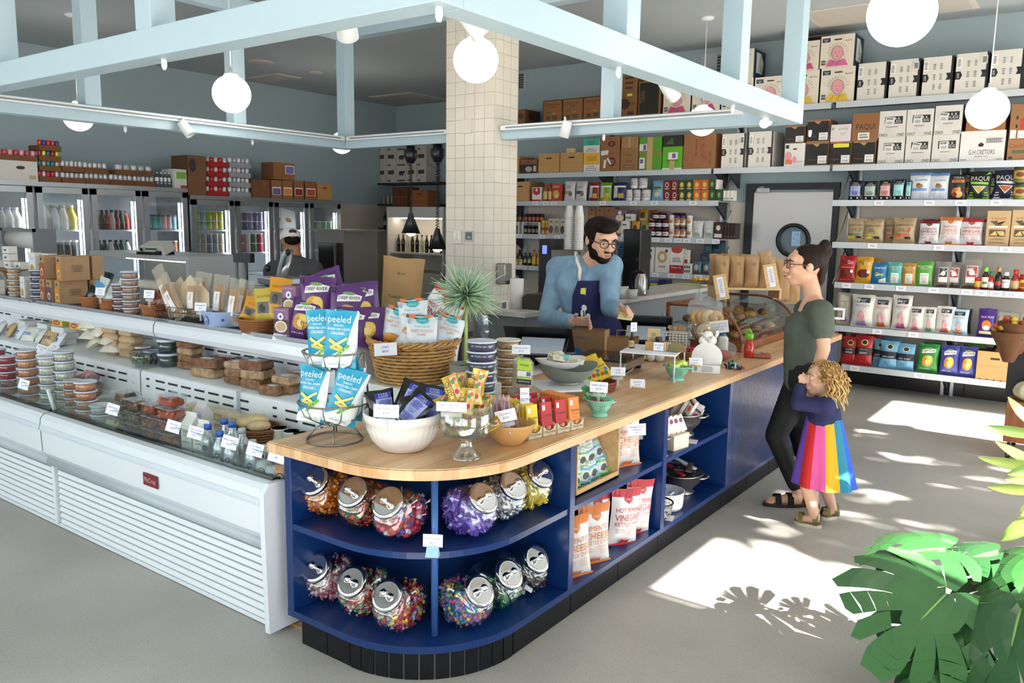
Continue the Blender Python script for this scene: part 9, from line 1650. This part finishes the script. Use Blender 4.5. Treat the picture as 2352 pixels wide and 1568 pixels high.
for c,d in(((0,-.2,.38),(.7,.84,.66)),((0,-.68,.02),(.5,.35,.5)),((0,-.72,-.45),(.36,.25,.4)),((0,-.62,-.85),(.28,.18,.35)),((.5,-.12,.2),(.2,.42,.4)),((-.5,-.12,.2),(.2,.42,.4)),((0,-.78,.95),(.26,.28,.34)),((0,-.95,.72),(.2,.2,.3))):b.ell((0,0,0),(1,1,1),HB,14,10,M=HW@Matrix.Translation([x*hs for x in c])@Matrix.Diagonal((*[x*hs for x in d],1)))
grow(b,'hair',wom,.008,3)
MB().ell(HW@V3((.68*hs,-.02,-.28*hs)),(.006,.006,.006),'#f0ebe4',8,6).obj('earring',wom)
def sandal(a,t,parent,w,m,sole,straps=(.35,.75)):
 a,t=V3((a.x,a.y,0)),V3((t.x,t.y,0));d=(t-a).normalized();s=V3((-d.y,d.x,0));A=a-d*w*1.1;B=t+d*w*.9;L=(B-A).length;mb=MB();pts=[]
 for k in range(20):q=2*pi*k/20;pts.append((cos(q)*L/2*(1.02),sin(q)*w*(.86+.14*cos(q))))
 M=Matrix((d,s,V3((0,0,1)))).transposed().to_4x4();M.translation=(A+B)/2
 mb.prism(pts,.02,sole,M=M).prism([(x*.97,y*.93)for x,y in pts],.006,mat('#8a6240',.8),M=M,z0=.02)
 for st_ in straps:
  x=L/2-L*st_ if False else L*(.5-st_);mb.add([M@V3((x+dx,w*.95*cos(q),.02+(.052+.03*st_)*sin(q)))for q in[pi*k/8 for k in range(9)]for dx in(-w*.42,w*.42)],[(2*k,2*k+1,2*k+3,2*k+2)for k in range(8)]+[(2*k+2,2*k+3,2*k+1,2*k)for k in range(8)],m);mb.box(M@V3((x,-w*.8,.055)),(.02,.006,.016),mat('#b8a888',.3,.8))
 return mb.obj('sandal',parent)
for a,t_ in fo:sandal(a,t_,wom,.047,mat('#1c1a1a',.5),'#221f1e',(.33,.62))
# child in a rainbow dress
KP=V3((-1.27,4.93,0));kid=thing('person','curly blonde child in a rainbow striped dress drinking from a cup','person',KP)
def kl(x,y,dy=0):return AY(x,y,4.93+dy)-KP
KS=mat('#deb096',.5);hc=kl(1888,872);HK=frame(hc,V3((-.84,-.52,.12)));hs=.112;b=MB();head(b,HK,hs,KS);face(HK,hs,kid,'#c47a72','#8a6a4a',0,'#4a5a6a')
nk,ch,wa=kl(1898,920),kl(1893,950),kl(1890,1010);sN,sF=kl(1898,932,-.1),kl(1886,930,.1);eN,wN,kN=kl(1832,926,-.13),kl(1838,884,-.08),kl(1848,868,-.06);eF,wF,kF=kl(1846,926,.1),kl(1840,888,.02),kl(1850,872,.0)
capsule(b,nk,hc-V3((0,0,.05)),.036,.036,KS);capsule(b,ch,wa,.075,.08,KS);capsule(b,sN,sF,.04,.04,KS)
for s_,e_,w_,k_ in((sN,eN,wN,kN),(sF,eF,wF,kF)):capsule(b,s_,e_,.033,.028,KS);capsule(b,e_,w_,.028,.02,KS);hand(b,w_,k_,(0,.2,1),.62,KS,.7)
ft=[(AZ(1872,1188,.06)-KP,AZ(1836,1196,.02)-KP),(AZ(1912,1168,.06)-KP,AZ(1896,1184,.02)-KP)]
for k,(a,t_)in enumerate(ft):h_=wa+V3((.0,.05*(1 if k else-1),-.1));kn=(h_+a)/2+V3((-.05 if not k else-.02,-.02,0));capsule(b,h_,kn,.06,.045,KS);capsule(b,kn,a,.044,.03,KS);capsule(b,V3((a.x,a.y,.05)),V3((t_.x,t_.y,.035)),.028,.022,KS)
grow(b,'body',kid,.006,4);NV=mat('#1f2350',.85);b=MB();capsule(b,sN,sF,.056,.056,NV);capsule(b,ch+V3((0,0,.0)),ch-V3((0,0,.03)),.098,.1,NV)
for s_,e_,w_ in((sN,eN,wN),(sF,eF,wF)):capsule(b,s_,e_,.05,.045,NV);capsule(b,e_,w_+(e_-w_)*.15,.045,.035,NV)
grow(b,'navy_top',kid,.009,5);zt,zh=ch.z-.02,.245;ST=['#2a5ac8','#1f7f9a','#f0a81c','#e05aa0','#d02428','#6a48b0','#f0a81c','#1f6a7a','#6a48b0','#d02428','#e05aa0','#f0a81c','#1f7f9a'];N=52
dr=MB()
for k in range(N):
 c_=ST[k//4]
 for j in range(5):
  def pt(i,q):v=q/5;a=2*pi*i/N-.3;R_=.1+.085*v**.9;R_*=1+.05*v*sin(9*a);cc=V3((ch.x*(1-v)+(wa.x+.02)*v,ch.y*(1-v)+wa.y*v,0));return cc+V3((R_*cos(a),R_*.85*sin(a),zt+(zh-zt)*v))
  dr.add([pt(k,j+1),pt(k+1,j+1),pt(k+1,j),pt(k,j)],[(0,1,2,3)],mat(c_,.75),True)
dr.obj('dress_skirt',kid);HC=[mat('#b98f52',.45),mat('#d8b878',.45),mat('#8f6636',.5),mat('#caa262',.45)];b=MB();rr=random.Random(77)
for c,d in(((0,-.25,.35),(.75,.85,.7)),((0,-.6,-.2),(.6,.45,.6))):b.ell((0,0,0),(1,1,1),HC[2],14,10,M=HK@Matrix.Translation([x*hs for x in c])@Matrix.Diagonal((*[x*hs for x in d],1)))
for k in range(210):
 th=rr.uniform(0,2*pi);ph=rr.uniform(-.1,1.5);p=V3((.8*cos(ph)*cos(th),-.2+.9*cos(ph)*sin(th),.35+.72*sin(ph)))
 if p.y>.45 and p.z<.75:continue
 L=rr.uniform(.5,1.5)*(1.2 if p.y<0 else.6);o_=V3((p.x,p.y+.1,0)).normalized()*rr.uniform(.15,.5);r0=rr.uniform(.06,.11);pts=[]
 for q in range(13):u=q/12;w_=p+o_*sin(min(1,u*1.3)*pi/2)*.6+V3((0,-.1*u,-L*u));a=u*13+th;pts.append(HK@((w_+V3((r0*cos(a),r0*sin(a),0)))*hs))
 b.tube(pts,[.0055*(1-.5*abs(q/6-1))for q in range(13)],HC[k%4],4)
b.obj('curly_hair',kid)['kind']='stuff'
GS=mat('#8f8650',.4,.3)
for a,t_ in ft:sandal(a,t_,kid,.035,GS,'#d8d0bc',(.25,.8))
cylp('paper_cup','kraft paper cup held to the mouth of the child','cup',KP+(kN+kF)/2+V3((-.02,0,-.02)),.028,.08,'#b08f66',[],None,prof=[(.75,0),(1,1)],rot=(0,.9,.5))
# deli worker seen from behind
DP=CP+ray(665,545)*7.6;DP=V3((DP.x,DP.y,0));wk=thing('person','deli worker seen from behind in grey shirt and white cap','person',DP)
def dl(x,y):return CP+ray(x,y)*7.6-DP
df=V3((-.62,.75,0));hc=dl(668,556);HD=frame(hc,V3((-.85,.4,-.35)));hs=.125;b=MB();SK2=mat('#a8714e',.55);head(b,HD,hs,SK2);nk=dl(680,590);sA,sB=dl(632,625),dl(716,622);lo_=dl(675,680)
capsule(b,nk,hc,.06,.06,SK2);capsule(b,sA,sB,.09,.09,SK2);capsule(b,(sA+sB)/2,lo_,.13,.13,SK2);capsule(b,lo_,V3((lo_.x,lo_.y,.85)),.13,.13,SK2)
for s_,q in((sA,-1),(sB,1)):e_=s_+V3((-.05,.12,-.28));w_=e_+df*.2;capsule(b,s_,e_,.06,.045,SK2);capsule(b,e_,w_,.045,.032,SK2);hand(b,w_,w_+df*.08,(0,0,1),1,SK2);h_=V3((lo_.x+.1*q,lo_.y,.85));capsule(b,h_,V3((h_.x,h_.y,.08)),.08,.045,SK2);capsule(b,V3((h_.x,h_.y,.04)),V3((h_.x,h_.y,.04))+df*.16,.04,.03,SK2)
grow(b,'body',wk,.009,4);GRY=mat('#4a4a4d',.85);b=MB();capsule(b,sA,sB,.115,.115,GRY);capsule(b,(sA+sB)/2+V3((0,0,-.03)),lo_,.2,.19,GRY);capsule(b,lo_,V3((lo_.x,lo_.y,.9)),.18,.17,GRY)
for s_ in(sA,sB):capsule(b,s_,s_+V3((-.03,.08,-.2)),.095,.075,GRY)
grow(b,'shirt',wk,.014,5);c_=HD@V3((0,-.05*hs,.3*hs));b=MB();Mh=HD@Matrix.Translation((0,-.08*hs,.28*hs));b.lathe([(.74*hs,-.12*hs),(.78*hs,0),(.74*hs,.3*hs),(.55*hs,.6*hs),(.25*hs,.76*hs),(0,.78*hs)],mat('#d8d2d0',.8),24,M=Mh,cap=False,sy=1.18).obj('cap',wk);MB().ell((0,0,0),(.3*hs,.06*hs,.2*hs),BLK,12,8,M=HD@Matrix.Translation((0,-.92*hs,.5*hs))).obj('cap_opening',wk);b=MB();b.ell((0,0,0),(.62*hs,.35*hs,.4*hs),HR,12,8,M=HD@Matrix.Translation((0,-.55*hs,.0))).obj('hair',wk);MB().lathe([(.205,-.1),(.21,.02)],'#7a1a1e',20,M=Matrix.Translation(lo_+V3((.03,0,.02))),cap=False).obj('red_sash',wk)
# potted plants at the right
LFM=[mat('#2b5a2c',.3,coat=.3,var=.12,vscale=5),mat('#376b34',.3,coat=.3,var=.12,vscale=5),mat('#234c26',.3,coat=.3,var=.12,vscale=5)]
def monstera(P,d,L,up,m,seed,parent,droop=.35):
 """one split leaf: base P, growth direction d, face normal up"""
 d=Vector(d).normalized();up=Vector(up).normalized();s=d.cross(up).normalized();up=s.cross(d);mb=MB();
 A=[0,22,45,70,98,128,158];Rr=[1.0,.93,.88,.86,.8,.7,.55]
 def pt(k,q,e,side):
  a=R(A[k]+e);o=.5*(1-k/6);rr_=(Rr[k]-o*(.75 if k<3 else.35))*q;x=L*(o+rr_*cos(a*(1-.18*q)));y=L*rr_*sin(a*(1-.18*q));z=-droop*L*((x/L)**2*.4+.75*(y/L)**2)+.03*L*sin(q*3.1)
  return P+d*x+s*(y*side)+up*z
 for side in(-1,1):
  for k in range(6):
   for j in range(6):
    q0,q1=j/6,(j+1)/6;g=lambda q:4.2*max(0,q-.45)/.55
    if j==2 and k in(1,2,3)and(seed+k+side)%3==0:continue
    e0,e1=(g(q0)if k else 0,g(q1)if k else 0);f0,f1=-g(q0),-g(q1)
    mid=pt(k,q1*1.0,(A[k+1]-A[k])/2,side);last=j==5
    vs=[pt(k,q0,e0,side),pt(k+1,q0,f0,side),pt(k+1,q1*(.94 if last else 1),f1,side),mid if not last else(pt(k,1.02,(A[k+1]-A[k])/2,side)),pt(k,q1*(.95 if last and k else 1),e1,side)]
    mb.add(vs,[(0,1,2,3,4)]if side<0 else[(4,3,2,1,0)],m,True)
 mb.tube([P+d*(L*.92*t)+up*(-droop*L*t*t*.55+.004)for t in[k/8 for k in range(9)]],[.006*(1-.08*k)for k in range(9)],mat('#8ab060',.4),5);return mb.obj('leaf',parent)
MPp=V3((-.12,3.62,0));mo=thing('monstera_plant','large potted monstera with split glossy leaves at the lower right','plant',MPp);MB().lathe([(0,0),(.14,0),(.16,.02),(.17,.2),(.16,.2),(.15,.17),(0,.17)],mat('#c9c4bc',.7),28).obj('pot',mo);MB().lathe([(0,.175),(.15,.175)],'#3a2b22',20,cap=False).obj('soil',mo)
for k,(px,py,z,tx,ty,tz,L,up,m)in enumerate(((2172,1365,.38,2050,1485,.3,1.08,(.15,-.75,.65),1),(2170,1262,.47,1985,1262,.45,.95,(.1,-.12,1),0),(2290,1268,.47,2212,1278,.46,1.3,(0,-.15,1),2),(2200,1430,.22,2095,1555,.1,1.0,(.1,-.75,.6),2),(2255,1535,.22,2150,1560,.2,1.5,(.1,-.6,.8),1),(2345,1400,.4,2300,1545,.28,1.25,(-.35,-.7,.6),0),(2352,1320,.4,2310,1420,.3,1.2,(-.1,-.7,.6),2),(2390,1290,.5,2330,1370,.42,1.2,(-.3,-.5,.8),1))):
 L*=(AZ(px,py,z)-AZ(tx,ty,tz)).length
 P,Q=AZ(px,py,z),AZ(tx,ty,tz);monstera(P-MPp,Q-P,L,up,LFM[m],k*3+1,mo);c=MB().tube([(0,0,.16),((P.x-MPp.x)*.4,(P.y-MPp.y)*.4,.16+(z-.16)*.75),P-MPp],[.011,.009,.006],mat('#4a7a3a',.5),6).obj('stem',mo)
yp=V3((.3,5.1,0));ye=thing('ginger_plant','tall potted plant with long yellow-green blade leaves at the right edge','plant',yp);MB().lathe([(0,0),(.14,0),(.18,.3),(.16,.3),(.15,.26),(0,.26)],mat('#5a5550',.7),24).obj('pot',ye);ly=[mat('#b8cc6a',.4,coat=.2),mat('#9ab85a',.4,coat=.2),mat('#cfd88a',.4,coat=.2)]
for k,(bx_,by_,tx,ty)in enumerate(((2395,985,2300,912),(2400,998,2250,984),(2410,1075,2274,1016),(2400,1075,2250,1056),(2410,1065,2303,1095),(2400,1095,2296,1106),(2400,1125,2268,1122),(2400,1175,2300,1240),(2390,1150,2330,1190))):
 P,Q=AY(bx_,by_,4.9+.06*(k%3))-yp,AY(tx,ty,4.75+.06*(k%4))-yp;d=Q-P;n=d.cross(V3((.3,-.8,.5))).normalized();u=d.cross(n).normalized();w=.03 if k!=7 else.045
 MB().grid(lambda a,b_:P+d*b_+n*(w*(a-.5)*2*sin(pi*min(1,b_*.93+.07))**.7)+u*(.03*(a-.5)**2*4*.4-.05*b_*b_),4,10,ly[k%3]).obj('leaf',ye);MB().tube([(0,0,.26),(P.x*.4,P.y*.4,P.z*.7),P],.006,ly[1],5).obj('stem',ye)
